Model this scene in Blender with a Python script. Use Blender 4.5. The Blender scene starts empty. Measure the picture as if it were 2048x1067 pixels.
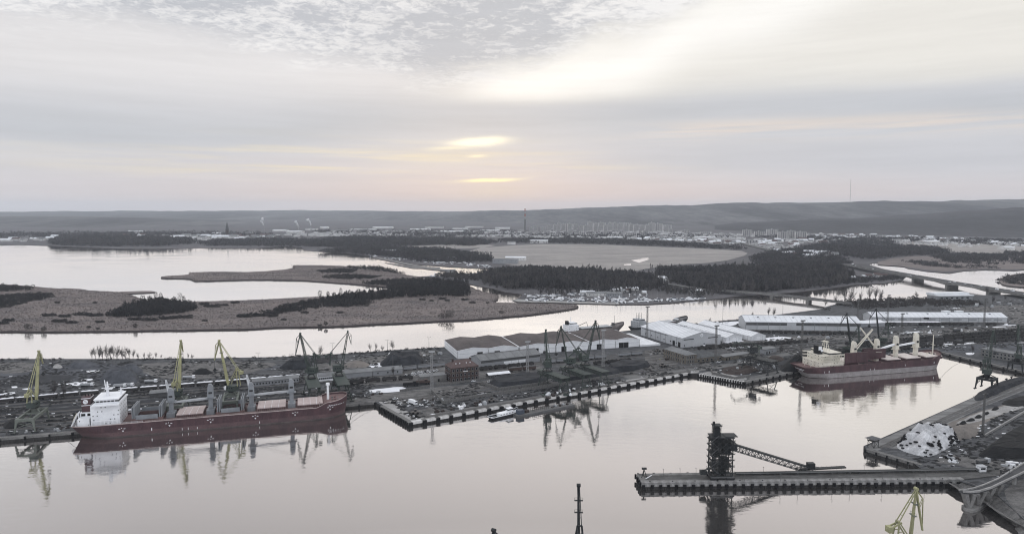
import bpy, math, random
import numpy as np
from mathutils import Vector, Matrix, noise as mnoise
R = math.radians
SC = bpy.context.scene
COL = SC.collection
rnd = random.Random(7)

# ---------------------------------------------------------------- camera
CAM_H = 150.0
FPX, CX, CY = 1365.0, 1024.0, 533.5          # focal length and centre in photograph pixels
PITCH = math.atan((CY - 419.0) / FPX)
cp, sp = math.cos(PITCH), math.sin(PITCH)
cam = bpy.data.cameras.new('camera')
cam.sensor_width = 36.0
cam.lens = 36.0 * FPX / 2048.0
cam.clip_start, cam.clip_end = 1.0, 120000.0
cam_o = bpy.data.objects.new('camera', cam)
COL.objects.link(cam_o)
cam_o.location = (0, 0, CAM_H)
cam_o.rotation_euler = (R(90) - PITCH, 0, 0)
SC.camera = cam_o

# ---------------------------------------------------------------- node helper
class S:
    """a shader socket with arithmetic"""
    nt = None
    def __init__(s, sock): s.s = sock
    @staticmethod
    def m(op, *a, clamp=False):
        n = S.nt.nodes.new('ShaderNodeMath'); n.operation = op; n.use_clamp = clamp
        for i, v in enumerate(a):
            if isinstance(v, S): S.nt.links.new(v.s, n.inputs[i])
            else: n.inputs[i].default_value = v
        return S(n.outputs[0])
    def __add__(a, b): return S.m('ADD', a, b)
    def __radd__(a, b): return S.m('ADD', b, a)
    def __sub__(a, b): return S.m('SUBTRACT', a, b)
    def __rsub__(a, b): return S.m('SUBTRACT', b, a)
    def __mul__(a, b): return S.m('MULTIPLY', a, b)
    def __rmul__(a, b): return S.m('MULTIPLY', b, a)
    def __truediv__(a, b): return S.m('DIVIDE', a, b)
def sstep(x, a, b):
    n = S.nt.nodes.new('ShaderNodeMapRange'); n.interpolation_type = 'SMOOTHSTEP'
    S.nt.links.new(x.s, n.inputs[0])
    for i, v in ((1, a), (2, b)):
        if isinstance(v, S): S.nt.links.new(v.s, n.inputs[i])
        else: n.inputs[i].default_value = v
    n.inputs[3].default_value = 0; n.inputs[4].default_value = 1
    return S(n.outputs[0])
def lin(x, a, b, c, d):
    n = S.nt.nodes.new('ShaderNodeMapRange')
    S.nt.links.new(x.s, n.inputs[0])
    for i, v in ((1, a), (2, b), (3, c), (4, d)): n.inputs[i].default_value = v
    return S(n.outputs[0])
def gauss(x, c, w):
    t = (x - c) / w
    return S.m('POWER', 2.718282, S.m('MULTIPLY', S.m('MULTIPLY', t, t), -1.0))
def comb(x, y, z=0.0):
    n = S.nt.nodes.new('ShaderNodeCombineXYZ')
    for i, v in enumerate((x, y, z)):
        if isinstance(v, S): S.nt.links.new(v.s, n.inputs[i])
        else: n.inputs[i].default_value = v
    return S(n.outputs[0])
def noise(vec, scale, detail=4.0, rough=0.55, dist=0.0, color=False):
    n = S.nt.nodes.new('ShaderNodeTexNoise')
    if vec is not None: S.nt.links.new(vec.s, n.inputs['Vector'])
    n.inputs['Scale'].default_value = scale; n.inputs['Detail'].default_value = detail
    n.inputs['Roughness'].default_value = rough; n.inputs['Distortion'].default_value = dist
    return S(n.outputs['Color' if color else 'Fac'])
def mixc(f, a, b, mode='MIX'):
    n = S.nt.nodes.new('ShaderNodeMix'); n.data_type = 'RGBA'; n.blend_type = mode
    for i, v in ((0, f), (6, a), (7, b)):
        if isinstance(v, S): S.nt.links.new(v.s, n.inputs[i])
        else: n.inputs[i].default_value = v if i == 0 else (*v[:3], 1)
    return S(n.outputs[2])
def curve(x, pts):
    """piecewise smooth function given by (x, y) points"""
    x0, x1 = pts[0][0], pts[-1][0]
    n = S.nt.nodes.new('ShaderNodeValToRGB'); n.color_ramp.interpolation = 'EASE'
    e = n.color_ramp.elements
    while len(e) < len(pts): e.new(0.5)
    ys = [p[1] for p in pts]; lo, hi = min(ys), max(ys)
    for k, (a, b) in enumerate(pts):
        e[k].position = (a - x0) / (x1 - x0); v = (b - lo) / (hi - lo); e[k].color = (v, v, v, 1)
    f = lin(x, x0, x1, 0, 1); S.nt.links.new(f.s, n.inputs[0])
    sep = S.nt.nodes.new('ShaderNodeSeparateColor'); S.nt.links.new(n.outputs[0], sep.inputs[0])
    return lin(S(sep.outputs[0]), 0, 1, lo, hi)
def srgb(r, g, b):
    f = lambda c: (c / 255 / 12.92) if c <= 10 else ((c / 255 + 0.055) / 1.055) ** 2.4
    return (f(r), f(g), f(b))

# ---------------------------------------------------------------- sky
SUN_EL, SUN_AZ = R(5.6), R(-2.7)              # the sun stands low behind the clouds, straight ahead
W = bpy.data.worlds.new('World'); SC.world = W; W.use_nodes = True
nt = W.node_tree; nt.nodes.clear(); S.nt = nt
tc = nt.nodes.new('ShaderNodeTexCoord')
sx = nt.nodes.new('ShaderNodeSeparateXYZ'); nt.links.new(tc.outputs['Generated'], sx.inputs[0])
dx, dy, dz = S(sx.outputs[0]), S(sx.outputs[1]), S(sx.outputs[2])
K = 1365.0
U = S.m('ARCTAN2', dx, dy) * K                # azimuth and elevation in units of 1/1365 rad
V = S.m('ARCSINE', dz) * K
plane = comb(dx / (S.m('MAXIMUM', dz, 0.0) + 0.12), dy / (S.m('MAXIMUM', dz, 0.0) + 0.12), dz)
wob = noise(comb(U * 0.0022, V * 0.006), 1.0, 4) - 0.5
wob2 = noise(comb(U * 0.006, V * 0.03), 1.0, 5) - 0.5
Vw = V + wob * 34.0
Vs = V + wob2 * 16.0
sky = nt.nodes.new('ShaderNodeTexSky'); sky.sky_type = 'NISHITA'; sky.sun_disc = False
sky.sun_elevation = SUN_EL; sky.sun_rotation = SUN_AZ; sky.dust_density = 2.0
clear = mixc(1.0, S(sky.outputs[0]), (0.05, 0.05, 0.05), 'MULTIPLY')
# layered overcast: grey-lilac near the horizon, cream higher up
hor = mixc(sstep(V, 8, 120), srgb(216, 212, 215), srgb(211, 212, 217))
c = mixc(sstep(Vw, 150, 250), hor, srgb(231, 229, 230))
# warm side of the sky
warm = gauss(U, -40.0, 620.0)
c = mixc(warm * sstep(V, 150, 20) * 0.6, c, srgb(221, 208, 205))
# cream sheet in the right half, above 200
cream = sstep(Vw, 190, 222) * sstep(U, -260, 60)
c = mixc(cream, c, srgb(238, 235, 229))
# grey streaks across
band = gauss(Vw - curve(U, [(-950, 128), (-600, 130), (-250, 172), (0, 178), (400, 190), (900, 168)]), 0.0, 40.0)
c = mixc(band * (0.9 + wob * 0.9) * sstep(V, 90, 130), c, srgb(199, 202, 208))
band2 = gauss(Vw - curve(U, [(-900, 60), (0, 110), (500, 92), (900, 80)]), 0.0, 30.0) * sstep(U, 20, 300)
c = mixc(band2 * 0.85, c, srgb(203, 204, 210))
# pink and yellow streaks between them
st = noise(comb(U * 0.0016, V * 0.035), 1.0, 5, 0.6)
strk = sstep(st, 0.45, 0.68)
c = mixc(strk * gauss(V, 88, 34) * gauss(U, -300, 430) * 1.2, c, srgb(240, 229, 203))
c = mixc(sstep(st, 0.40, 0.62) * gauss(V - curve(U, [(0, 132), (450, 150), (900, 142)]), 0.0, 17.0) * sstep(U, 120, 380), c, srgb(229, 219, 212))
c = mixc(gauss(V, 22, 26) * gauss(U, 140, 700) * 0.75, c, srgb(222, 206, 202))
# bright break in the clouds
edge = curve(U, [(-950, 288), (-700, 300), (-520, 282), (-340, 264), (-140, 238), (10, 262), (210, 330), (460, 400), (900, 470)])
lit = gauss(V - curve(U, [(-120, 222), (0, 236), (180, 262), (400, 340), (800, 440)]), 0.0, 54.0) * sstep(U, -150, 0) * sstep(U, 1000, 450)
lit = lit * sstep(Vw, 200, 232)
c = mixc(lit * 0.95, c, (1.04, 1.02, 0.985))
# dappled altocumulus bank overhead
dap = noise(plane, 3.0, 8, 0.60, 0.5)
dap2 = noise(plane, 24.0, 6, 0.64, 0.5)
Vb = V + (dap - 0.5) * 120 + (dap2 - 0.5) * 40
bank = sstep(Vb, edge - 20.0, edge + 46.0)
tex = sstep(dap * 0.62 + dap2 * 0.50, 0.44, 0.66)
dark = gauss(U, -110, 230) * gauss(V, 312, 58)
dark2 = gauss(U, -660, 220) * gauss(V, 372, 40)
tex = S.m('SUBTRACT', tex, dark * 0.62 + dark2 * 0.4, clamp=True)
bankc = mixc(tex, srgb(194, 197, 204), srgb(247, 246, 246))
bankc = mixc(sstep(V, 375, 500), bankc, mixc(S.m('ADD', sstep(U, -900, 150) * 0.85, noise(plane, 1.4, 3, 0.5) * 0.25), (.58, .575, .60), (.95, .905, .895)))
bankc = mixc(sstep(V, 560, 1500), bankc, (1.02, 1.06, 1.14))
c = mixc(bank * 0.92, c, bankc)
# the sun through gaps low down
def spot(c, x, y, w, h, colr, k):
    a = math.atan((x - 1024) / K) * K
    v = 419 - y
    m = gauss(U + wob2 * 30, a, w) * gauss(Vs - (U - a) * 0.05, v, h)
    return mixc(S.m('MULTIPLY', m, k, clamp=True), c, colr)
c = spot(c, 900, 312, 110, 20, srgb(232, 224, 206), 0.45)
c = spot(c, 958, 286, 46, 7, (1.25, 1.18, 0.92), 1.5)
c = spot(c, 900, 299, 40, 4, (1.0, .94, .74), 0.8)
c = spot(c, 952, 315, 16, 3, (1.1, 1.0, .74), 0.8)
c = spot(c, 980, 361, 48, 3.2, (1.2, 1.1, 0.66), 1.5)
c = spot(c, 985, 385, 75, 16, srgb(226, 214, 192), 0.4)
# the whole sheet carries faint wind-drawn streaks
fs = noise(comb(U * 0.003, V * 0.05, U * 0.001), 1.0, 6, 0.65)
k = lin(fs, 0.3, 0.7, 0.98, 1.06)
c = mixc(1.0, c, comb(k, k, k), 'MULTIPLY')
# the eastern half of the overcast, behind the camera, is a bright even blue-white
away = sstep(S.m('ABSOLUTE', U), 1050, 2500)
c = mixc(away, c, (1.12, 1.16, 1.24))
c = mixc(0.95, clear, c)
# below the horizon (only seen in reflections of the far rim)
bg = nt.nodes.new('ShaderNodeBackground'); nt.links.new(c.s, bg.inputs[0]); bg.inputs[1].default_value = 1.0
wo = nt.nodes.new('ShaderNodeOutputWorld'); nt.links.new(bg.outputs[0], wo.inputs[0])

# ---------------------------------------------------------------- sun behind cloud: very soft
sun = bpy.data.lights.new('sun', 'SUN'); sun.energy = 0.5; sun.angle = R(150); sun.color = (1.0, 0.95, 0.88)
sun_o = bpy.data.objects.new('sun', sun); COL.objects.link(sun_o)
sun_o.rotation_euler = (R(90) - SUN_EL, 0, R(180) - SUN_AZ)

SC.view_settings.view_transform = 'Standard'
SC.view_settings.look = 'None'
SC.view_settings.exposure = 0.0
SC.view_settings.gamma = 1.0
SC.view_settings.use_curve_mapping = False
SC.cycles.use_denoising = True
SC.cycles.filter_width = 1.1
SC.cycles.max_bounces = 8
SC.cycles.diffuse_bounces = 2
SC.cycles.glossy_bounces = 3
SC.cycles.volume_bounces = 1
SC.cycles.caustics_reflective = True

# ---------------------------------------------------------------- measuring helpers
def G(px, py, z=0.0):
    """where the photograph's pixel meets the level z"""
    u = (px - CX) / FPX; v = (CY - py) / FPX
    d = (u, cp + sp * v, -sp + cp * v); t = (z - CAM_H) / d[2]
    return Vector((d[0] * t, d[1] * t, z))
def PT(px, py, Y):
    """the point at ground distance Y behind the photograph's pixel"""
    u = (px - CX) / FPX; v = (CY - py) / FPX
    t = Y / (cp + sp * v)
    return Vector((u * t, Y, CAM_H + t * (-sp + cp * v)))
def zat(Y, py): return PT(CX, py, Y).z
def ppm(Y, z=0.0): return FPX / (Y * cp + (CAM_H - z) * sp)

# ---------------------------------------------------------------- mesh helpers
class MB:
    """collects shapes into one mesh"""
    def __init__(s): s.v = []; s.f = []; s.mi = []; s.cm = 0
    def add(s, vs, fs):
        o = len(s.v); s.v.extend([tuple(p) for p in vs])
        for f in fs: s.f.append(tuple(i + o for i in f)); s.mi.append(s.cm)
        return s
    def box(s, x0, x1, y0, y1, z0, z1):
        return s.add([(x0, y0, z0), (x1, y0, z0), (x1, y1, z0), (x0, y1, z0), (x0, y0, z1), (x1, y0, z1), (x1, y1, z1), (x0, y1, z1)],
                     [(0, 3, 2, 1), (4, 5, 6, 7), (0, 1, 5, 4), (1, 2, 6, 5), (2, 3, 7, 6), (3, 0, 4, 7)])
    def bar(s, p, q, w, h=None):
        p, q = Vector(p), Vector(q); h = h or w
        d = q - p
        if d.length < 1e-6: return s
        d.normalize()
        a = d.cross(Vector((0, 0, 1)))
        if a.length < 1e-3: a = Vector((1, 0, 0))
        a.normalize(); b = a.cross(d); a = a * (w / 2); b = b * (h / 2)
        vs = [p - a - b, p + a - b, p + a + b, p - a + b, q - a - b, q + a - b, q + a + b, q - a + b]
        return s.add(vs, [(0, 3, 2, 1), (4, 5, 6, 7), (0, 1, 5, 4), (1, 2, 6, 5), (2, 3, 7, 6), (3, 0, 4, 7)])
    def tube(s, p, q, r1, r2=None, n=8):
        p, q = Vector(p), Vector(q); r2 = r1 if r2 is None else r2
        d = (q - p).normalized(); a = d.cross(Vector((0, 0, 1)))
        if a.length < 1e-3: a = Vector((1, 0, 0))
        a.normalize(); b = a.cross(d); vs = []
        for c, r in ((p, r1), (q, r2)):
            for k in range(n):
                t = 2 * math.pi * k / n; vs.append(c + a * (r * math.cos(t)) + b * (r * math.sin(t)))
        fs = [(k, (k + 1) % n, n + (k + 1) % n, n + k) for k in range(n)]
        return s.add(vs, fs + [tuple(range(n - 1, -1, -1)), tuple(range(n, 2 * n))])
    def prism(s, poly, z0, z1):
        n = len(poly)
        vs = [(p[0], p[1], z0) for p in poly] + [(p[0], p[1], z1) for p in poly]
        ar = sum(poly[i][0] * poly[(i + 1) % n][1] - poly[(i + 1) % n][0] * poly[i][1] for i in range(n))
        fs = [(i, (i + 1) % n, n + (i + 1) % n, n + i) for i in range(n)] + [tuple(range(n - 1, -1, -1)), tuple(range(n, 2 * n))]
        if ar < 0: fs = [f[::-1] for f in fs]
        return s.add(vs, fs)
    def loft(s, rings, close=True, caps=True):
        n = len(rings[0]); vs = [p for r in rings for p in r]; fs = []
        for k in range(len(rings) - 1):
            for i in range(n if close else n - 1):
                j = (i + 1) % n; fs.append((k * n + i, k * n + j, (k + 1) * n + j, (k + 1) * n + i))
        if caps: fs += [tuple(range(n - 1, -1, -1)), tuple(range((len(rings) - 1) * n, len(rings) * n))]
        return s.add(vs, fs)
    def quad(s, a, b, c, d): return s.add([a, b, c, d], [(0, 1, 2, 3)])
    def extrude_profile(s, prof, x0, x1):
        """profile of (y, z) points swept along x"""
        n = len(prof)
        vs = [(x0, y, z) for y, z in prof] + [(x1, y, z) for y, z in prof]
        fs = [(i, (i + 1) % n, n + (i + 1) % n, n + i) for i in range(n)]
        return s.add(vs, fs + [tuple(range(n - 1, -1, -1)), tuple(range(n, 2 * n))])
    def truss(s, p, q, w, h, n, t, w2=None, h2=None, up=(0, 0, 1)):
        """a lattice box girder from p to q"""
        p, q = Vector(p), Vector(q); d = (q - p).normalized(); up = Vector(up)
        a = d.cross(up)
        if a.length < 1e-3: a = d.cross(Vector((0, 1, 0)))
        a.normalize(); b = a.cross(d)
        w2 = w if w2 is None else w2; h2 = h if h2 is None else h2
        def cor(k):
            f = k / n; c = p.lerp(q, f); ww = (w + (w2 - w) * f) / 2; hh = (h + (h2 - h) * f) / 2
            return [c - a * ww - b * hh, c + a * ww - b * hh, c + a * ww + b * hh, c - a * ww + b * hh]
        for i in range(4): s.bar(cor(0)[i], cor(n)[i], t)
        for k in range(n):
            A, B = cor(k), cor(k + 1)
            for i in range(4):
                j = (i + 1) % 4
                s.bar(A[i], B[j], t * .6) if k % 2 else s.bar(A[j], B[i], t * .6)
                s.bar(B[i], B[j], t * .6)
        return s
    def mesh(s, name, mats):
        me = bpy.data.meshes.new(name); me.from_pydata(s.v, [], s.f)
        for m in (mats if isinstance(mats, (list, tuple)) else [mats]): me.materials.append(m)
        if max(s.mi, default=0) > 0: me.polygons.foreach_set('material_index', s.mi)
        me.update(); return me
    def build(s, name, mats, parent=None, loc=None, rz=0.0, fix=False):
        me = s.mesh(name, mats)
        o = bpy.data.objects.new(name, me); COL.objects.link(o)
        if parent is not None: o.parent = parent
        if loc is not None: o.location = loc
        if rz: o.rotation_euler = (0, 0, rz)
        return o
def tag(o, label=None, cat=None, group=None, kind=None):
    if label: o['label'] = label
    if cat: o['category'] = cat
    if group: o['group'] = group
    if kind: o['kind'] = kind
    return o
def thing(name, label, cat, loc=(0, 0, 0), rz=0.0, group=None):
    o = bpy.data.objects.new(name, None); COL.objects.link(o); o.empty_display_size = 1
    o.location = loc; o.rotation_euler = (0, 0, rz)
    return tag(o, label, cat, group)
def place(me, name, parent=None, loc=None, rz=0.0, scale=None):
    o = bpy.data.objects.new(name, me); COL.objects.link(o)
    if parent is not None: o.parent = parent
    if loc is not None: o.location = loc
    if rz: o.rotation_euler = (0, 0, rz)
    if scale is not None: o.scale = scale if hasattr(scale, '__len__') else (scale,) * 3
    return o
KIDS = {}
def dup(root, loc, rz, label=None, group=None, scale=None):
    """a copy of a thing with copies of its parts and sub-parts"""
    r = root.copy(); COL.objects.link(r); r.location = loc; r.rotation_euler = (0, 0, rz)
    if label: r['label'] = label
    if group: r['group'] = group
    if scale is not None: r.scale = scale if hasattr(scale, '__len__') else (scale,) * 3
    if root.name not in KIDS: KIDS[root.name] = [(c, list(c.children)) for c in root.children]
    for ch, gs in KIDS[root.name]:
        k = ch.copy(); COL.objects.link(k); k.parent = r
        for g in gs:
            d = g.copy(); COL.objects.link(d); d.parent = k
    return r
def np_mesh(name, V_, F_, mat, nv=3):
    """a mesh from numpy arrays of equal-sided faces"""
    me = bpy.data.meshes.new(name); nf = len(F_)
    me.vertices.add(len(V_)); me.vertices.foreach_set('co', np.ascontiguousarray(V_, dtype=np.float32).ravel())
    me.loops.add(nf * nv); me.loops.foreach_set('vertex_index', np.ascontiguousarray(F_, dtype=np.int32).ravel())
    me.polygons.add(nf); me.polygons.foreach_set('loop_start', np.arange(0, nf * nv, nv, dtype=np.int32))
    me.materials.append(mat); me.update(calc_edges=True)
    return me
def fbm(x, y, s, oct=4):
    return mnoise.fractal(Vector((x * s, y * s, 3.7)), 1.0, 2.0, oct)
def inpoly(x, y, poly):
    r = False; n = len(poly); j = n - 1
    for i in range(n):
        xi, yi = poly[i][0], poly[i][1]; xj, yj = poly[j][0], poly[j][1]
        if (yi > y) != (yj > y) and x < (xj - xi) * (y - yi) / (yj - yi) + xi: r = not r
        j = i
    return r
# ---------------------------------------------------------------- materials
MATS = {}
def mat(name, col, rough=0.8, metal=0.0, var=0.25, sc=0.6, col2=None, fine=0.0, spec=0.25, stretch=None, rot=0.0, obj=False):
    """paint, stone or soil: a base colour broken up by two scales of noise"""
    if name in MATS: return MATS[name]
    m = bpy.data.materials.new(name); m.use_nodes = True; MATS[name] = m
    nt = m.node_tree; S.nt = nt; b = nt.nodes['Principled BSDF']
    tc = nt.nodes.new('ShaderNodeTexCoord'); v = S(tc.outputs['Object'])
    if stretch:
        mp = nt.nodes.new('ShaderNodeMapping'); nt.links.new(v.s, mp.inputs[0])
        mp.inputs['Rotation'].default_value = (0, 0, rot); mp.inputs['Scale'].default_value = stretch; v = S(mp.outputs[0])
    n1 = noise(v, sc * 0.25, 6, 0.62); n2 = noise(v, sc * 2.2, 4, 0.6)
    f = sstep(n1 * 0.62 + n2 * 0.38, 0.36, 0.66)
    c2 = col2 or tuple(x * (1 - var) for x in col)
    c = mixc(f, c2, col)
    if fine:
        n3 = noise(v, sc * 9, 3, 0.7)
        k = lin(n3, 0.3, 0.7, 1 - fine, 1 + fine)
        c = mixc(1.0, c, comb(k, k, k), 'MULTIPLY')
    nt.links.new(c.s, b.inputs['Base Color'])
    b.inputs['Roughness'].default_value = rough; b.inputs['Metallic'].default_value = metal
    b.inputs['Specular IOR Level'].default_value = spec
    return m
def water_mat():
    m = bpy.data.materials.new('water'); m.use_nodes = True
    nt = m.node_tree; S.nt = nt; nt.nodes.clear()
    geo = nt.nodes.new('ShaderNodeNewGeometry'); p = S(geo.outputs['Position'])
    def mp(sx_, sy_, r):
        n = nt.nodes.new('ShaderNodeMapping'); nt.links.new(p.s, n.inputs[0]); n.inputs['Scale'].default_value = (sx_, sy_, 1); n.inputs['Rotation'].default_value = (0, 0, r); return S(n.outputs[0])
    w1 = noise(mp(.10, .22, .2), 1.0, 3, 0.55); w2 = noise(mp(.5, 1.1, -.1), 1.0, 3, 0.6); calm = noise(mp(.006, .012, .4), 1.0, 3, .5)
    h = w1 * 1.0 + w2 * 0.16
    k = sstep(calm, 0.40, 0.62)
    bump = nt.nodes.new('ShaderNodeBump'); nt.links.new(h.s, bump.inputs['Height'])
    st = lin(k, 0, 1, 0.05, 0.15); nt.links.new(st.s, bump.inputs['Strength']); bump.inputs['Distance'].default_value = 1.0
    gl = nt.nodes.new('ShaderNodeBsdfGlossy'); rg = lin(k, 0, 1, 0.02, 0.085); nt.links.new(rg.s, gl.inputs['Roughness']); gl.inputs['Color'].default_value = (.985, .955, .945, 1)
    df = nt.nodes.new('ShaderNodeBsdfDiffuse'); df.inputs['Color'].default_value = (.045, .043, .042, 1)
    nt.links.new(bump.outputs[0], gl.inputs['Normal'])
    lw = nt.nodes.new('ShaderNodeLayerWeight'); lw.inputs[0].default_value = 0.5
    f = lin(S(lw.outputs['Facing']), 0.575, 0.88, 0.43, 0.96)
    mx = nt.nodes.new('ShaderNodeMixShader'); nt.links.new(f.s, mx.inputs[0]); nt.links.new(df.outputs[0], mx.inputs[1]); nt.links.new(gl.outputs[0], mx.inputs[2])
    o = nt.nodes.new('ShaderNodeOutputMaterial'); nt.links.new(mx.outputs[0], o.inputs[0])
    return m
M_water = water_mat()
M_yard = mat('yard ground', (.115, .117, .122), 0.95, sc=.6, col2=(.022, .023, .027), fine=.55, stretch=(1, 2.6, 1), rot=R(-18))
M_dirt = mat('bare earth', (.175, .17, .166), 0.95, sc=.5, col2=(.06, .058, .058), fine=.45, stretch=(1, 2.2, 1), rot=R(-14))
M_conc = mat('concrete', (.36, .355, .35), 0.85, sc=.5, col2=(.22, .215, .21), fine=.12)
M_concd = mat('old concrete', (.22, .215, .21), 0.9, sc=.5, col2=(.11, .108, .105), fine=.2)
M_capst = mat('quay coping', (.70, .69, .68), 0.85, sc=1.2, col2=(.42, .41, .40), fine=.15)
M_pierc = mat('weathered pier beam', (.34, .335, .33), 0.9, sc=1.4, col2=(.15, .147, .145), fine=.3)
M_streak = mat('worn quay slabs', (.24, .237, .235), 0.9, sc=.6, col2=(.11, .109, .108), fine=.3, stretch=(.16, 1.6, 1), rot=R(-36))
M_rubber = mat('fender rubber', (.012, .012, .014), 0.8, sc=1)
M_sheet = mat('sheet piling', (.05, .048, .047), 0.8, sc=1, col2=(.025, .024, .024))
M_asph = mat('asphalt', (.085, .085, .088), 0.9, sc=.3, col2=(.055, .055, .058), fine=.15)
M_road = mat('quay road', (.16, .158, .155), 0.9, sc=.3, col2=(.10, .10, .10), fine=.15)
M_rail = mat('rail steel', (.19, .175, .165), 0.5, metal=.6, sc=1)
M_ballast = mat('track ballast', (.16, .158, .158), 0.95, sc=.9, col2=(.085, .084, .084), fine=.3)
M_coal = mat('coal', (.010, .0105, .012), 0.8, sc=.5, col2=(.005, .005, .006), fine=.4)
M_coke = mat('pet coke', (.034, .036, .042), 0.85, sc=.6, col2=(.014, .015, .018), fine=.45)
M_slag = mat('grey slag', (.095, .099, .112), 0.95, sc=.5, col2=(.04, .043, .05), fine=.45)
M_sand = mat('sand', (.20, .18, .163), 0.95, sc=.5, col2=(.12, .11, .104), fine=.15)
M_snow = mat('snow', (.80, .81, .84), 0.8, sc=.6, col2=(.66, .67, .7), fine=.05)
M_reed = mat('reeds', (.195, .165, .155), 0.95, sc=.045, col2=(.105, .092, .092), fine=.3, stretch=(1, 2.4, 1))
M_reedd = mat('reed edge', (.06, .053, .054), 0.95, sc=.2)
M_field = mat('meadow', (.32, .298, .28), 0.95, sc=.02, col2=(.20, .188, .182), fine=.16, stretch=(1, 3, 1))
M_land = mat('far land', (.115, .11, .115), 0.95, sc=.012, col2=(.055, .054, .06), fine=.3, stretch=(1, 2.4, 1))
M_bark = mat('bark', (.055, .048, .045), 0.9, sc=1)
M_twig = mat('winter twigs', (.085, .077, .075), 0.95, sc=.25, col2=(.045, .041, .042))
M_wood = mat('far woodland', (.085, .08, .082), 0.95, sc=.09, col2=(.032, .031, .035), fine=.35)
M_nearhill = mat('near wooded hill', (.040, .039, .044), 0.95, sc=.01, col2=(.014, .014, .018), fine=.5, stretch=(.6, .2, 1))  # darker than the far hills: their difference in haze put into the colour
M_townroof = mat('mixed town roofs', (.48, .48, .49), 0.85, sc=.04, col2=(.16, .155, .155))
M_hill = mat('wooded hill', (.125, .123, .125), 0.95, sc=.008, col2=(.018, .018, .022), fine=.3, stretch=(.5, .10, 1))
M_thick = mat('willow thicket', (.058, .055, .056), 0.95, sc=.35, col2=(.022, .022, .025))
M_pine = mat('dark conifer', (.026, .029, .027), 0.95, sc=.3)
M_white = mat('white paint', (.84, .85, .87), 0.45, sc=.5, col2=(.72, .73, .755), fine=.03)
M_roofw = mat('pale roof sheet', (.70, .715, .74), 0.6, sc=.12, col2=(.58, .595, .62), fine=.04)
M_wallw = mat('pale cladding', (.50, .51, .53), 0.6, sc=.2, col2=(.41, .42, .44), fine=.04)
M_wallg = mat('grey cladding', (.30, .31, .325), 0.65, sc=.2, col2=(.24, .245, .26), fine=.05)
M_tarpd = mat('dirty tarpaulin', (.60, .605, .62), 0.7, sc=.6, col2=(.30, .30, .31), fine=.2)
M_tarpw = mat('white tarpaulin', (.76, .77, .79), 0.6, sc=.8, col2=(.6, .61, .63))
M_roofg = mat('grey felt roof', (.20, .205, .21), 0.8, sc=.3, col2=(.135, .138, .142), fine=.12)
M_roofd = mat('dark felt roof', (.085, .087, .09), 0.8, sc=.3, col2=(.055, .056, .06), fine=.12)
M_roofb = mat('brown membrane roof', (.10, .085, .083), 0.8, sc=.12, col2=(.06, .052, .052), fine=.25)
M_brick = mat('brick', (.082, .058, .054), 0.9, sc=1.2, col2=(.052, .039, .037), fine=.15)
M_brickt = mat('red tile', (.115, .082, .079), 0.85, sc=.9, col2=(.08, .058, .057), fine=.15)
M_bricky = mat('dun brick', (.17, .15, .125), 0.9, sc=.8, col2=(.11, .098, .085), fine=.2)
M_glass = mat('dark window', (.02, .022, .026), 0.15, sc=1, spec=.6)
M_black = mat('black paint', (.015, .015, .017), 0.6, sc=1)
M_maroon = mat('maroon hull paint', (.088, .048, .053), 0.6, sc=.9, col2=(.050, .028, .033), fine=.35, stretch=(1, 1, .14))
M_maroonl = mat('red boot top', (.125, .075, .078), 0.65, sc=.5, col2=(.075, .05, .054), fine=.3)
M_foul = mat('waterline fouling', (.115, .092, .09), 0.8, sc=.6, col2=(.06, .05, .05), fine=.25)
M_deckr = mat('deck red', (.20, .13, .125), 0.8, sc=.5, col2=(.115, .075, .072), fine=.15)
M_hatch = mat('hatch cover', (.52, .44, .425), 0.65, sc=.3, col2=(.40, .325, .31), fine=.06)
M_hatchc = mat('cream hatch cover', (.66, .60, .57), 0.65, sc=.3, col2=(.5, .44, .41), fine=.06)
M_hullg = mat('grey waterline', (.31, .29, .29), 0.7, sc=.6, col2=(.2, .185, .185), fine=.2)
M_cream = mat('cream paint', (.74, .70, .61), 0.5, sc=.4, col2=(.58, .545, .47), fine=.05)
M_grey = mat('grey steel', (.25, .265, .285), 0.55, sc=.5, col2=(.19, .2, .215), fine=.06)
M_greyl = mat('light grey steel', (.42, .435, .455), 0.55, sc=.5, col2=(.33, .34, .355), fine=.06)
M_greyd = mat('dark grey steel', (.11, .112, .115), 0.6, sc=.5, col2=(.07, .07, .073), fine=.1)
M_yel = mat('faded yellow', (.37, .36, .20), 0.55, sc=.3, col2=(.26, .255, .15), fine=.08)
M_gcr = mat('dull green crane', (.062, .078, .070), 0.6, sc=.4, col2=(.04, .05, .046), fine=.1)
M_gcrl = mat('pale green crane', (.16, .175, .155), 0.6, sc=.4, col2=(.11, .122, .108), fine=.1)
M_dkcr = mat('dark crane', (.028, .031, .033), 0.6, sc=.5)
M_rust = mat('rusty steel', (.058, .044, .040), 0.85, sc=.8, col2=(.032, .026, .025), fine=.15)
M_wag = mat('wagon body', (.062, .058, .058), 0.75, sc=.5, col2=(.04, .038, .039), fine=.1)
M_wagb = mat('brown wagon', (.105, .075, .068), 0.75, sc=.5, col2=(.07, .052, .048), fine=.1)
M_mast = mat('galvanised mast', (.33, .33, .335), 0.5, sc=1)
M_mastd = mat('weathered mast', (.13, .128, .125), 0.6, sc=1)
M_redw = mat('red paint', (.32, .08, .06), 0.5, sc=1)
M_pierd = mat('worn pier deck', (.125, .123, .12), 0.9, sc=.9, col2=(.055, .054, .053), fine=.35, stretch=(.5, 1.4, 1))
M_blue = mat('blue paint', (.065, .078, .105), 0.5, sc=1)
M_house = mat('pale render', (.74, .73, .72), 0.85, sc=.2, col2=(.45, .445, .44))
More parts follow.
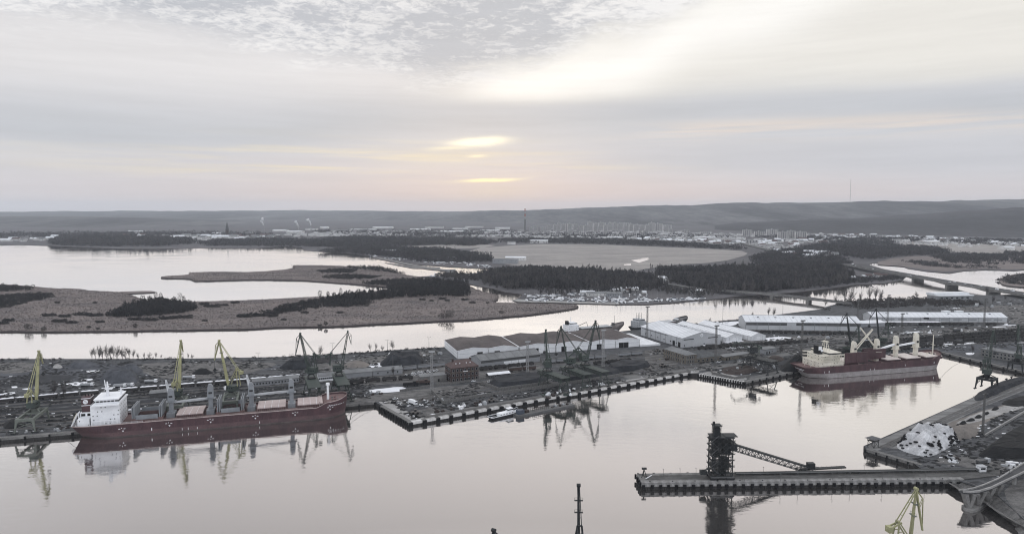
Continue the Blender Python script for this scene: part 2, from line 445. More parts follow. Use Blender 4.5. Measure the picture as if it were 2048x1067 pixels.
M_block = mat('concrete panel', (.70, .68, .67), 0.85, sc=.05, col2=(.46, .445, .44))
M_blockd = mat('shadowed balconies', (.17, .17, .18), 0.85, sc=.2)  # balcony recess shade put into a dark base colour
M_steam = mat('steam', (.8, .8, .82), 1.0)
# ---------------------------------------------------------------- water and land
PZ = 3.0                                        # level of the quays
def structure(o): o['kind'] = 'structure'; return o
wp = MB(); wp.add([(-30000, -1500, 0), (30000, -1500, 0), (30000, 25000, 0), (-30000, 25000, 0)], [(0, 1, 2, 3)])
structure(wp.build('water', M_water))
def smooth_poly(pts, n=2, k=0.22):
    """round a shoreline by corner cutting"""
    for _ in range(n):
        q = []
        for i in range(len(pts)):
            a, b = pts[i], pts[(i + 1) % len(pts)]
            q += [a.lerp(b, k), a.lerp(b, 1 - k)]
        pts = q
    return pts
def ragged(pts, step, amp, seed=1):
    """break long shoreline edges with small natural offsets"""
    q = []
    for i in range(len(pts)):
        a, b = pts[i], pts[(i + 1) % len(pts)]; L = (b - a).length; n = max(1, min(60, int(L / step)))
        d = (b - a).normalized() if L > 0 else Vector((1, 0, 0)); s = Vector((-d.y, d.x, 0))
        for k in range(n):
            p = a.lerp(b, k / n); q.append(p + s * (amp * fbm(p.x + seed * 50, p.y, 1 / (step * 3.0), 3)))
    return q
def land(name, px, z, zb, mats, smooth=0, rag=None, extra=()):
    pts = [G(x, y, z) if len(t) == 2 else Vector((t[0], t[1], z)) for t in px for x, y in [t[:2]]]
    if smooth: pts = smooth_poly(pts, smooth)
    if rag: pts = ragged(pts, *rag)
    b = MB(); n = len(pts); ar = sum(pts[i].x * pts[(i + 1) % n].y - pts[(i + 1) % n].x * pts[i].y for i in range(n))
    if ar < 0: pts = pts[::-1]
    b.add([(p.x, p.y, z) for p in pts], [tuple(range(n))])
    b.cm = 1
    vs = [(p.x, p.y, zb) for p in pts] + [(p.x, p.y, z) for p in pts]
    b.add(vs, [(i, (i + 1) % n, n + (i + 1) % n, n + i) for i in range(n)])
    return structure(b.build(name, mats)), pts
# the port: one flat of made ground between the dock basin and the river
Q_LEFT = [(0, 875), (147, 863), (750, 803)]
PORT = [(-420, 903), (0, 875), (147, 863), (750, 803), (764, 811), (820, 844), (1378, 745), (1398, 747), (1488, 763), (1610, 738), (1882, 703), (2062, 746),
        (1948, 793), (1727, 891), (1733, 897), (1842, 930), (1990, 985), (2048, 1038), (2120, 1110), (2600, 1400), (2900, 900), (2700, 590), (2250, 588), (2048, 588), (1960, 590),
        (1880, 593), (1850, 598), (1760, 601), (1690, 603), (1655, 612), (1640, 618), (1489, 637), (1421, 643), (1300, 656), (1130, 673), (990, 684), (880, 694), (790, 699),
        (700, 706), (640, 709), (560, 713), (400, 716), (240, 717), (0, 717), (-420, 716)]
o, _ = land('port_ground', PORT, PZ, -3, [M_yard, M_sheet])
# reed island in the river
MARSH = [(-420, 664), (-150, 662), (0, 662), (130, 662), (260, 660), (400, 658), (512, 656), (560, 652), (640, 653), (700, 650), (780, 645), (880, 641), (934, 639), (1016, 632), (1102, 624),
         (1158, 613), (1150, 608), (1035, 606), (984, 604), (1000, 596), (996, 590), (973, 584), (945, 576), (930, 568), (900, 560), (855, 555), (803, 548), (774, 538), (698, 532), (628, 530), (582, 530),
         (588, 537), (512, 544), (430, 543), (378, 544), (380, 549), (324, 552), (322, 556), (378, 556), (392, 562), (512, 558), (628, 561), (700, 567), (782, 573), (775, 579), (765, 582),
         (715, 588), (637, 593), (512, 599), (465, 601), (372, 603), (345, 600), (300, 603), (280, 596), (238, 583), (151, 579), (67, 573), (0, 567), (-200, 560), (-420, 552)]
o, MARSH_W = land('reed_island', MARSH, 1.6, -1, [M_reed, M_reedd], smooth=1, rag=(14, 5))
# narrow reed spits and the open pools behind them
for k, sp_ in enumerate([[(225, 583), (300, 581), (312, 583), (300, 585), (245, 587)], [(115, 575), (170, 578), (176, 581), (150, 580)], [(378, 553), (430, 552), (432, 556), (385, 557)]]):
    land('reed_spit', sp_, 1.2, -1, [M_reed, M_reedd], smooth=1, rag=(8, 3, k))
# far shore of the lake, the wooded peninsula and everything to the horizon
FAR = [(-500, 494), (0, 490), (40, 489), (96, 491), (163, 494), (247, 497), (320, 497), (407, 495), (512, 496), (570, 492), (604, 495), (608, 500), (675, 505), (715, 508), (770, 515), (832, 528),
       (900, 533), (990, 538), (988, 545), (930, 547), (905, 548), (880, 551), (845, 552), (840, 553), (870, 556), (915, 562), (950, 570), (988, 577), (1012, 584), (1044, 588), (1041, 594), (1026, 600), (1040, 603),
       (1082, 603), (1160, 606), (1238, 608), (1293, 608), (1348, 605), (1380, 601), (1436, 597), (1470, 592), (1530, 588), (1600, 583), (1652, 577), (1710, 569), (1769, 566), (1803, 560), (1813, 552),
       (1780, 541), (1738, 529), (1742, 526), (1790, 521), (1812, 512), (1814, 516), (1802, 522), (1798, 529), (1815, 536), (1853, 542), (1899, 546), (1928, 541), (1972, 539), (2030, 541), (2100, 533), (2500, 527),
       (29000, 4200), (29000, 24000), (-29000, 24000), (-29000, 3300)]
pts = [G(*t, 1.0) if abs(t[0]) < 5000 else Vector((t[0], t[1], 1.0)) for t in FAR]
b = MB(); pts = pts[::-1] if sum(pts[i].x * pts[(i + 1) % len(pts)].y - pts[(i + 1) % len(pts)].x * pts[i].y for i in range(len(pts))) < 0 else pts
pts = ragged(pts[:], 30, 6) if False else pts
n = len(pts); b.add(pts, [tuple(range(n))]); b.cm = 1
b.add([(p.x, p.y, -1) for p in pts] + list(pts), [(i, (i + 1) % n, n + (i + 1) % n, n + i) for i in range(n)])
structure(b.build('far_land', [M_land, M_reedd]))
land('reed_point', [(1996, 563), (2003, 555), (2020, 549), (2060, 544), (2200, 543), (2400, 560), (2200, 575), (2048, 574), (2010, 570)], 1.6, -1, [M_reed, M_reedd], smooth=1, rag=(12, 4))
# the breakwater and jetties in front of the far marina
land('breakwater', [(742, 514), (760, 514), (858, 534), (905, 540), (904, 543), (850, 537)], 1.2, -1, [M_concd, M_reedd], rag=(10, 2))
land('jetty', [(770, 525), (830, 533), (880, 534), (880, 537), (826, 536)], 1.0, -1, [M_concd, M_reedd])
# flat meadow behind the peninsula
def sheet(name, px, z, m, smooth=0, rag=None, kind='structure', parent=None):
    pts = [G(x, y, z) for x, y in px]
    if smooth: pts = smooth_poly(pts, smooth)
    if rag: pts = ragged(pts, *rag)
    n = len(pts); ar = sum(pts[i].x * pts[(i + 1) % n].y - pts[(i + 1) % n].x * pts[i].y for i in range(n))
    b = MB(); b.add(pts, [tuple(range(n)) if ar > 0 else tuple(range(n - 1, -1, -1))])
    o = b.build(name, m); o['kind'] = kind
    return o
sheet('meadow', [(930, 497), (1060, 488), (1180, 488), (1330, 494), (1480, 500), (1500, 508), (1440, 524), (1330, 530), (1250, 545), (1180, 545), (1060, 535), (985, 524)], 1.3, M_field, smooth=1)
sheet('meadow', [(800, 492), (900, 489), (1000, 489), (960, 496), (870, 497)], 1.3, M_field, smooth=1)
sheet('field', [(1740, 528), (1800, 512), (1900, 512), (2060, 505), (2200, 515), (2200, 530), (2030, 539), (1970, 537), (1925, 539), (1895, 543), (1850, 539), (1815, 533)], 1.3, M_reed, smooth=1)
sheet('field', [(1800, 482), (1930, 485), (2100, 497), (2100, 507), (1900, 505), (1820, 496)], 1.3, M_field, smooth=1)
for q in ([(1262, 520), (1285, 517), (1300, 518), (1278, 525)], [(1248, 528), (1262, 527), (1262, 530), (1248, 530)], [(1282, 516), (1297, 515), (1296, 518)]):
    sheet('flooded_hollow', q, 1.34, M_water)

# ---------------------------------------------------------------- hills
def hill(name, xs, ys_top, Y0, D, Yend, label, seed, amp, m=None):
    V_, F_ = [], []; NX, NY = len(xs), 46
    for i, x in enumerate(xs):
        yt, y0, d = ys_top(x), Y0(x), D(x)
        zr = zat(d, yt)
        for j in range(NY):
            t = j / (NY - 1); Y = y0 + (Yend(x) - y0) * t
            p = PT(x, 425, Y)
            s = min(1.0, max(0.0, (Y - y0) / (d - y0))); s = s * s * (3 - 2 * s)
            back = 1.0 if Y < d else 1.0 - 0.25 * (Y - d) / (Yend(x) - d)
            z = -2 + (zr + 2) * s * back + amp * s * (fbm(p.x + seed, p.y, 1 / 900., 4) + .35 * fbm(p.x, p.y + seed, 1 / 160., 3))
            V_.append((p.x, Y, z))
    for i in range(NX - 1):
        for j in range(NY - 1):
            a = i * NY + j; F_.append((a, a + NY, a + NY + 1, a + 1))
    o = place(np_mesh(name, np.array(V_), np.array(F_), m or M_hill, 4), name); o['kind'] = 'structure'
    for pl in o.data.polygons: pl.use_smooth = True
    return o
def interp(pts):
    def f(x):
        if x <= pts[0][0]: return pts[0][1]
        for a, b in zip(pts, pts[1:]):
            if x <= b[0]:
                t = (x - a[0]) / (b[0] - a[0]); return a[1] + (b[1] - a[1]) * t
        return pts[-1][1]
    return f
xs = list(range(-900, 3000, 12))
hill('hills', xs, interp([(-900, 425), (0, 423.5), (300, 421.5), (700, 421.5), (900, 423), (1024, 421), (1200, 415.5), (1400, 409), (1560, 406), (1670, 403), (1800, 402), (2048, 398), (2400, 396), (3000, 400)]),
     interp([(-900, 9500), (700, 9500), (1100, 6800), (1500, 5600), (2100, 5200)]), interp([(-900, 15500), (700, 15000), (1100, 11500), (1500, 9600), (2100, 8800)]), lambda x: 19000, '', 11., 20.)
hill('hill', list(range(1430, 3000, 12)), interp([(1430, 452), (1560, 444), (1640, 439), (1750, 435), (1850, 428), (1960, 419), (2048, 413), (2300, 405), (3000, 405)]),
     interp([(1430, 4600), (1640, 4100), (2048, 3500)]), interp([(1430, 6200), (1640, 6000), (2048, 5300), (3000, 5000)]), lambda x: 7600, '', 77., 16., M_nearhill)
hill('ridge', list(range(-900, 760, 12)), interp([(-900, 432), (0, 434), (150, 434), (300, 437), (420, 443), (600, 450), (760, 456)]),
     lambda x: 5600, interp([(-900, 8000), (760, 7600)]), lambda x: 10500, '', 33., 6.)

# ---------------------------------------------------------------- woods
def inpoly_np(x, y, poly):
    r = np.zeros(len(x), bool); n = len(poly); j = n - 1
    for i in range(n):
        xi, yi, xj, yj = poly[i][0], poly[i][1], poly[j][0], poly[j][1]
        if yi != yj:
            c = ((yi > y) != (yj > y)) & (x < (xj - xi) * (y - yi) / (yj - yi) + xi); r ^= c
        j = i
    return r
def scatter(px, spacing, z=1.0, seed=0, gappy=0.0):
    g = np.random.default_rng(seed); poly = [G(x, y, z) for x, y in px]
    x0, x1 = min(p.x for p in poly), max(p.x for p in poly); y0, y1 = min(p.y for p in poly), max(p.y for p in poly)
    n = int((x1 - x0) * (y1 - y0) / spacing ** 2)
    x, y = g.uniform(x0, x1, n), g.uniform(y0, y1, n); k = inpoly_np(x, y, poly); x, y = x[k], y[k]
    if gappy:
        m = np.sin(x * .013 + seed) * np.cos(y * .017 + seed * 2) + .5 * np.sin(x * .05 + y * .03); k = m > (gappy * 2 - 1) * 1.2; x, y = x[k], y[k]
    return x, y
def foliage(x, y, z, h, r, K, tw, th, seed, lo=0.25):
    """K upright leaf-and-twig clumps in every crown; returns arrays for np_mesh"""
    g = np.random.default_rng(seed + 5); N = len(x)
    h = h * g.uniform(.55, 1.25, N) * (.92 + .22 * np.sin(x * .021 + y * .013) * np.cos(y * .017 - x * .008)); r = r * g.uniform(.75, 1.25, N)
    u = g.normal(size=(N, K, 3)); u /= np.linalg.norm(u, axis=2, keepdims=True); u *= g.uniform(.35, 1, (N, K, 1)) ** .5
    c = np.empty((N, K, 3)); cz = (lo + (1 - lo) / 2) * h; hz = (1 - lo) / 2 * h
    c[..., 0] = x[:, None] + u[..., 0] * r[:, None]; c[..., 1] = y[:, None] + u[..., 1] * r[:, None]; c[..., 2] = z + cz[:, None] + u[..., 2] * hz[:, None]
    a = g.uniform(0, np.pi, (N, K)); w = tw * g.uniform(.6, 1.3, (N, K)); hh = th * g.uniform(.6, 1.4, (N, K))
    tri = np.repeat(c[:, :, None, :], 3, axis=2)
    tri[:, :, 0, 0] -= np.cos(a) * w; tri[:, :, 0, 1] -= np.sin(a) * w; tri[:, :, 0, 2] -= hh * g.uniform(.1, .6, (N, K))
    tri[:, :, 1, 0] += np.cos(a) * w; tri[:, :, 1, 1] += np.sin(a) * w; tri[:, :, 1, 2] -= hh * g.uniform(.1, .6, (N, K))
    tri[:, :, 2, 0] += g.uniform(-.5, .5, (N, K)) * w; tri[:, :, 2, 2] += hh * .6
    return tri.reshape(-1, 3), np.arange(N * K * 3).reshape(-1, 3)
def wood(px, spacing, h, K, label, seed, r=None, m=None, gappy=0.0, name='woodland', z=1.0):
    x, y = scatter(px, spacing, z, seed, gappy); r = r or spacing * .62
    g_ = np.random.default_rng(seed + 900); x = x + g_.normal(0, spacing * .6, len(x)); y = y + g_.normal(0, spacing * .6, len(y))
    V_, F_ = foliage(x, y, z, h, r, K, r * .27, h * .24, seed, .08)
    o = place(np_mesh(name, V_, F_, m or M_wood), name); tag(o, label, 'woodland', None, 'stuff')
    return o
wood([(958, 553), (1005, 545), (1060, 543), (1120, 545), (1180, 545), (1225, 552), (1300, 560), (1330, 574), (1250, 580), (1170, 578), (1080, 578), (1010, 577), (985, 570)], 6.0, 17, 44, 'bare wood on the peninsula behind the marina', 1)
wood([(1310, 548), (1420, 544), (1560, 540), (1680, 545), (1700, 553), (1690, 563), (1600, 577), (1530, 583), (1440, 587), (1400, 578), (1330, 560)], 6.2, 19, 44, 'dense bare wood left of the motorway bridge', 2)
M_pale = mat('pale bare crowns', (.10, .093, .092), 0.95, sc=.12, col2=(.06, .056, .057))
wood([(950, 556), (1005, 545), (1060, 542), (1180, 544), (1235, 552), (1310, 560), (1340, 576), (1250, 584), (1150, 584), (1080, 580), (1000, 579), (970, 570)], 13, 20, 30, 'scattered paler birches in the peninsula wood', 101, r=3.2, m=M_pale, gappy=.25)
wood([(1305, 546), (1420, 543), (1560, 539), (1690, 544), (1706, 553), (1690, 567), (1600, 579), (1530, 585), (1440, 590), (1390, 580), (1320, 562)], 14, 21, 30, 'scattered paler birches in the wood left of the motorway bridge', 102, r=3.2, m=M_pale, gappy=.2)
wood([(1100, 586), (1200, 582), (1330, 580), (1400, 584), (1440, 590), (1400, 596), (1300, 592), (1200, 590), (1110, 592)], 9, 13, 26, 'open birches among the boats of the near marina', 103, r=2.2, m=M_pale, gappy=.4)
wood([(1060, 584), (1180, 581), (1330, 578), (1420, 583), (1440, 588), (1330, 588), (1200, 587), (1080, 588)], 9, 12, 26, 'open dark trees behind the near marina', 104, r=2.4, gappy=.35)
wood([(1640, 562), (1700, 558), (1790, 555), (1800, 559), (1760, 564), (1700, 567), (1650, 575)], 7, 9, 18, 'low scrub on the far bank by the bridge', 3, gappy=.35)
wood([(640, 505), (700, 497), (780, 497), (900, 502), (980, 515), (990, 524), (930, 525), (850, 524), (760, 512), (700, 507)], 9, 15, 16, 'tree belt behind the far marina', 4)
wood([(100, 490), (120, 480), (200, 478), (330, 481), (400, 486), (330, 492), (240, 493), (160, 492)], 13, 30, 14, 'dark wood on the far shore of the lake', 5)
wood([(400, 487), (440, 481), (560, 479), (640, 486), (700, 494), (600, 494), (500, 492), (420, 492)], 13, 17, 12, 'wood on the far lake shore in the middle distance', 6)
wood([(560, 487), (700, 476), (800, 478), (930, 480), (1000, 485), (940, 493), (880, 490), (780, 494), (680, 495)], 14, 20, 12, 'broad dark wood beyond the marina', 7)
wood([(1150, 479), (1260, 482), (1400, 490), (1490, 497), (1480, 500), (1340, 493), (1180, 487), (1020, 486), (1000, 480)], 14, 16, 12, 'tree belt along the far edge of the meadow', 8)
wood([(1500, 520), (1560, 500), (1640, 505), (1680, 520), (1700, 530), (1640, 540), (1560, 535), (1510, 530)], 9, 15, 14, 'wood between the town road and the motorway', 9, gappy=.25)
wood([(1590, 500), (1640, 490), (1760, 494), (1870, 497), (1900, 508), (1800, 513), (1740, 520), (1680, 512)], 11, 17, 12, 'wood right of the motorway', 10)
wood([(1680, 476), (1790, 480), (1790, 490), (1700, 489), (1640, 484)], 14, 16, 10, 'wood at the foot of the right hill', 11)
wood([(1860, 512), (1990, 510), (2080, 505), (2300, 510), (2300, 523), (2040, 530), (1900, 526)], 10, 13, 14, 'wood beyond the right channel', 12, gappy=.3)
wood([(1800, 519), (1860, 525), (1900, 533), (1990, 532), (1990, 537), (1920, 537), (1860, 533), (1820, 527)], 8, 8, 12, 'scrub on the far bank of the right channel', 13, gappy=.4)
wood([(2000, 560), (2030, 552), (2110, 548), (2200, 560), (2100, 572), (2020, 569)], 8, 8, 14, 'scrub on the reed point at the right edge', 14, gappy=.2)
wood([(-300, 470), (0, 468), (300, 466), (520, 468), (560, 475), (300, 474), (0, 476), (-300, 480)], 26, 20, 8, 'town trees on the far left shore', 15, gappy=.3)
wood([(620, 462), (1000, 461), (1100, 468), (1400, 470), (1500, 478), (1300, 478), (1000, 474), (700, 473)], 26, 16, 8, 'trees between the far town buildings', 16, gappy=.35)
wood([(1500, 474), (1650, 472), (1800, 476), (2100, 482), (2100, 494), (1800, 484), (1640, 480)], 18, 14, 8, 'garden trees between the houses below the hill', 17, gappy=.3)
# ---------------------------------------------------------------- quay walls: coping, fenders, piles
def quay(px, zt, spacing, fw=3.0, fh=3.2, first=0.4, seg=True, cop=1.5, pile=True, fmat=None, name='quay_wall', ft=-.05, cm=None):
    """a quay front along pixel points; coping panels between rubber fenders, dark piles below"""
    pts = [G(x, y, zt) for x, y in px]; root = None
    for a, b in zip(pts, pts[1:]):
        d = (b - a); L = d.length; rz = math.atan2(d.y, d.x)
        t = thing(name, None, None, (a.x, a.y, 0), rz); t['kind'] = 'structure'
        # the water lies on the local -y side
        MB().box(0, L, -.6, 2.2, -2, zt - cop).build('sheet_piling', M_sheet, t)
        n = max(1, int(L / spacing)); st = L / n
        pan = MB().box(fw * .5 + .05, st - fw * .5 - .05, -.9, 2.4, zt - cop, zt + .25).mesh('coping_panel', cm or M_capst)
        slab = MB().box(0, st, -.7, 2.3, zt - cop, zt + .18).mesh('coping_beam', M_concd)
        fen = MB(); fen.box(-fw / 2, fw / 2, -1.7, -.92, zt - fh, zt - ft)
        for k in (-1, 0, 1): fen.box(k * fw / 3.4 - .16, k * fw / 3.4 + .16, -1.85, -1.7, zt - fh, zt - ft - .15)
        fen = fen.mesh('fender', fmat or M_rubber)
        for k in range(n):
            place(slab, 'coping_beam', t, (k * st, 0, 0)) if not seg else place(pan, 'coping_panel', t, (k * st, 0, 0))
            place(fen, 'fender', t, (k * st + math.sin(k * 7.3) * .35, 0, math.sin(k * 3.1) * .12), 0, (1 + .16 * math.sin(k * 5.7), 1, 1))
            if seg: place(MATS.setdefault('_back%s%.2f' % (name, st), MB().box(-fw * .5, fw * .5, -.7, 2.3, zt - cop, zt + .2).mesh('fender_seat', cm or M_concd)), 'fender_seat', t, (k * st, 0, 0))
        place(fen, 'fender', t, (L - fw * .4, 0, 0))
        if pile:
            pm = MB().tube((0, -.95, -2), (0, -.95, zt - cop - .1), .28, n=6).mesh('pile', M_sheet)
            for k in range(int(L / 3.4)): place(pm, 'pile', t, (1.7 + k * 3.4, 0, 0))
    return root
quay([(820, 844), (1378, 745)], PZ, 10.3)
quay([(762, 811), (820, 844)], PZ, 4.0, fw=1.6, fh=3.0, seg=False)
quay([(1398, 747), (1488, 763)], PZ, 2.3, fw=1.0, fh=2.6, pile=False, cop=1.9)
quay([(1488, 763), (1610, 738), (1880, 703)], PZ, 9.0, fw=1.2, fh=2.4, seg=False)
quay([(-300, 895), (0, 875), (147, 863), (750, 803)], PZ, 12.0, fw=1.0, fh=2.2, seg=False)
quay([(1882, 703), (2058, 745)], PZ, 11, fw=1.0, fh=2.2, seg=False)
quay([(1733, 897), (1842, 929)], PZ, 6, fw=.8, fh=2.0, seg=False)

# ---------------------------------------------------------------- roads, tracks, ground patches
def strip(name, px, w, z, m, dash=None):
    """a ribbon of constant width along pixel points"""
    pts = [G(x, y, PZ) for x, y in px]; b = MB(); L = []; n = len(pts)
    for i, p in enumerate(pts):
        d = (pts[min(n - 1, i + 1)] - pts[max(0, i - 1)]).normalized(); s = Vector((-d.y, d.x, 0)) * (w / 2)
        L.append((p - s, p + s))
    for (a, b_), (c, d_) in zip(L, L[1:]):
        b.quad((a.x, a.y, z), (c.x, c.y, z), (d_.x, d_.y, z), (b_.x, b_.y, z))
    return structure(b.build(name, m))
def track(px, name='rail_track'):
    pts = [G(x, y, PZ) for x, y in px]
    t = thing(name, None, None, (0, 0, 0)); t['kind'] = 'structure'
    b, r, s = MB(), MB(), MB(); n = len(pts)
    for p, q in zip(pts, pts[1:]):
        d = (q - p).normalized(); s_ = Vector((-d.y, d.x, 0)); z = Vector((0, 0, .04)); w = s_ * 1.5
        b.add([p - w * 1.1 + z, q - w * 1.1 + z, q - w * .8 + z * 6, p - w * .8 + z * 6, q + w * .8 + z * 6, p + w * .8 + z * 6, q + w * 1.1 + z, p + w * 1.1 + z], [(0, 1, 2, 3), (3, 2, 4, 5), (5, 4, 6, 7)])
        for e in (-.72, .72): r.bar(p + s_ * e + z * 10, q + s_ * e + z * 10, .12, .16)
    b.build('ballast', M_ballast, t); r.build('rails', M_rail, t)
z0 = PZ
# concrete apron of the quay and the service road on it
def patch(name, px, dz, m, rag=None, smooth=0, kind='structure'):
    return sheet(name, px, PZ + dz, m, smooth, rag, kind)
patch('quay_apron', [(826, 842), (1376, 746), (1400, 744), (1385, 737), (1240, 760), (1140, 782), (980, 806), (930, 815), (860, 826)], .010, M_road)
patch('quay_apron', [(1180, 776), (1376, 746.5), (1396, 745), (1400, 739), (1330, 745), (1230, 763)], .016, M_conc)
patch('quay_apron', [(757, 803), (766, 809), (823, 842), (850, 837), (838, 832), (800, 815), (812, 799), (790, 797)], .012, M_conc)
patch('yard_slab', [(804, 826), (873, 812), (905, 822), (836, 836)], .012, M_dirt)
patch('quay_apron', [(1402, 745), (1486, 760), (1500, 757), (1430, 741)], .012, M_conc)
patch('quay_apron', [(1490, 760), (1606, 736), (1880, 701), (1876, 697), (1600, 731), (1500, 753)], .012, M_road)
patch('access_road', [(1245, 752), (1430, 731), (1560, 707), (1640, 692), (1760, 683), (1770, 686), (1660, 697), (1570, 711), (1440, 736), (1260, 758)], .018, M_road)
patch('access_road', [(960, 762), (1060, 744), (1080, 746), (1000, 765), (980, 772), (850, 800), (800, 800)], .018, M_dirt)
patch('yard_slab', [(1290, 700), (1330, 697), (1365, 712), (1350, 735), (1270, 740), (1290, 725)], .012, M_dirt)
patch('coal_ground', [(-300, 868), (0, 855), (150, 842), (500, 808), (740, 790), (690, 776), (500, 786), (250, 803), (0, 824), (-300, 842)], .008, M_coke, (10, 3), 1)
patch('coal_ground', [(-300, 806), (0, 796), (400, 776), (610, 762), (640, 768), (560, 778), (300, 796), (0, 822), (-300, 835)], .009, M_coke, (10, 3, 4), 1)
patch('coal_ground', [(-300, 740), (0, 733), (160, 726), (420, 728), (600, 728), (560, 738), (330, 752), (120, 764), (0, 775), (-300, 790)], .010, M_slag, (10, 4, 2), 1)
patch('coal_ground', [(0, 757), (90, 748), (150, 751), (130, 763), (40, 774), (-60, 776)], .012, M_coke, (10, 4, 9), 1)
patch('bare_ground', [(-50, 730), (30, 722), (80, 726), (90, 735), (60, 744), (0, 747)], .014, M_dirt, (10, 4, 3), 1)
patch('bare_ground', [(260, 725), (520, 722), (560, 726), (520, 740), (430, 757), (330, 758), (280, 745)], .014, M_dirt, (10, 4, 5), 1)
patch('bare_ground', [(600, 735), (640, 727), (760, 712), (790, 706), (870, 698), (885, 705), (800, 728), (740, 738), (640, 746)], .014, M_dirt, (10, 4, 6), 1)
patch('bare_ground', [(1440, 676), (1720, 668), (1950, 656), (2100, 648), (2200, 660), (1990, 662), (1740, 680), (1560, 684), (1460, 690)], .010, M_dirt, (12, 4, 7), 1)
patch('coal_ground', [(1640, 700), (1780, 684), (1960, 672), (2100, 665), (2100, 700), (1960, 706), (1890, 703), (1740, 712)], .010, M_slag, (12, 4, 8), 1)
patch('coal_ground', [(1440, 735), (1560, 716), (1640, 708), (1640, 728), (1510, 752)], .010, M_coke, (10, 3, 9), 1)
patch('bare_ground', [(1890, 618), (1960, 612), (2100, 608), (2200, 640), (2030, 650), (2010, 632)], .010, M_dirt, (12, 4, 10), 1)
patch('bare_ground', [(690, 792), (760, 788), (880, 772), (960, 768), (900, 790), (820, 797), (765, 802), (700, 806)], .013, M_dirt, (8, 2, 11), 1)
patch('bare_ground', [(660, 742), (900, 728), (1080, 720), (1090, 740), (960, 760), (880, 766), (840, 764), (700, 772)], .011, M_dirt, (10, 3, 12), 1)
# snow lying in hollows
for i, q in enumerate([[(737, 779), (800, 772), (815, 776), (810, 781), (760, 785), (742, 784)], [(128, 766), (150, 763), (178, 762), (170, 768), (145, 772)], [(171, 741), (200, 739), (196, 743), (174, 744)],
        [(160, 758), (190, 756), (185, 760), (165, 762)], [(0, 786), (28, 783), (30, 786), (4, 790)], [(20, 772), (36, 771), (34, 775), (22, 775)], [(40, 777), (60, 775), (56, 779)], [(738, 727), (765, 724), (768, 735), (750, 737), (735, 733)],
        [(1825, 691), (1870, 684), (1975, 683), (1975, 687), (1880, 692), (1850, 694)], [(2030, 683), (2070, 679), (2080, 682), (2032, 686)], [(1720, 682), (1740, 677), (1770, 679), (1752, 684)], [(1930, 705), (1950, 704), (1946, 709), (1934, 709)],
        [(945, 790), (980, 783), (985, 785), (955, 792)], [(900, 799), (918, 797), (915, 800), (903, 802)], [(1510, 678), (1560, 672), (1590, 675), (1545, 681)], [(1440, 684), (1480, 680), (1490, 682), (1450, 686)], [(1505, 662 + 14), (1530, 674), (1528, 678)],
        [(1700, 650), (1760, 648), (1764, 652), (1710, 654)], [(1980, 652), (2030, 648), (2036, 651), (1990, 655)], [(1795, 664), (1840, 661), (1838, 664), (1800, 667)], [(1375, 655), (1440, 644), (1490, 641), (1470, 650), (1420, 656)], [(1580, 735), (1596, 733), (1592, 737)]]):
    patch('snow_patch', q, .022, M_snow, (4, 1.2, i), 1, 'stuff')
# tracks in the left yard, along the centre quay and in the right yard
for k in range(5): track([(-120, 842 + k * 7.0), (0, 832 + k * 7.2), (300, 806 + k * 7.4), (700, 776 + k * 6.0)])
for k in range(3): track([(-100, 812 + k * 6), (300, 780 + k * 6), (620, 754 + k * 5.2), (860, 742 + k * 5)])
for k in range(3): track([(790, 800 + k * 4.5), (960, 778 + k * 5.5), (1240, 742 + k * 5), (1420, 722 + k * 4)])
for k in range(5): track([(1290, 712 + k * 5), (1440, 694 + k * 5), (1640, 680 + k * 4.4), (1860, 676 + k * 4), (2120, 656 + k * 6)])
for k in range(3): track([(930, 738 + k * 4), (1080, 723 + k * 4), (1300, 704 + k * 3.6)])
track([(1488, 664), (1740, 669), (1900, 656), (2100, 648)])
for k in range(2): track([(850, 838 - k * 3.6), (1380, 744 - k * 2.4)], 'crane_rail')

# ---------------------------------------------------------------- buildings
def frame(p0, p1):
    """a thing's frame: origin at p0, x towards p1"""
    a, b = G(p0[0], p0[1], PZ), G(p1[0], p1[1], PZ); d = b - a
    return (a.x, a.y, PZ), math.atan2(d.y, d.x), d.length
def gable_roof(L, D, h, rise, ov, axis='x', th=.35):
    b = MB()
    if axis == 'x':
        pr = [(-ov, h - ov * rise / D * 2), (D / 2, h + rise), (D + ov, h - ov * rise / D * 2), (D + ov, h - ov * rise / D * 2 + th), (D / 2, h + rise + th), (-ov, h - ov * rise / D * 2 + th)]
        b.extrude_profile(pr, -ov, L + ov)
    else:
        pr = [(-ov, h - ov * rise / L * 2), (L / 2, h + rise), (L + ov, h - ov * rise / L * 2), (L + ov, h - ov * rise / L * 2 + th), (L / 2, h + rise + th), (-ov, h - ov * rise / L * 2 + th)]
        n = len(pr); vs = [(x, -ov, z) for x, z in pr] + [(x, D + ov, z) for x, z in pr]
        b.add(vs, [(i, n + i, n + (i + 1) % n, (i + 1) % n) for i in range(n)] + [tuple(range(n)), tuple(range(2 * n - 1, n - 1, -1))])
    return b
def gable_wall(L, D, h, rise, axis='x', z0=-.5):
    b = MB()
    if axis == 'x': b.extrude_profile([(0, z0), (D, z0), (D, h), (D / 2, h + rise), (0, h)], 0, L)
    else:
        pr = [(0, z0), (L, z0), (L, h), (L / 2, h + rise), (0, h)]; n = 5
        vs = [(x, 0, z) for x, z in pr] + [(x, D, z) for x, z in pr]
        b.add(vs, [(i, n + i, n + (i + 1) % n, (i + 1) % n) for i in range(n)][::1] + [tuple(range(n)), tuple(range(2 * n - 1, n - 1, -1))])
    return b
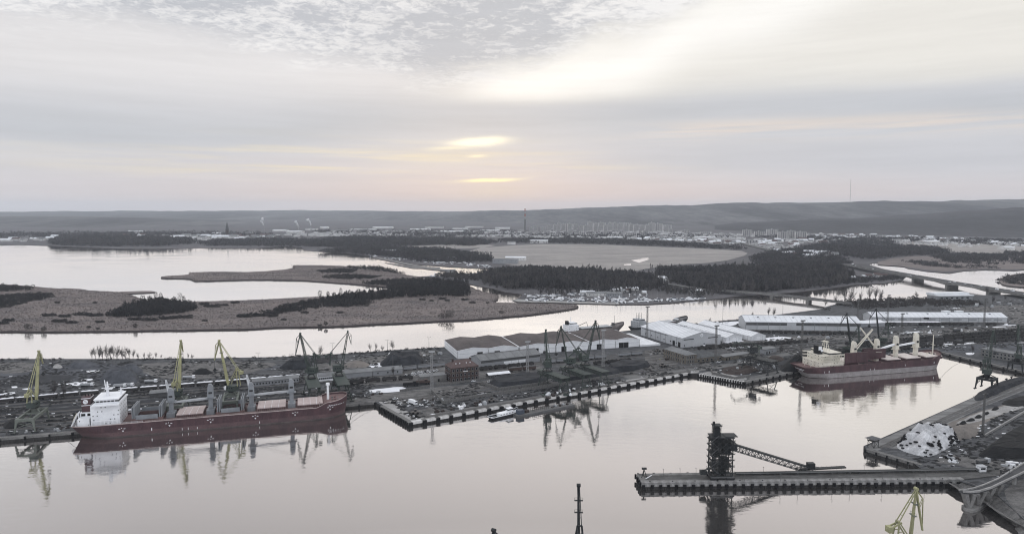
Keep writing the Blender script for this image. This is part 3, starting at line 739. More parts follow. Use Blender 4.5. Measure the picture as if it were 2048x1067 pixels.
def windows(t, xs, zs, w, h, name='window', m=None, side='front', D=0, L=0):
    f = MB(); f.box(-w / 2 - .12, w / 2 + .12, -.10, .05, -h / 2 - .12, h / 2 + .12); fm = f.mesh('window_frame', M_greyl if m is None else m)
    g = MB().box(-w / 2, w / 2, -.16, -.02, -h / 2, h / 2).mesh('pane', M_glass)
    for z in zs:
        for x in xs:
            loc, rz = ((x, 0, z), 0) if side == 'front' else ((0, x, z), -math.pi / 2) if side == 'left' else ((L, x, z), math.pi / 2)
            o = place(fm, name, t, loc, rz); place(g, 'pane', o)
def doors(t, xs, w, h, m=None, side='front', L=0):
    fm = MB().box(-w / 2, w / 2, -.12, .05, 0, h).mesh('door', m or M_black)
    for x in xs:
        loc, rz = ((x, 0, 0), 0) if side == 'front' else ((0, x, 0), -math.pi / 2) if side == 'left' else ((L, x, 0), math.pi / 2)
        place(fm, 'door', t, loc, rz)

def roof_seams(t, L, D, h, rise, axis, step, m=None, th=.42):
    b = MB(); W_, N_ = (L, D) if axis == 'y' else (D, L); n = int(N_ / step)
    for k in range(1, n):
        q = N_ * k / n
        for s_ in (0, 1):
            a, c = (s_ * W_, h + th), (W_ / 2, h + rise + th)
            b.bar((a[0], q, a[1]), (c[0], q, c[1]), .18, .12) if axis == 'y' else b.bar((q, a[0], a[1]), (q, c[0], c[1]), .18, .12)
    b.bar((W_ / 2, 0, h + rise + th), (W_ / 2, N_, h + rise + th), .7, .3) if axis == 'y' else b.bar((0, W_ / 2, h + rise + th), (N_, W_ / 2, h + rise + th), .7, .3)
    b.build('roof_seams', m or M_greyl, t)
# three white warehouses with brown roofs of two low gables each
WH, wrz, WL = frame((915, 717), (1279, 692)); wx = Vector((math.cos(wrz), math.sin(wrz), 0))
for k, (a, b_, dz_, lab) in enumerate([(0.0, .318, (.36, .64), 'white warehouse with brown double gable roof, nearest the brick office'), (.320, .712, (.08, .23, .62), 'middle white warehouse with brown roof behind the green cranes'),
                                  (.714, 1.0, (.17, .62, .72), 'white warehouse with brown roof next to the white tarpaulin stack')]):
    x0, L = a * WL, (b_ - a) * WL; D = 60
    t = thing('warehouse', lab, 'warehouse', (WH[0] + wx.x * x0, WH[1] + wx.y * x0, PZ), wrz, 'white warehouses with brown roofs')
    pr = [(0, -.5), (L, -.5), (L, 7.6), (L * .75, 10.2), (L * .5, 8.3), (L * .25, 10.0), (0, 7.6)]; n = len(pr)
    b = MB(); b.add([(x, 0, z) for x, z in pr] + [(x, D, z) for x, z in pr], [(i, n + i, n + (i + 1) % n, (i + 1) % n) for i in range(n)] + [tuple(range(n)), tuple(range(2 * n - 1, n - 1, -1))])
    b.build('wall', M_wallw if k == 9 else M_white, t)
    rp = pr[2:]; b = MB(); NS = 14
    for j in range(NS):
        for i in range(len(rp) - 1):
            for q in range(6):
                def P_(u, v):
                    x = rp[i][0] + (rp[i + 1][0] - rp[i][0]) * u; z = rp[i][1] + (rp[i + 1][1] - rp[i][1]) * u; y = -.15 + (D + .3) * v
                    bow = math.sin(min(1, max(0, v)) * math.pi) ** .6
                    return (x, y, z + .32 + bow * (2.6 + 1.4 * fbm(x + k * 70, y, .045, 3)) * (1 if 0 < v < 1 else 0) * math.sin(math.pi * min(1, max(0, x / L))) ** .3)
                b.quad(P_(q / 6, j / NS), P_(q / 6, (j + 1) / NS), P_((q + 1) / 6, (j + 1) / NS), P_((q + 1) / 6, j / NS))
    b.f = [f[::-1] for f in b.f]
    b.build('roof', M_roofb, t)
    e = MB()
    for i in range(len(rp) - 1):
        e.bar((rp[i][0], -.2, rp[i][1] + .15), (rp[i + 1][0], -.2, rp[i + 1][1] + .15), .35, .6)
    e.build('fascia', M_white, t)
    MB().box(L - .6, L + .6, -.1, D, 7.5, 8.3).build('gutter', M_roofw, t)
    doors(t, [f * L for f in dz_], 5.6, 5.4)
    pm = MB().box(-.12, .12, -.22, -.02, 0, 7.4).mesh('downpipe', M_greyd)
    for f in (.005, .5, .995): place(pm, 'downpipe', t, (f * L, 0, 0))
    sm = MB().box(0, L, -.08, .0, 4.4, 4.6).build('seam', M_greyl, t)
    if k == 0:
        for z in (2.2, 5.0): MB().box(-.08, 0, 0, D, z, z + .22).build('seam', M_greyl, t)
# big hall with a white pitched roof and its gable to the quay
loc, rz, L = frame((1364, 695), (1441, 688))
t = thing('storage_hall', 'large pale grey hall with pitched roof and round emblem on its gable', 'hall', loc, rz)
gable_wall(L, 80, 10.2, 5.2, 'y').build('wall', M_wallw, t); gable_roof(L, 80, 10.25, 5.2, .5, 'y').build('roof', M_roofw, t); roof_seams(t, L, 80, 10.25, 5.2, 'y', 5)
MB().box(2, 15, -.1, .02, 8.0, 8.9).build('louvre', M_black, t); MB().box(L - 17, L - 4, -.1, .02, 8.0, 8.9).build('louvre', M_black, t)
em = MB().tube((L / 2, 0, 11.8), (L / 2, -.18, 11.8), 1.9, n=24).build('emblem', M_white, t)
b = MB(); b.bar((L / 2 - .9, -.24, 11.1), (L / 2, -.24, 12.9), .3, .1); b.bar((L / 2 + .9, -.24, 11.1), (L / 2, -.24, 12.9), .3, .1); b.bar((L / 2, -.24, 10.9), (L / 2, -.24, 12.6), .3, .1); b.build('emblem_arrow', M_grey, em)
windows(t, [3, L - 22], [2.2], 1.4, 1.2)
doors(t, [5, 15], 4.2, 5.2, side='left'); windows(t, [10, 21, 33, 45, 58, 70], [3.6], 1.3, 1.3, side='left')
MB().box(-.1, 0, 26, 78, 8.4, 9.0).build('louvre', M_greyd, t)
pm = MB().box(-.14, 0, -.1, .1, 0, 10.1).mesh('downpipe', M_greyd)
for k in range(1, 8): place(pm, 'downpipe', t, (0, k * 10, 0))
for k in range(4): MB().box(L * .62 + k * 2.6, L * .62 + k * 2.6 + 1.2, 46, 47.2, 14.2 - k * .5, 15.2 - k * .5).build('roof_vent', M_grey, t)
# two white tent halls
for (a, b_, lab, D) in [((1452, 684), (1487, 682), 'white tent hall beside the big grey hall', 95), ((1502, 681.5), (1535, 680), 'white tent hall furthest from the big grey hall', 95)]:
    loc, rz, L = frame(a, b_); rz = wrz + R(4)
    t = thing('tent_hall', lab, 'hall', loc, rz, 'white tent halls')
    gable_wall(L, D, 5.0, 3.6, 'y').build('wall', M_tarpw, t); gable_roof(L, D, 5.05, 3.6, .3, 'y').build('roof', M_tarpw, t); roof_seams(t, L, D, 5.05, 3.6, 'y', 5)
    doors(t, [L * .5], 5, 4.4, M_white); pm = MB().box(-.1, .1, -.1, 0, 0, 5).mesh('post', M_grey)
    for k in range(6): place(pm, 'post', t, (k * L / 5, 0, 0))
    pm = MB().box(-.1, 0, -.1, .1, 0, 5).mesh('post', M_grey)
    for k in range(1, 16): place(pm, 'post', t, (0, k * D / 16, 0))
# long halls beyond the rail yard
def long_hall(a, b_, D, h, rise, lab, nb, open_band=True):
    loc, rz, L = frame(a, b_)
    t = thing('freight_shed', lab, 'shed', loc, rz, 'long freight sheds by the rail yard')
    gable_wall(L, D, h, rise, 'x').build('wall', M_wallw, t); gable_roof(L, D, h + .05, rise, .6, 'x').build('roof', M_roofw, t); roof_seams(t, L, D, h + .05, rise, 'x', 6)
    if open_band: MB().box(.6, L - .6, -.12, .02, h * .62, h * .92).build('window_band', M_greyd, t)
    pm = MB().box(-.2, .2, -.25, 0, 0, h - .2).mesh('column', M_grey)
    for k in range(nb + 1): place(pm, 'column', t, (k * L / nb, 0, 0))
    MB().box(0, L, -3.5, -.3, -.5, 1.1).build('loading_dock', M_concd, t)
    for k in range(6):
        f = .12 + .155 * k; MB().box(L * f, L * f + 2, D * .3, D * .3 + 2, h + rise * .6, h + rise * .6 + 1.4).build('roof_vent', M_grey, t)
    return t, L
t, L = long_hall((1491, 660), (1722, 663), 34, 10.5, 5.5, 'long pale freight shed with dark window band behind the tent halls', 10)
MB().box(L * .36, L * .44, -.4, .02, 0, 10).build('bay', M_wallw, t)
t, L = long_hall((1745, 644), (2014, 645.5), 26, 7.0, 4.5, 'longest pale freight shed, right of the two dark quay cranes', 14, False)
for k, f in enumerate((.1, .19, .30, .405, .51, .60, .71, .82, .9)): MB().box(L * f, L * f + 11, -.12, .02, 3.2, 4.9).build('window_band', M_wallg, t)
MB().box(L * .38, L * .42, -.14, .02, 4.5, 6.9).build('door', M_black, t)
for f in (.62, .72): MB().box(L * f, L * f + 9, 27, 33, 0, 11.5).build('lean_to', M_roofw, t)
loc, rz, L = frame((1745, 646.5), (1870, 647)); t = thing('loading_canopy', 'low white canopy along the longest freight shed', 'canopy', (loc[0], loc[1] - 12, PZ), rz)
MB().box(0, L, 0, 7, 3.6, 4.0).build('roof', M_roofw, t); pm = MB().box(-.15, .15, .2, .5, 0, 3.6).mesh('post', M_grey)
for k in range(12): place(pm, 'post', t, (1 + k * (L - 2) / 11, 0, 0))
loc, rz, L = frame((1660, 656), (1770, 652)); t = thing('depot', 'low white roofed depot between the two long freight sheds', 'shed', loc, rz)
gable_wall(L, 18, 4.5, 2, 'x').build('wall', M_wallg, t); gable_roof(L, 18, 4.55, 2, .5, 'x').build('roof', M_roofw, t); doors(t, [10, 24, 38], 4, 3.6)
loc, rz, L = frame((1876, 601), (1945, 599.5)); t = thing('shed', 'small white roofed shed by the river below the motorway bridge', 'shed', loc, rz)
MB().box(0, L, 0, 24, -.5, 7).build('wall', M_wallg, t); MB().box(-1, L + 1, -2, 25, 7.05, 8.6).build('roof', M_roofw, t); MB().box(-1, L + 1, 8, 25.5, 8.65, 11).build('upper_roof', M_roofw, t)
windows(t, [L * f for f in (.1, .25, .4, .55, .7, .85)], [4], 4, 2.2)
# stack under white tarpaulin
loc, rz, L = frame((1281, 693), (1327, 690)); t = thing('tarpaulin_stack', 'long stack under white tarpaulins left of the big grey hall', 'stack', loc, wrz + R(2))
b = MB(); g = np.random.default_rng(3)
for i in range(12):
    for j in range(5):
        zz = lambda u, v: (3.8 - 1.5 * abs(v - 2.5) / 2.5 + .5 * math.sin(u * 1.9 + v)) if 0 < v < 5 and 0 < u < 12 else 1.8
        b.quad((j * 5, i * 5.6, zz(i, j)), (j * 5 + 5, i * 5.6, zz(i, j + 1)), (j * 5 + 5, i * 5.6 + 5.6, zz(i + 1, j + 1)), (j * 5, i * 5.6 + 5.6, zz(i + 1, j)))
b.build('tarpaulin', M_tarpw, t); MB().box(.2, 24.8, .2, 67, -.3, 1.85).build('stack_side', M_white, t)
# brick office
loc, rz, L = frame((903, 765), (957, 759)); D = 16
t = thing('brick_office', 'three storey red brick office with hipped tile roof', 'office', loc, rz)
MB().box(0, L, 0, D, -.5, 12.5).build('wall', M_brick, t)
b = MB(); b.add([(-.6, -.6, 12.55), (L + .6, -.6, 12.55), (L + .6, D + .6, 12.55), (-.6, D + .6, 12.55), (6, D / 2, 17.6), (L - 6, D / 2, 17.6)], [(0, 1, 5, 4), (1, 2, 5), (2, 3, 4, 5), (3, 0, 4), (3, 2, 1, 0)])
rf = b.build('roof', M_brickt, t)
MB().box(3.5, 4.8, D / 2, D / 2 + 1.3, 14, 18.6).build('chimney', M_brick, rf); MB().box(L - 5, L - 3.7, D / 2, D / 2 + 1.3, 14, 18.6).build('chimney', M_brick, rf)
for x in (5, 8.5, 14.5, 18): MB().box(x, x + .7, 3.2, 3.6, 15.0, 15.8).build('rooflight', M_white, rf)
MB().box(-.2, L + .2, -.2, 0, 8.2, 8.6).build('string_course', M_bricky, t)
windows(t, [L * (k + .5) / 7 for k in range(7)], [2.2, 6.2, 10.2], 1.5, 2.0); windows(t, [4, 8, 12], [2.2, 6.2, 10.2], 1.5, 2.0, side='left'); windows(t, [4, 8, 12], [2.2, 6.2, 10.2], 1.5, 2.0, side='right', L=L)
doors(t, [L * .57], 1.6, 2.6)
MB().box(L * .42, L * .60, -.35, -.17, 8.65, 9.3).build('sign_board', M_white, t)
# grey shed with pale panels behind the brick office
loc, rz, L = frame((962, 737), (1080, 723)); t = thing('goods_shed', 'grey goods shed with pale panels between brick office and warehouse', 'shed', loc, rz)
gable_wall(L, 22, 7.5, 3.5, 'x').build('wall', M_wallg, t); gable_roof(L, 22, 7.55, 3.5, .8, 'x').build('roof', M_roofg, t); roof_seams(t, L, 22, 7.55, 3.5, 'x', 8, M_greyd)
pn = MB().box(.1, L / 8 - .3, -.12, .02, .4, 3.0).mesh('panel', M_wallg); pw = MB().box(.1, L / 8 - .3, -.12, .02, .4, 3.2).mesh('panel', M_white)
for k in range(8): place(pw if k in (3, 4, 5) else pn, 'panel', t, (k * L / 8, 0, 1.2))
MB().box(.1, L - .1, -.1, .02, 5.0, 7.2).build('window_band', M_greyd, t)
# low sheds along the tracks on the left
def low_shed(a, b_, D, h, rise, lab, wm, rm, nw, name='low_shed'):
    loc, rz, L = frame(a, b_); t = thing(name, lab, 'shed', loc, rz)
    gable_wall(L, D, h, rise, 'x').build('wall', wm, t); gable_roof(L, D, h + .04, rise, .5, 'x').build('roof', rm, t)
    if nw: windows(t, [L * (k + .5) / nw for k in range(nw)], [h * .55], 1.2, 1.3)
    return t, L
low_shed((505, 773), (548, 769), 9, 4.0, 1.6, 'low grey roofed shed behind the second ship crane from the bow', M_wallg, M_roofg, 7)
low_shed((549, 769), (598, 764), 9, 4.0, 1.6, 'low grey roofed shed left of the lattice gantry cranes', M_wallg, M_roofg, 8)
low_shed((637, 763), (668, 760), 9, 4.6, 1.8, 'small white walled shed with windows between the two lattice gantry cranes', M_white, M_roofg, 8)
low_shed((690, 757), (745, 752), 12, 4.5, 1.8, 'long dark roofed shed right of the lattice gantry cranes', M_wallg, M_roofg, 0)
low_shed((746, 752), (805, 747), 12, 4.5, 1.8, 'long dark roofed shed nearest the parked cars', M_wallg, M_roofg, 3)
low_shed((300, 796), (352, 791), 10, 3.6, .6, 'flat grey roofed shed behind the first ship crane', M_greyd, M_roofg, 0)
loc, rz, L = frame((841, 766), (893, 761)); t = thing('substation', 'plain grey flat roofed block beside the brick office', 'building', loc, rz)
MB().box(0, L, 0, 10, -.5, 5.2).build('wall', M_concd, t); MB().box(-.3, L + .3, -.3, 10.3, 5.2, 5.6).build('roof', M_roofg, t); doors(t, [4, 16], 1.6, 2.4)
low_shed((978, 757), (995, 755), 7, 3.2, 1.0, 'small dark hut with snowy roof at the coal wall', M_greyd, M_snow, 2)
low_shed((997, 755), (1020, 752.5), 7, 3.2, 1.0, 'small brown hut with snowy roof nearer the lattice mast', M_rust, M_snow, 2)
# dun brick workshop with saw tooth sheds
loc, rz, L = frame((1371, 728), (1393, 725.5)); D = 34
t = thing('brick_workshop', 'dun brick workshop with tall windows and saw-tooth roofs', 'workshop', loc, rz)
MB().box(0, L, 0, D, -.5, 8.6).build('wall', M_bricky, t)
b = MB(); b.add([(-.4, -.4, 8.65), (L + .4, -.4, 8.65), (L + .4, D + .4, 8.65), (-.4, D + .4, 8.65), (L / 2, 4, 11.6), (L / 2, D - 4, 11.6)], [(0, 1, 4), (1, 2, 5, 4), (2, 3, 5), (3, 0, 4, 5), (3, 2, 1, 0)]); b.build('roof', M_roofg, t)
windows(t, [1.6 + 2.05 * k for k in range(5)], [2.2, 6.2], 1.0, 2.6); windows(t, [3 + 3.6 * k for k in range(9)], [2.2, 6.2], 1.1, 2.6, side='left')
for k in range(6):
    x0 = L + k * 5.2; b = MB(); b.add([(x0, .3, -.5), (x0 + 5.2, .3, -.5), (x0 + 5.2, 26, -.5), (x0, 26, -.5), (x0, .3, 4.4), (x0 + 5.2, .3, 4.4), (x0 + 5.2, 26, 4.4), (x0, 26, 4.4)], [(3, 2, 1, 0), (0, 1, 5, 4), (1, 2, 6, 5), (2, 3, 7, 6), (3, 0, 4, 7), (4, 5, 6, 7)])
    b.build('bay_wall', M_bricky, t)
    b = MB(); b.extrude_profile([(0, 0), (0, 0)], 0, 0) if False else None
    vs = [(x0, .1, 4.45), (x0 + 5.15, .1, 4.45), (x0 + .3, .1, 6.6), (x0, 26.2, 4.45), (x0 + 5.15, 26.2, 4.45), (x0 + .3, 26.2, 6.6)]
    b.add(vs, [(0, 1, 2), (5, 4, 3), (1, 4, 5, 2), (0, 2, 5, 3), (0, 3, 4, 1)]); b.build('saw_tooth_roof', M_roofg, t)
windows(t, [L + 2.6 + 5.2 * k for k in range(6)], [2.2], 2.2, 1.6)
# grey building at the right edge
loc, rz, L = frame((1962, 712), (2110, 738)); t = thing('yard_office', 'two storey grey building with flat roof at the right edge', 'building', loc, rz)
MB().box(0, L, 0, 13, -.5, 7.5).build('wall', M_concd, t); MB().box(-.6, L + .6, -.6, 13.6, 7.5, 8.1).build('roof', M_roofg, t)
windows(t, [2 + 3.3 * k for k in range(int(L / 3.3))], [2.2, 5.4], 1.7, 1.7)
for lab, a, b_, h, m_ in [('low brown brick store along the access road', (1449, 721), (1500, 713), 3.5, M_bricky), ('pale roofed hut by the green loading hopper', (1530, 708), (1553, 704), 4.5, M_wallg)]:
    loc, rz, L = frame(a, b_); t = thing('store_hut', lab, 'hut', loc, rz); MB().box(0, L, 0, 9, -.5, h).build('wall', m_, t); MB().box(-.5, L + .5, -.5, 9.5, h, h + .5).build('roof', M_roofg, t)
    doors(t, [3, 7], 1.8, 2.3); windows(t, [11], [1.9], 1.2, 1.1)
# yard walls
def wall_run(px, h, lab, m=None, th=.4, pan=5.0):
    pts = [G(x, y, PZ) for x, y in px]; t = thing('yard_wall', lab, 'wall', pts[0])
    for a, b_ in zip(pts, pts[1:]):
        d = b_ - a; n = max(1, round(d.length / pan)); L = d.length / n; rz = math.atan2(d.y, d.x)
        me = MATS.setdefault('_wall%.2f%.2f' % (L, h), MB().box(.04, L - .04, -th / 2, th / 2, -.3, h).mesh('wall_panel', m or M_concd))
        pm = MATS.setdefault('_wpost%.2f' % h, MB().box(-.2, .2, -th, th, -.3, h + .15).mesh('buttress', M_concd))
        for k in range(n):
            p = a + d * (k / n) - pts[0]; place(me, 'wall_panel', t, p, rz); place(pm, 'buttress', t, p, rz)
wall_run([(862, 783), (886, 807), (960, 794), (1085, 776), (1240, 752)], 2.6, 'concrete panel wall along the centre quay tracks')
wall_run([(965, 768), (998, 781), (1098, 768)], 2.8, 'concrete wall holding the coal stock beside the brick office')
wall_run([(800, 782), (1060, 745)], 1.6, 'low wall between yard track and brick office')
wall_run([(1420, 737), (1425, 748), (1470, 758), (1500, 753)], 2.2, 'concrete fence round the scrap yard at the quay corner')
# ---------------------------------------------------------------- heaps of coal, slag and sand
def heap(name, px, h, m, label, cat='heap', seed=0, group=None, flat=.35, top=None, jag=.12, ang=None):
    """a heap on the outline px; rises inward to height h with an uneven crest"""
    pts = [G(x, y, PZ) for x, y in px]; pts = smooth_poly(pts, 2, .25); c = sum(pts, Vector()) / len(pts)
    n = len(pts); rings = 9; V_, F_ = [], []
    for k in range(rings + 1):
        f = k / rings
        for i, p in enumerate(pts):
            s = 1 - f * (1 - flat) if k < rings else flat * .5
            q = c + (p - c) * s; z = h * min(1, f * 1.12) ** .92
            nz = fbm(q.x + seed * 31, q.y, .09, 4)
            if 0 < k: z = max(.05, z * (1 + jag * 2.2 * nz)); q += Vector((nz * 1.2, fbm(q.y, q.x + seed, .12, 3) * 1.2, 0)) * (1 if k else 0)
            V_.append((q.x - c.x, q.y - c.y, z if k else -.15))
    for k in range(rings):
        for i in range(n): F_.append((k * n + i, k * n + (i + 1) % n, (k + 1) * n + (i + 1) % n, (k + 1) * n + i))
    F_.append(tuple(rings * n + i for i in range(n)))
    ar = sum(pts[i].x * pts[(i + 1) % n].y - pts[(i + 1) % n].x * pts[i].y for i in range(n))
    if ar < 0: F_ = [f[::-1] for f in F_]
    me = bpy.data.meshes.new(name); me.from_pydata(V_, [], F_); me.materials.append(m)
    o = bpy.data.objects.new(name, me); COL.objects.link(o); o.location = (c.x, c.y, PZ); tag(o, label, cat, group); return o
heap('coal_heap', [(758, 733), (762, 722), (790, 716), (840, 716), (858, 724), (850, 735), (800, 737)], 10.5, M_coke, 'big dark coal heap left of the warehouses', seed=1, flat=.5)
heap('coal_heap', [(553, 736), (575, 729), (610, 727), (632, 731), (618, 738), (580, 740)], 7.5, M_coke, 'dark coal heap right of the third yellow crane', seed=2, flat=.42)
heap('slag_heap', [(195, 765), (205, 752), (235, 746), (270, 750), (282, 762), (262, 769), (220, 769)], 9, M_slag, 'grey slag heap with flat top behind the ship funnel', seed=3, flat=.5)
heap('slag_heap', [(235, 744), (250, 734), (275, 733), (290, 740), (278, 748), (250, 748)], 6.5, M_slag, 'pointed grey slag heap just behind the larger flat one', seed=4, flat=.2)
heap('slag_heap', [(130, 731), (150, 724), (185, 724), (200, 730), (175, 736), (140, 736)], 4, M_slag, 'low grey slag heap by the shore left of the bare trees', seed=5)
heap('slag_heap', [(102, 736), (108, 731), (124, 731), (126, 736)], 2.5, M_conc, 'small pale gravel heap near the river shore', seed=6)
heap('coal_heap', [(378, 748), (392, 741), (418, 741), (430, 746), (410, 749)], 4, M_coal, 'small black coal heap between the second and third yellow cranes', seed=7, flat=.25)
heap('coal_heap', [(0, 855), (10, 842), (40, 842), (60, 850), (30, 858)], 3, M_coal, 'low coal heap at the foot of the leftmost crane', seed=8)
heap('sand_heap', [(680, 733), (700, 722), (730, 722), (745, 731), (715, 736)], 2.5, M_sand, 'flat pale sand heap left of the big coal heap', seed=9)
heap('coal_heap', [(1556, 742), (1566, 725), (1600, 716), (1638, 716), (1648, 728), (1620, 738), (1585, 745)], 11, M_coal, 'pointed coal heap at the stern of the right ship', seed=10, flat=.22)
heap('coal_heap', [(1640, 720), (1650, 708), (1690, 704), (1720, 706), (1710, 714), (1670, 722)], 7, M_coal, 'coal heap hidden partly behind the right ship house', seed=11)
heap('coal_stock', [(972, 770), (1000, 780), (1090, 768), (1098, 752), (1060, 749), (985, 760)], 4.5, M_coke, 'flat topped coal stock behind the concrete wall', 'coal stock', 12, None, .78)
heap('coal_stock', [(1100, 768), (1200, 755), (1245, 748), (1240, 736), (1180, 738), (1110, 750)], 3.2, M_coke, 'flat coal stock under the green gantry cranes', 'coal stock', 13, None, .8)
heap('coal_stock', [(1215, 747), (1290, 738), (1306, 728), (1265, 723), (1210, 732)], 4.2, M_coke, 'flat coal stock right of the green gantry cranes', 'coal stock', 14, None, .78)
heap('scrap_heap', [(1440, 742), (1450, 733), (1500, 730), (1520, 738), (1490, 750), (1450, 748)], 2.0, M_rust, 'rusty scrap heap inside the fence at the quay corner', 'scrap heap', 15, None, .6, jag=.5)
heap('earth_mound', [(1395, 734), (1402, 728), (1420, 727), (1425, 732)], 1.6, M_dirt, 'small earth mound by the dun brick workshop', seed=16)
heap('earth_mound', [(1525, 722), (1535, 714), (1560, 713), (1572, 720), (1550, 725)], 3.4, M_rust, 'brown earth mound left of the pointed coal heap', seed=17)
heap('sand_heap', [(700, 806), (730, 797), (760, 797), (758, 802), (720, 808)], 1.0, M_dirt, 'thin spread of earth behind the ship bow', seed=18)
for i, (x, y, w, h, m_, l) in enumerate([(640, 722, 26, 3, M_thick, 'dark mound with scrub near the river shore'), (662, 716, 16, 3, M_thick, 'dark mound by the tall lamp post at the river shore')]):
    heap('overgrown_mound', [(x - w, y + 2), (x - w * .5, y - 3), (x + w * .6, y - 3), (x + w, y + 1), (x, y + 4)], h, m_, l, 'mound', 20 + i)
# black heaps with white snow crests behind the first open hatch of the left ship
for i, (px, h, l) in enumerate([([(252, 838), (258, 829), (290, 825), (300, 830), (285, 838)], 5.0, 'black coal heap with snowy crest next to the white ship house'), ([(298, 835), (310, 826), (345, 822), (356, 827), (335, 834)], 5.5, 'black coal heap with snowy crest behind the first ship crane')]):
    o = heap('coal_heap', px, h, M_coal, l, seed=30 + i, flat=.5)
    b = MB(); pts = [G(px[1][0] + (px[3][0] - px[1][0]) * k / 8, px[1][1] + (px[3][1] - px[1][1]) * k / 8, PZ) - o.location for k in range(9)]
    for k in range(8):
        f = lambda t: h * (1.02 - .22 * abs(t - 4) / 4) + .15
        a, c = pts[k], pts[k + 1]; b.add([(a.x, a.y - 1.0, f(k) - .6), (c.x, c.y - 1.0, f(k + 1) - .6), (c.x, c.y, f(k + 1) + .25), (a.x, a.y, f(k) + .25), (c.x, c.y + 1.2, f(k + 1) - .5), (a.x, a.y + 1.2, f(k) - .5)], [(0, 1, 2, 3), (3, 2, 4, 5)])
    b.build('snow_crest', M_snow, o)

# ---------------------------------------------------------------- railway wagons
def wagon_proto(kind, L=13.2):
    """an open wagon; x along the track, centre at the origin"""
    W_, body, load = {'snow': (2.9, M_wag, M_snow), 'coal': (2.9, M_wag, M_coal), 'brown': (2.9, M_wagb, M_coke), 'box': (2.9, M_wagb, None), 'grey': (2.9, M_wallg, None)}[kind]
    t = thing('railway_wagon', 'x', 'wagon'); H_ = 3.5 if kind in ('box', 'grey') else 3.0
    b = MB(); b.box(-L / 2 + .4, L / 2 - .4, -W_ / 2, W_ / 2, 1.15, H_)
    for k in range(9):
        x = -L / 2 + .6 + k * (L - 1.2) / 8
        for s_ in (-1, 1): b.box(x - .09, x + .09, s_ * (W_ / 2 + .05) - .06, s_ * (W_ / 2 + .05) + .06, 1.1, H_)
    b.build('body', body, t)
    if load:
        b = MB(); n = 8
        for k in range(n):
            x0, x1 = -L / 2 + .5 + k * (L - 1) / n, -L / 2 + .5 + (k + 1) * (L - 1) / n; hh = lambda q: H_ + .12 + (.5 + .25 * math.sin(q * 2.1)) * (0 < q < n)
            b.add([(x0, -1.38, H_ + .02), (x1, -1.38, H_ + .02), (x1, 0, hh(k + 1)), (x0, 0, hh(k)), (x1, 1.38, H_ + .02), (x0, 1.38, H_ + .02)], [(0, 1, 2, 3), (3, 2, 4, 5)])
        b.build('load', load, t)
    else:
        b = MB(); b.extrude_profile([(-1.5, H_), (1.5, H_), (1.3, H_ + .45), (0, H_ + .7), (-1.3, H_ + .45)], -L / 2 + .3, L / 2 - .3); b.build('roof', M_greyd, t)
    bo = MB(); bo.box(-1.5, 1.5, -1.1, 1.1, .45, .95)
    for x in (-.9, .9):
        for y in (-.78, .78): bo.tube((x, y - .08, .46), (x, y + .08, .46), .46, n=8)
    bm = bo.mesh('bogie', M_black)
    for x in (-L / 2 + 2.2, L / 2 - 2.2): place(bm, 'bogie', t, (x, 0, 0))
    MB().box(-L / 2 + .1, L / 2 - .1, -1.2, 1.2, .95, 1.14).build('underframe', M_black, t)
    return t
WPROTO = {}
ORD = ['first', 'second', 'third', 'fourth', 'fifth', 'sixth', 'seventh', 'eighth', 'ninth', 'tenth', 'eleventh', 'twelfth', 'thirteenth', 'fourteenth', 'fifteenth', 'sixteenth', 'seventeenth', 'eighteenth', 'nineteenth', 'twentieth'] + ['twenty-' + k for k in ('first', 'second', 'third', 'fourth', 'fifth', 'sixth', 'seventh', 'eighth', 'ninth')]
def train(px, kind, lab0, group, skip=(), L=13.2, gap=.8, kinds=None):
    pts = [G(x, y, PZ) for x, y in px]; seg = []; tot = 0
    for a, b_ in zip(pts, pts[1:]): seg.append((tot, a, b_)); tot += (b_ - a).length
    n = int(tot / (L + gap)); full = [i for i in range(n) if i not in skip]
    for i in range(n):
        if i in skip: continue
        s = (i + .5) * (L + gap); k_ = kinds[i % len(kinds)] if kinds else kind
        label = ORD[full.index(i)] + ' from the left, ' + lab0
        for s0, a, b_ in seg:
            if s0 <= s <= s0 + (b_ - a).length:
                d = b_ - a; p = a + d.normalized() * (s - s0); rz = math.atan2(d.y, d.x)
                if k_ not in WPROTO: o = WPROTO[k_] = wagon_proto(k_); o.location = (p.x, p.y, PZ + .34); o.rotation_euler = (0, 0, rz); o['label'] = label; o['group'] = group
                else: dup(WPROTO[k_], (p.x, p.y, PZ + .34), rz, label, group)
train([(-60, 813), (0, 806), (160, 790.5), (300, 780), (420, 770.5), (500, 764), (612, 755)], 'snow', 'snow topped open wagon in the long left hand train', 'snow topped wagons of the left train', skip=(6, 17))
train([(-30, 799), (14, 796)], 'snow', 'snow topped wagon standing alone at the left edge', 'snow topped wagons at the left edge')
train([(662, 772), (742, 764), (842, 757)], 'coal', 'dark open wagon in the train before the long dark roofed sheds', 'dark wagons before the sheds')
train([(805, 741.5), (900, 731)], 'grey', 'grey covered wagon left of the brick office', 'covered wagons behind the brick office')
train([(958, 741), (1078, 729)], 'coal', 'dark open wagon beside the grey goods shed', 'wagons beside the goods shed')
train([(1016, 744), (1090, 737)], 'box', 'brown covered wagon behind the tall lattice mast', 'brown wagons behind the lattice mast')
train([(1085, 728), (1295, 708)], 'grey', 'grey covered wagon in front of the warehouse doors', 'covered wagons in front of the warehouses', skip=(5,), kinds=['grey', 'grey', 'coal'])
train([(1186, 730), (1282, 721)], 'coal', 'dark wagon in the short row behind the right coal stock', 'dark wagons behind the right coal stock')
train([(1395, 700), (1440, 695), (1632, 684)], 'coal', 'dark open wagon in the long train before the tent halls', 'wagons of the long train before the tent halls')
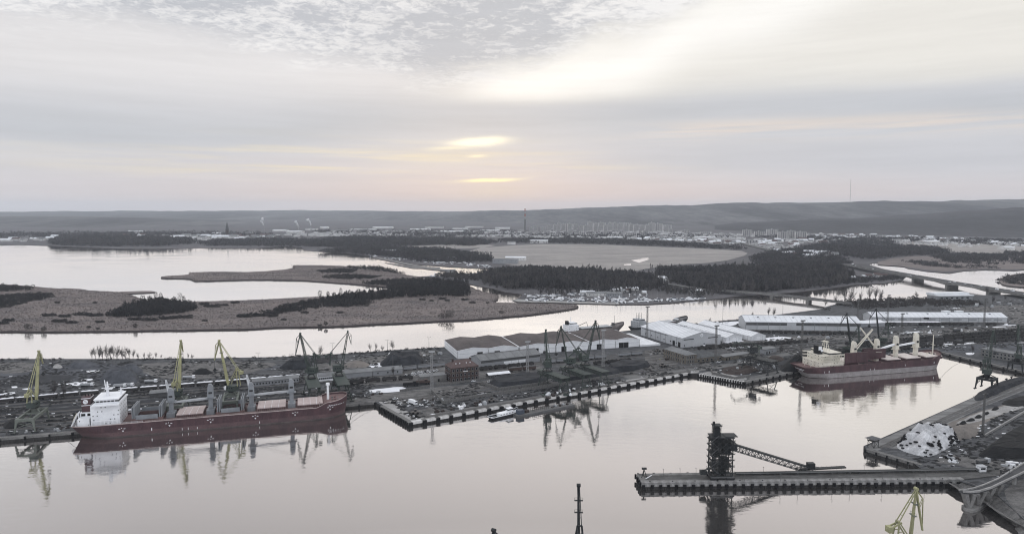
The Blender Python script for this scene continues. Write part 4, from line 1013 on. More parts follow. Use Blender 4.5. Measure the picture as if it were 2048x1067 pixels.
train([(1494, 666), (1735, 670)], 'coal', 'dark wagon under the loading dock of the long freight shed', 'wagons at the freight shed dock')
train([(1748, 650), (2005, 651)], 'coal', 'dark wagon below the longest freight shed', 'wagons below the longest freight shed', skip=(2, 3, 9))
for k in range(4):
    train([(1690 + k * 22, 690 + k * 5), (1880, 676 + k * 5.0), (2080, 658 + k * 7)], 'coal', ['dark wagon in the furthest train above the right ship', 'dark wagon in the second furthest train above the right ship', 'dark wagon in the third train above the right ship', 'dark wagon in the train closest to the right ship mast'][k], 'wagons of the trains above the right ship %s' % ['one', 'two', 'three', 'four'][k], skip=(4 + k, 9) if k != 1 else ())
# shunting locomotive and tank cars
def loco(px, py, rz, lab, m_=M_black):
    t = thing('shunting_locomotive', lab, 'locomotive', G(px, py, PZ) + Vector((0, 0, .3)), rz)
    MB().box(-7, 7, -1.4, 1.4, .9, 1.3).build('frame', M_black, t); MB().box(-6.6, 1.5, -1.1, 1.1, 1.3, 3.2).build('long_hood', m_, t); MB().box(1.6, 4.2, -1.45, 1.45, 1.3, 4.1).build('cab', m_, t); MB().box(4.3, 6.8, -1.0, 1.0, 1.3, 2.6).build('short_hood', m_, t)
    MB().box(1.9, 3.9, -1.52, -1.44, 2.7, 3.6).build('cab_window', M_glass, t)
    w = MB().tube((0, -.9, .5), (0, .9, .5), .5, n=10).mesh('wheel_set', M_black)
    for x in (-5, -3, 3, 5): place(w, 'wheel_set', t, (x, 0, 0))
loco(822, 772, R(14), 'dark shunting locomotive nearest the snow patch'); loco(845, 768, R(14), 'dark shunting locomotive coupled right of the other one', M_wagb)

# ---------------------------------------------------------------- cars, vans and lorries
def car_proto(col, kind='car'):
    t = thing('parked_car', 'x', 'car')
    if kind == 'car':
        b = MB(); b.loft([[(x, -.85, .35), (x, .85, .35), (x, .85, zt), (x, -.85, zt)] for x, zt in ((-2.1, .75), (-2.0, .95), (-1.0, .98), (.9, .98), (1.9, .85), (2.15, .6))]); b.build('body', col, t)
        b = MB(); b.loft([[(x, -.76, .96), (x, .76, .96), (x, .62, zt), (x, -.62, zt)] for x, zt in ((-1.8, .99), (-1.2, 1.46), (.2, 1.48), (1.1, .99))]); b.build('cabin', M_glass, t)
        MB().box(-1.1, .15, -.6, .6, 1.47, 1.5).build('roof', col, t); ws = (-1.35, 1.35)
    else:
        b = MB(); b.loft([[(x, -1, .4), (x, 1, .4), (x, .95, zt), (x, -.95, zt)] for x, zt in ((-2.7, 2.3), (1.3, 2.35), (2.0, 1.4), (2.7, 1.1))]); b.build('body', col, t)
        MB().box(1.0, 1.75, -.98, .98, 1.5, 2.05).build('windscreen', M_glass, t); MB().box(-1.5, .9, -1.02, -.98, 1.5, 2.0).build('side_window', M_glass, t); ws = (-1.7, 1.8)
    w = MB().tube((0, -.11, .33), (0, .11, .33), .33, n=10).mesh('wheel', M_rubber)
    for x in ws:
        for y in (-.8, .8): place(w, 'wheel', t, (x, y, 0))
    return t
CARS = {}
def car(px, py, deg, colour, lab, group=None, kind='car', z=None):
    key = (colour, kind); p = G(px, py, PZ + .03 if z is None else z)
    if key not in CARS:
        o = CARS[key] = car_proto({'white': M_white, 'silver': M_greyl, 'black': M_black, 'red': M_redw, 'blue': M_blue, 'grey': M_grey}[colour], kind); o.location = p; o.rotation_euler = (0, 0, R(deg)); o['label'] = lab
        if group: o['group'] = group
        if kind == 'van': o['category'] = 'van'; o.name = 'parked_van'
    else: o = dup(CARS[key], p, R(deg), lab, group)
    return o
def truck(px, py, deg, lab, cabm=M_white, boxm=M_greyl, L=11, name='lorry', z=None, tip=False):
    t = thing(name, lab, 'lorry', G(px, py, PZ + .03 if z is None else z), R(deg))
    MB().box(-L / 2, L / 2 - 2.5, -1.25, 1.25, 1.2, 3.6 if not tip else 2.6).build('load_body', boxm, t); MB().box(L / 2 - 2.3, L / 2, -1.2, 1.2, .8, 3.1).build('cab', cabm, t)
    MB().box(L / 2 - .4, L / 2 + .03, -1.1, 1.1, 1.9, 2.8).build('windscreen', M_glass, t); MB().box(-L / 2, L / 2 - .3, -.5, .5, .7, 1.15).build('chassis', M_black, t)
    w = MB().tube((0, -.2, .5), (0, .2, .5), .5, n=10).mesh('wheel', M_rubber)
    for x in (-L / 2 + 1, -L / 2 + 2.3, L / 2 - 1.4):
        for y in (-1, 1): place(w, 'wheel', t, (x, y, 0))
    return t
def digger(px, py, deg, lab, m=M_sand, name='wheel_loader'):
    t = thing(name, lab, 'loader', G(px, py, PZ + .03), R(deg))
    MB().box(-2.6, 2.0, -1.1, 1.1, 1.0, 2.0).build('body', m, t); MB().box(-.9, .7, -.8, .8, 2.0, 3.3).build('cab', M_glass, t); MB().box(-1.0, .8, -.9, .9, 3.3, 3.45).build('cab_roof', m, t)
    b = MB(); b.bar((1.4, 0, 1.9), (4.2, 0, .9), .5, .35); b.build('boom', m, t); MB().box(3.9, 5.1, -1.4, 1.4, .25, 1.3).build('bucket', M_greyd, t)
    w = MB().tube((0, -.35, .8), (0, .35, .8), .8, n=12).mesh('wheel', M_rubber)
    for x in (-1.7, 1.5):
        for y in (-1.2, 1.2): place(w, 'wheel', t, (x, y, 0))
for x, y, d, c, l in [(791, 798, 20, 'white', 'white car parked furthest back on the quay corner'), (797, 806, -60, 'silver', 'silver car at the head of the short parked row on the quay corner'), (797.5, 809, -60, 'white', 'white car second in the short parked row on the quay corner'), (798.5, 811.5, -60, 'black', 'dark car last in the short parked row on the quay corner'),
                      (806, 819.5, -25, 'black', 'black car alone near the quay corner edge'), (818, 806, -35, 'white', 'white car left of the white box lorry'), (787, 804.5, 10, 'black', 'black car near the quay steps'), (835, 812, 15, 'silver', 'silver car in front of the white box lorry'), (841, 811, 15, 'white', 'white car right of the silver one before the box lorry'),
                      (947, 762.5, 15, 'white', 'white car by the brick office corner'), (980, 764, 15, 'white', 'small white car at the end of the coal wall'), (1412, 729, 12, 'white', 'white car on the access road below the brick workshop'), (1436, 725, 12, 'white', 'white car on the access road nearest the tall dark mast'),
                      (1362, 749.5, 15, 'black', 'black car at the bend of the quay'), (1342, 696, 10, 'white', 'white car before the left doors of the big grey hall')]: car(x, y, d, c, l)
car(1203, 770, 22, 'white', 'white van on the quay apron right of the green cranes', kind='van')
truck(826, 808, -40, 'white box lorry parked on the quay corner', M_white, M_white, 7.5)
truck(1418, 694.5, -168, 'lorry with white cab in front of the big grey hall', M_white, M_greyd, 14)
for x, y, l in [(302, 765, 'white tipper lorry in the slag yard'), (378, 757, 'pale tipper lorry by the small black coal heap'), (240, 774, 'pale lorry parked left in the lorry row by the train'), (255, 772.5, 'long white trailer lorry in the row by the train'), (175, 772, 'grey lorry parked by the snow patch')]: truck(x, y, 8, l, M_white, M_greyl, 10, tip=True)
for x, y, d, l in [(831, 841 - 14, 15, 'dun yellow wheel loader near the quay edge'), (1315, 703, 40, 'yellow wheel loader by the tarpaulin stack'), (983, 803, 10, 'wheel loader on the centre quay apron'), (1325, 733, 20, 'loader by the overgrown yard corner')]: digger(x, y, d, l)
for i, (x, y, d, c) in enumerate([(826, 746, 12, 'white'), (832, 745.4, 12, 'silver'), (838, 744.8, 12, 'white'), (844, 744.2, 12, 'white'), (850, 743.6, 12, 'black'), (856, 743, 12, 'white'), (862, 742.4, 12, 'silver'), (868, 741.8, 12, 'white'), (874, 741.2, 12, 'white'), (812, 751, 12, 'white'), (818, 750.4, 12, 'black'), (824, 749.8, 12, 'white'), (830, 749.2, 12, 'white'), (836, 748.6, 12, 'silver'), (842, 748, 12, 'white'), (848, 747.4, 12, 'white'), (860, 746.6, 12, 'white'), (866, 746, 12, 'black')]):
    car(x, y, d + 70, c, c + ' car in the car park beside the brick office', 'cars in the car park beside the brick office')
for i, (x, y, c) in enumerate([(1462, 696, 'white'), (1468, 697.3, 'white'), (1479, 694.5, 'silver'), (1484, 695.5, 'white'), (1497, 694.5, 'white'), (1502, 693, 'silver')]): car(x, y, 8, c, c + ' car parked by the long train below the tent halls', 'cars parked below the tent halls')
for i, (x, y, c) in enumerate([(1803, 668, 'white'), (1812, 667, 'silver'), (1826, 666, 'white'), (1880, 665, 'white'), (1790, 664, 'black'), (1842, 665, 'white')]): car(x, y, 5, c, c + ' car on the waste ground below the longest freight shed', 'cars below the longest freight shed')
for x, y, l in [(1915, 675 - 12, 'dark lorry on the waste ground above the trains'), (1775, 668, 'dark lorry near the freight shed canopy')]: truck(x, y, 5, l, M_white, M_greyd, 11)
# stores, crates and clutter on the quays
def clutter(px, n, seed, label, mats, smax=2.2):
    poly = px; g = random.Random(seed); xs = [p[0] for p in px]; ys = [p[1] for p in px]; k = 0
    while k < n:
        x, y = g.uniform(min(xs), max(xs)), g.uniform(min(ys), max(ys))
        if not inpoly(x, y, poly): continue
        p = G(x, y, PZ); s = g.uniform(.5, smax); b = MB(); b.box(-s, s, -s * .5, s * .5, 0, s * g.uniform(.4, .9)); b.box(-s * .9, s * .9, -s * .55, s * .55, -.1, .12)
        if g.random() < .4: b.box(-s * .5, s * .6, -s * .35, s * .3, s * .4, s * g.uniform(.95, 1.3))
        o = b.build('crate_stack', mats[g.randrange(len(mats))], None, (p.x, p.y, p.z + .02), g.uniform(0, 3)); tag(o, label, 'crates', label); k += 1
clutter([(840, 800), (880, 793), (890, 806), (870, 812), (845, 808)], 16, 1, 'stack of stored gear in the corner behind the quay yard wall', [M_white, M_greyl, M_greyd, M_rust])
clutter([(855, 818), (960, 798), (1000, 800), (960, 812), (870, 826)], 26, 2, 'pile of gear lying along the centre quay', [M_greyd, M_rust, M_dirt, M_greyl, M_white])
clutter([(1080, 786), (1140, 778), (1240, 760), (1240, 766), (1140, 790), (1090, 797)], 30, 3, 'gear lying under the green gantry cranes', [M_greyd, M_rust, M_white, M_gcr])
clutter([(1445, 744), (1490, 735), (1560, 732), (1550, 742), (1490, 752)], 26, 4, 'scrap bundle in the fenced quay corner', [M_greyd, M_rust, M_greyl])
clutter([(-10, 868), (140, 852), (140, 860), (0, 872)], 18, 5, 'gear lying along the left quay edge', [M_greyd, M_rust, M_greyl, M_white], 1.2)
clutter([(700, 788), (760, 780), (770, 788), (705, 797)], 16, 6, 'gear lying behind the ship bow', [M_greyd, M_rust, M_greyl], 1.6)
clutter([(770, 708), (850, 700), (885, 706), (870, 714), (800, 718)], 24, 7, 'scrap lying behind the big coal heap', [M_greyd, M_rust, M_greyl, M_white], 2.4)
clutter([(1300, 704), (1350, 698), (1355, 712), (1330, 722), (1300, 722)], 16, 8, 'gear lying before the dun brick workshop', [M_greyd, M_rust, M_yel, M_greyl])
clutter([(1450, 672), (1720, 668), (1720, 676), (1560, 682)], 30, 9, 'gear lying in the rail yard before the freight shed', [M_greyd, M_rust, M_greyl, M_white])
clutter([(1790, 655), (2040, 648), (2040, 658), (1820, 668)], 28, 10, 'gear lying below the longest freight shed', [M_greyd, M_rust, M_white, M_greyl])
clutter([(1880, 604), (2040, 596), (2040, 620), (1900, 624)], 24, 11, 'stored goods beyond the longest freight shed', [M_greyd, M_white, M_greyl], 3)
clutter([(1380, 652), (1470, 642), (1490, 640), (1480, 650), (1430, 656)], 12, 12, 'goods under white sheets behind the tent halls', [M_tarpw, M_white, M_greyd], 5)
# ---------------------------------------------------------------- loose rubble, coal spill and litter on the yards
def rubble(px, n, m, label, seed, smin=.25, smax=1.0, flat_=.35, name='rubble', z=PZ):
    poly = [G(x, y, z) for x, y in px]; g = np.random.default_rng(seed); x0, x1 = min(p.x for p in poly), max(p.x for p in poly); y0, y1 = min(p.y for p in poly), max(p.y for p in poly); X, Y = [], []
    x, y = g.uniform(x0, x1, n * 6), g.uniform(y0, y1, n * 6); k = inpoly_np(x, y, poly); k &= (np.sin(x * .11 + seed) + np.sin(y * .17 + x * .05) + g.uniform(-1.2, 1.2, n * 6)) > 0
    x, y = x[k][:n], y[k][:n]; N = len(x); s = g.uniform(smin, smax, N) ** 1.0; a = g.uniform(0, 2 * np.pi, N); V_ = np.empty((N, 5, 3))
    for i in range(4):
        r = s * g.uniform(.6, 1.3, N); V_[:, i, 0] = x + np.cos(a + i * np.pi / 2) * r * 1.5; V_[:, i, 1] = y + np.sin(a + i * np.pi / 2) * r; V_[:, i, 2] = z - .02
    V_[:, 4, 0] = x + g.normal(0, .15, N) * s; V_[:, 4, 1] = y; V_[:, 4, 2] = z + .05 + s * flat_ * g.uniform(.6, 1.6, N)
    F_ = np.concatenate([np.stack([np.arange(N) * 5 + i, np.arange(N) * 5 + (i + 1) % 4, np.arange(N) * 5 + 4], 1) for i in range(4)])
    tag(place(np_mesh(name, V_.reshape(-1, 3), F_, m), name), label, None, None, 'stuff')
YL = [(-80, 812), (0, 800), (300, 776), (620, 752), (760, 742), (740, 796), (620, 802), (300, 836), (0, 866), (-80, 874)]
YB = [(-80, 726), (0, 722), (300, 722), (560, 717), (700, 711), (880, 700), (890, 730), (760, 742), (620, 752), (300, 776), (0, 798), (-80, 806)]
YC = [(760, 800), (840, 790), (960, 764), (1090, 742), (1300, 728), (1420, 722), (1390, 744), (1230, 766), (1000, 802), (850, 832), (820, 838)]
YR = [(1290, 700), (1450, 682), (1740, 668), (2060, 650), (2100, 690), (1900, 702), (1740, 712), (1640, 706), (1560, 735), (1490, 758), (1420, 742)]
YQ = [(1800, 905), (1860, 900), (1960, 850), (2080, 790), (2090, 930), (1990, 960), (1850, 934)]
YE = [(1890, 606), (2060, 596), (2080, 645), (1760, 660), (1740, 655)]
for i, (P_, nd, nl, w_) in enumerate([(YL, 2600, 500, 'left rail yard'), (YB, 2600, 420, 'open ground by the left river shore'), (YC, 1500, 420, 'centre quay'), (YR, 3200, 700, 'right rail yard'), (YQ, 900, 260, 'right coal quay'), (YE, 900, 300, 'waste ground by the right river')]):
    rubble(P_, nd, M_coal, 'coal spill and dark rubble on the ' + w_, 10 + i, .4, 1.9); rubble(P_, nl, M_concd, 'grey rubble on the ' + w_, 30 + i, .2, .9); rubble(P_, nl // 3, M_snow, 'thawing scraps of snow on the ' + w_, 50 + i, .3, 1.5, .06, 'snow_scraps')
# ---------------------------------------------------------------- quay cranes
def crane_upper(t, o, az, head, tip, apex, m_jib, m_house, foot=(2.2, 3.2), lattice=False, house=(7.5, 5.2, 4.2), grab=True, rope=6.0, jw=1.5):
    """slewing part: house, cab, A-frame, jib, tie, fly jib. head, tip, apex and foot are (reach, height) pairs in the plane of the jib"""
    ca, sa = math.cos(az), math.sin(az); o = Vector(o)
    def P_(r, z, s=0.0): return o + Vector((r * ca - s * sa, r * sa + s * ca, z))
    def at(b, name, m): return b.build(name, m, t)
    b = MB(); b.tube(o + Vector((0, 0, -.9)), o + Vector((0, 0, .25)), 2.3, 2.3, 16); at(b, 'slewing_ring', M_dkcr)
    hl, hw, hh = house; b = MB()
    vs = [P_(-hl + 2.2, .3, -hw / 2), P_(2.2, .3, -hw / 2), P_(2.2, .3, hw / 2), P_(-hl + 2.2, .3, hw / 2), P_(-hl + 2.2, hh, -hw / 2), P_(2.0, hh, -hw / 2), P_(2.0, hh, hw / 2), P_(-hl + 2.2, hh, hw / 2)]
    b.add(vs, [(0, 3, 2, 1), (4, 5, 6, 7), (0, 1, 5, 4), (1, 2, 6, 5), (2, 3, 7, 6), (3, 0, 4, 7)]); hs = at(b, 'machinery_house', m_house)
    for s_ in (-1, 1):
        b = MB()
        for k in range(3): b.add([P_(-3.6 + k * 1.8, 2.2, s_ * (hw / 2 + .04)), P_(-2.5 + k * 1.8, 2.2, s_ * (hw / 2 + .04)), P_(-2.5 + k * 1.8, 3.1, s_ * (hw / 2 + .04)), P_(-3.6 + k * 1.8, 3.1, s_ * (hw / 2 + .04))], [(0, 1, 2, 3)])
        b.build('house_window', M_glass, hs)
    b = MB(); a1, a2 = P_(2.3, 1.6, hw / 2 - .2), P_(4.3, 1.6, hw / 2 - .2)
    b.add([P_(2.3, .9, hw / 2 - 1.9), P_(4.0, .9, hw / 2 - 1.9), P_(4.0, .9, hw / 2), P_(2.3, .9, hw / 2), P_(2.3, 3.2, hw / 2 - 1.9), P_(4.5, 3.2, hw / 2 - 1.9), P_(4.5, 3.2, hw / 2), P_(2.3, 3.2, hw / 2)], [(0, 3, 2, 1), (4, 5, 6, 7), (0, 1, 5, 4), (1, 2, 6, 5), (2, 3, 7, 6), (3, 0, 4, 7)])
    cb = at(b, 'cab', M_white if m_jib is M_yel else m_house); b = MB(); b.add([P_(4.32, 1.9, hw / 2 - 1.7), P_(4.5, 3.0, hw / 2 - 1.7), P_(4.5, 3.0, hw / 2 - .2), P_(4.32, 1.9, hw / 2 - .2)], [(0, 3, 2, 1)]); b.build('cab_window', M_glass, cb)
    fr, fz = foot; J0, J1 = P_(fr, fz), P_(*head)
    A = P_(*apex); b = MB()
    for s_ in (-1, 1):
        b.bar(P_(apex[0] - 1.0, hh, s_ * 1.6), P_(apex[0], apex[1], s_ * .9), .55); b.bar(P_(1.2, hh, s_ * 1.6), P_(apex[0], apex[1], s_ * .9), .42)
        b.bar(P_(apex[0] * .5 + .1, (hh + apex[1]) / 2, s_ * 1.2), P_(apex[0] - .5, (hh + apex[1]) / 2, s_ * 1.2), .25)
    b.bar(P_(apex[0], apex[1], -1.1), P_(apex[0], apex[1], 1.1), .5); at(b, 'a_frame', m_jib if m_jib is M_yel else m_house)
    # counterweight on its rocking arm
    b = MB(); cw = P_(apex[0] - 3.6, apex[1] - 2.4)
    for s_ in (-1, 1): b.bar(P_(apex[0] + 1.2, apex[1] - .4, s_ * .8), P_(apex[0] - 3.6, apex[1] - 2.4, s_ * .8), .4, .7)
    b.bar(P_(apex[0] - 3.6, apex[1] - 3.0, -1.3), P_(apex[0] - 3.6, apex[1] - 3.0, 1.3), 1.8, 2.4); at(b, 'counterweight', m_jib)
    b = MB(); d = J1 - J0; n = Vector((-sa, ca, 0))
    if lattice: b.truss(J0, J1, 2.0, 1.6, 12, .28, .8, .8, up=n)
    else:
        prof = [(0, .55), (.18, .95), (.55, .8), (.9, .5), (1, .35)]; up_ = d.normalized().cross(n)
        rings = [[J0 + d * f + n * (w * jw * s1) + up_ * (w * jw * .62 * s2) for s1, s2 in ((-.7, -.7), (.7, -.7), (.7, .7), (-.7, .7))] for f, w in prof]
        b.loft(rings)
    jb = at(b, 'jib', m_jib)
    b = MB()
    for f in (.52, .74):
        p = J0 + d * f; b.bar(p - n * 1.7 + Vector((0, 0, .0)), p + n * 1.7, 1.2, .14)
        for s_ in (-1, 1): b.bar(p + n * 1.7 * s_, p + n * 1.7 * s_ + Vector((0, 0, 1.1)), .09)
        b.bar(p - n * 1.7 + Vector((0, 0, 1.1)), p + n * 1.7 + Vector((0, 0, 1.1)), .09)
    b.build('jib_platform', m_house, jb)
    b = MB()
    for s_ in (-1, 1): b.bar(J1 + n * .35 * s_, A + n * .8 * s_, .32 if not lattice else .26)
    for k in range(1, 5): b.bar(J1.lerp(A, k / 5) - n * (.35 + .09 * k), J1.lerp(A, k / 5) + n * (.35 + .09 * k), .16)
    at(b, 'tie_arm', m_jib)
    T = P_(*tip); K_ = P_(head[0] + (tip[0] - head[0]) * .35 + .0, head[1] - (head[1] - tip[1]) * .18)
    back = P_(head[0] - 2.2, head[1] - 1.0)
    b = MB()
    for s_ in (-1, 1):
        b.bar(J1 + n * .4 * s_, T + n * .15 * s_, .4, .5); b.bar(J1 + n * .4 * s_ + Vector((0, 0, .2)), K_ + n * .3 * s_ + Vector((ca * 1.8, sa * 1.8, -.6)), .2); b.bar(K_ + n * .3 * s_ + Vector((ca * 1.8, sa * 1.8, -.6)), T, .2)
        b.bar(J1.lerp(T, .45) + n * .3 * s_, K_ + n * .3 * s_ + Vector((ca * 1.8, sa * 1.8, -.6)), .16)
    b.tube(J1 - n * .8 + Vector((0, 0, .5)), J1 + n * .8 + Vector((0, 0, .5)), .7, n=10); at(b, 'fly_jib', m_jib)
    if grab:
        b = MB(); b.bar(T, T + Vector((0, 0, -rope)), .1); b.bar(T + n * .4, T + n * .4 + Vector((0, 0, -rope)), .1); at(b, 'rope', M_dkcr)
        g0 = T + Vector((0, 0, -rope)); b = MB(); b.add([g0 + Vector(v) for v in ((-.3, -.9, 0), (.3, -.9, 0), (.3, .9, 0), (-.3, .9, 0), (-1.2, -.9, -1.6), (1.2, -.9, -1.6), (1.2, .9, -1.6), (-1.2, .9, -1.6), (-.4, -.8, -2.5), (.4, -.8, -2.5), (.4, .8, -2.5), (-.4, .8, -2.5))],
            [(0, 1, 2, 3)] + [(i + a, (i + 1) % 4 + a, (i + 1) % 4 + a + 4, i + a + 4) for a in (0, 4) for i in range(4)] + [(11, 10, 9, 8)]); at(b, 'grab', M_dkcr)
def portal(t, W_, D, h, m, oy, leg=1.0, tower=4.0, brace=True):
    """gantry portal: four legs, a ring of beams, bogies and a tower; the quay rail lies on y = 0"""
    for x in (-W_ / 2, W_ / 2):
        for y in (0, D):
            b = MB(); b.loft([[(x * 1.06 + dx * .5, y + dy * .5, .9) for dx, dy in ((-.7, -.7), (.7, -.7), (.7, .7), (-.7, .7))], [(x * .86 + dx, y + (.8 if y == 0 else -.8) + dy, h) for dx, dy in ((-.7 * leg, -.7 * leg), (.7 * leg, -.7 * leg), (.7 * leg, .7 * leg), (-.7 * leg, .7 * leg))]]); b.build('leg', m, t)
            b = MB(); b.box(x * 1.06 - 2.2, x * 1.06 + 2.2, y - .5, y + .5, .35, 1.0)
            for q in (-1.5, -.5, .5, 1.5): b.tube((x * 1.06 + q, y - .25, .4), (x * 1.06 + q, y + .25, .4), .4, n=8)
            b.build('bogie', M_dkcr, t)
    b = MB(); x = W_ / 2 * .86
    for y in (.8, D - .8): b.box(-x - .7, x + .7, y - .7, y + .7, h, h + 1.9)
    for s_ in (-1, 1): b.box(s_ * x - .65, s_ * x + .65, 1.5, D - 1.5, h + .05, h + 1.85)
    b.build('portal_beam', m, t)
    if brace:
        b = MB()
        for y in (.4, D - .4): b.bar((-W_ / 2, y, h * .45), (W_ / 2 * .9, y, h * .95), .3); b.bar((W_ / 2, y, h * .45), (-W_ / 2 * .9, y, h * .95), .3)
        b.build('brace', m, t)
    b = MB(); s = 2.6
    for sx_ in (-1, 1):
        for sy_ in (-1, 1): b.bar((sx_ * x * .95, oy + sy_ * 4.5, h + 1.9), (sx_ * 1.7, oy + sy_ * 1.7, h + tower), .6)
    b.box(-x - .6, x + .6, oy - 5, oy - 4, h + 1.0, h + 1.95); b.box(-x - .6, x + .6, oy + 4, oy + 5, h + 1.0, h + 1.95); b.tube((0, oy, h + 1.2), (0, oy, h + tower), 1.9, n=14); b.build('tower', m, t)
    return h + tower + .9
def portal_crane(px, py, deg, lab, az, head, tip, apex, mj, mh, mp, W_=11, D=27, h=8.0, oy=19, name='portal_crane', group=None, z=PZ, **kw):
    t = thing(name, lab, 'crane', G(px, py, z) + Vector((0, 0, .12)), R(deg), group)
    zt = portal(t, W_, D, h, mp, oy); crane_upper(t, (0, oy, zt), R(az - deg), head, tip, apex, mj, mh, **kw); return t
YG = 'yellow jib cranes along the left quay'
portal_crane(50, 867, 17, 'leftmost yellow jib crane, seen from behind at the left edge', 98, (9, 36), (13.5, 27), (-5, 13), M_yel, M_gcr, M_gcrl, group=YG)
portal_crane(350, 839, 18, 'middle yellow jib crane, its jib steep and seen end on', 97, (9, 37.5), (13, 29), (-5, 13), M_yel, M_gcr, M_gcrl, group=YG)
portal_crane(460, 829, 19, 'rightmost yellow jib crane with its jib leaning left', 160, (9.5, 36.5), (14.5, 22), (-6.5, 17.5), M_yel, M_gcr, M_gcrl, group=YG)
portal_crane(1717, 716, 16, 'dark jib crane behind the right ship, nearer its house', 175, (6.5, 31), (12.5, 20), (-5.5, 19), M_dkcr, M_gcr, M_gcr, h=7, D=16, oy=9, group='dark jib cranes behind the right ship', jw=1.7)
portal_crane(1775, 709, 16, 'dark jib crane behind the right ship, nearer its bow', 170, (6.0, 33), (12.0, 23), (-6, 20), M_dkcr, M_gcr, M_gcr, h=7, D=16, oy=9, group='dark jib cranes behind the right ship', jw=1.7)
portal_crane(1990, 781, 36, 'dark green jib crane standing on the right coal quay', 40, (9, 34), (17, 22), (-6, 15), M_gcr, M_gcr, M_dkcr, W_=12, D=12, h=8, oy=6, lattice=True, group='dark cranes on the right coal quay')
portal_crane(2050, 746, 36, 'dark crane cut off by the right edge on the coal quay', 60, (10, 28), (18, 18), (-6, 14), M_gcr, M_gcr, M_dkcr, W_=12, D=12, h=8, oy=6, lattice=True, group='dark cranes on the right coal quay')
# lattice gantries with a jib crane on top
def gantry_crane(fx, fy, deg, lab, span, h, house_y, az, head, tip, apex, W_=7.5, mj=M_gcr, mb=M_gcr, group=None, grab=True, name='gantry_crane', lattice=False, jw=1.15):
    t = thing(name, lab, 'crane', G(fx, fy, PZ) + Vector((0, 0, .12)), R(deg), group)
    for x in (-W_ / 2, W_ / 2):
        b = MB(); b.bar((x * 1.35, 0, .8), (x * .8, 1.0, h), .55); b.build('leg', mb, t); b = MB(); b.bar((x * 1.35, span, .8), (x * .8, span - 1, h), .55); b.build('leg', mb, t)
        for y in (0, span):
            b = MB(); b.box(x * 1.35 - 1.8, x * 1.35 + 1.8, y - .45, y + .45, .3, .95)
            for q in (-1.2, 0, 1.2): b.tube((x * 1.35 + q, y - .25, .38), (x * 1.35 + q, y + .25, .38), .38, n=8)
            b.build('bogie', M_dkcr, t)
    b = MB()
    for y in (0, span): b.bar((-W_ * .66, y, 1.2), (W_ * .42, y + (.9 if y == 0 else -.9), h * .92), .24); b.bar((W_ * .66, y, 1.2), (-W_ * .42, y + (.9 if y == 0 else -.9), h * .92), .24); b.bar((-W_ * .6, y, h * .42), (W_ * .6, y, h * .42), .2)
    b.build('brace', mb, t)
    for s_ in (-1, 1):
        b = MB(); b.truss((s_ * W_ * .4, -2.5, h + 1.5), (s_ * W_ * .4, span + 4, h + 1.5), 1.1, 3.0, 14, .34); b.build('bridge_girder', mb, t)
    b = MB(); b.box(-W_ * .4 - 1.2, W_ * .4 + 1.2, -2.6, span + 4.2, h + 3.0, h + 3.16)
    for k in range(10):
        y = -1.5 + k * (span + 4) / 10; b.bar((-W_ * .4 - 1.1, y, h + 3.1), (-W_ * .4 - 1.1, y, h + 4.2), .1); b.bar((W_ * .4 + 1.1, y, h + 3.1), (W_ * .4 + 1.1, y, h + 4.2), .1)
    for s_ in (-1, 1): b.bar((s_ * (W_ * .4 + 1.1), -1.5, h + 4.2), (s_ * (W_ * .4 + 1.1), span + 3, h + 4.2), .1)
    b.build('walkway', mb, t)
    b = MB(); b.box(-3.2, 3.2, house_y - 3.2, house_y + 3.2, h + 3.3, h + 4.0)
    for x in (-2.6, 2.6):
        for y in (-2.6, 2.6): b.bar((x, house_y + y, h + 4.0), (x * .6, house_y + y * .6, h + 6.4), .4)
    b.build('trolley', M_dkcr, t)
    crane_upper(t, (0, house_y, h + 7.2), R(az - deg), head, tip, apex, mj, mb, lattice=lattice, house=(7, 5.5, 5.0), grab=grab, jw=jw); return t
GG = 'green gantry cranes on the centre quay'
gantry_crane(1128, 788, 31, 'green gantry crane on the centre quay nearest the brick office, jib end on', 30, 10.5, 24, 100, (6, 29), (10.5, 17), (-5, 11), group=GG)
gantry_crane(1173, 780, 31, 'middle green gantry crane on the centre quay', 30, 10.5, 24, 150, (8, 30), (12.5, 14), (-6.5, 12), group=GG)
gantry_crane(1208, 774, 31, 'green gantry crane on the centre quay furthest from the brick office', 32, 10.5, 26, 25, (10, 33), (14.5, 17), (-7, 12), group=GG, lattice=True)
GL = 'green lattice gantry cranes behind the ship bow'
gantry_crane(630, 810, 21, 'lattice gantry crane left of the ship bow', 34, 11, 28, 170, (8.5, 31), (13, 14), (-3, 16.5), group=GL, lattice=True, W_=9, grab=False)
gantry_crane(688, 804, 21, 'lattice gantry crane right above the ship bow', 34, 11, 28, 20, (7.5, 31), (10, 21), (-6, 15.5), group=GL, lattice=True, W_=9, grab=False)
gantry_crane(1545, 748, 34, 'dark low gantry crane at the scrap yard corner', 28, 9, 22, 160, (14, 8), (18, 3), (-4, 8), mb=M_dkcr, mj=M_gcr, W_=11, grab=False)
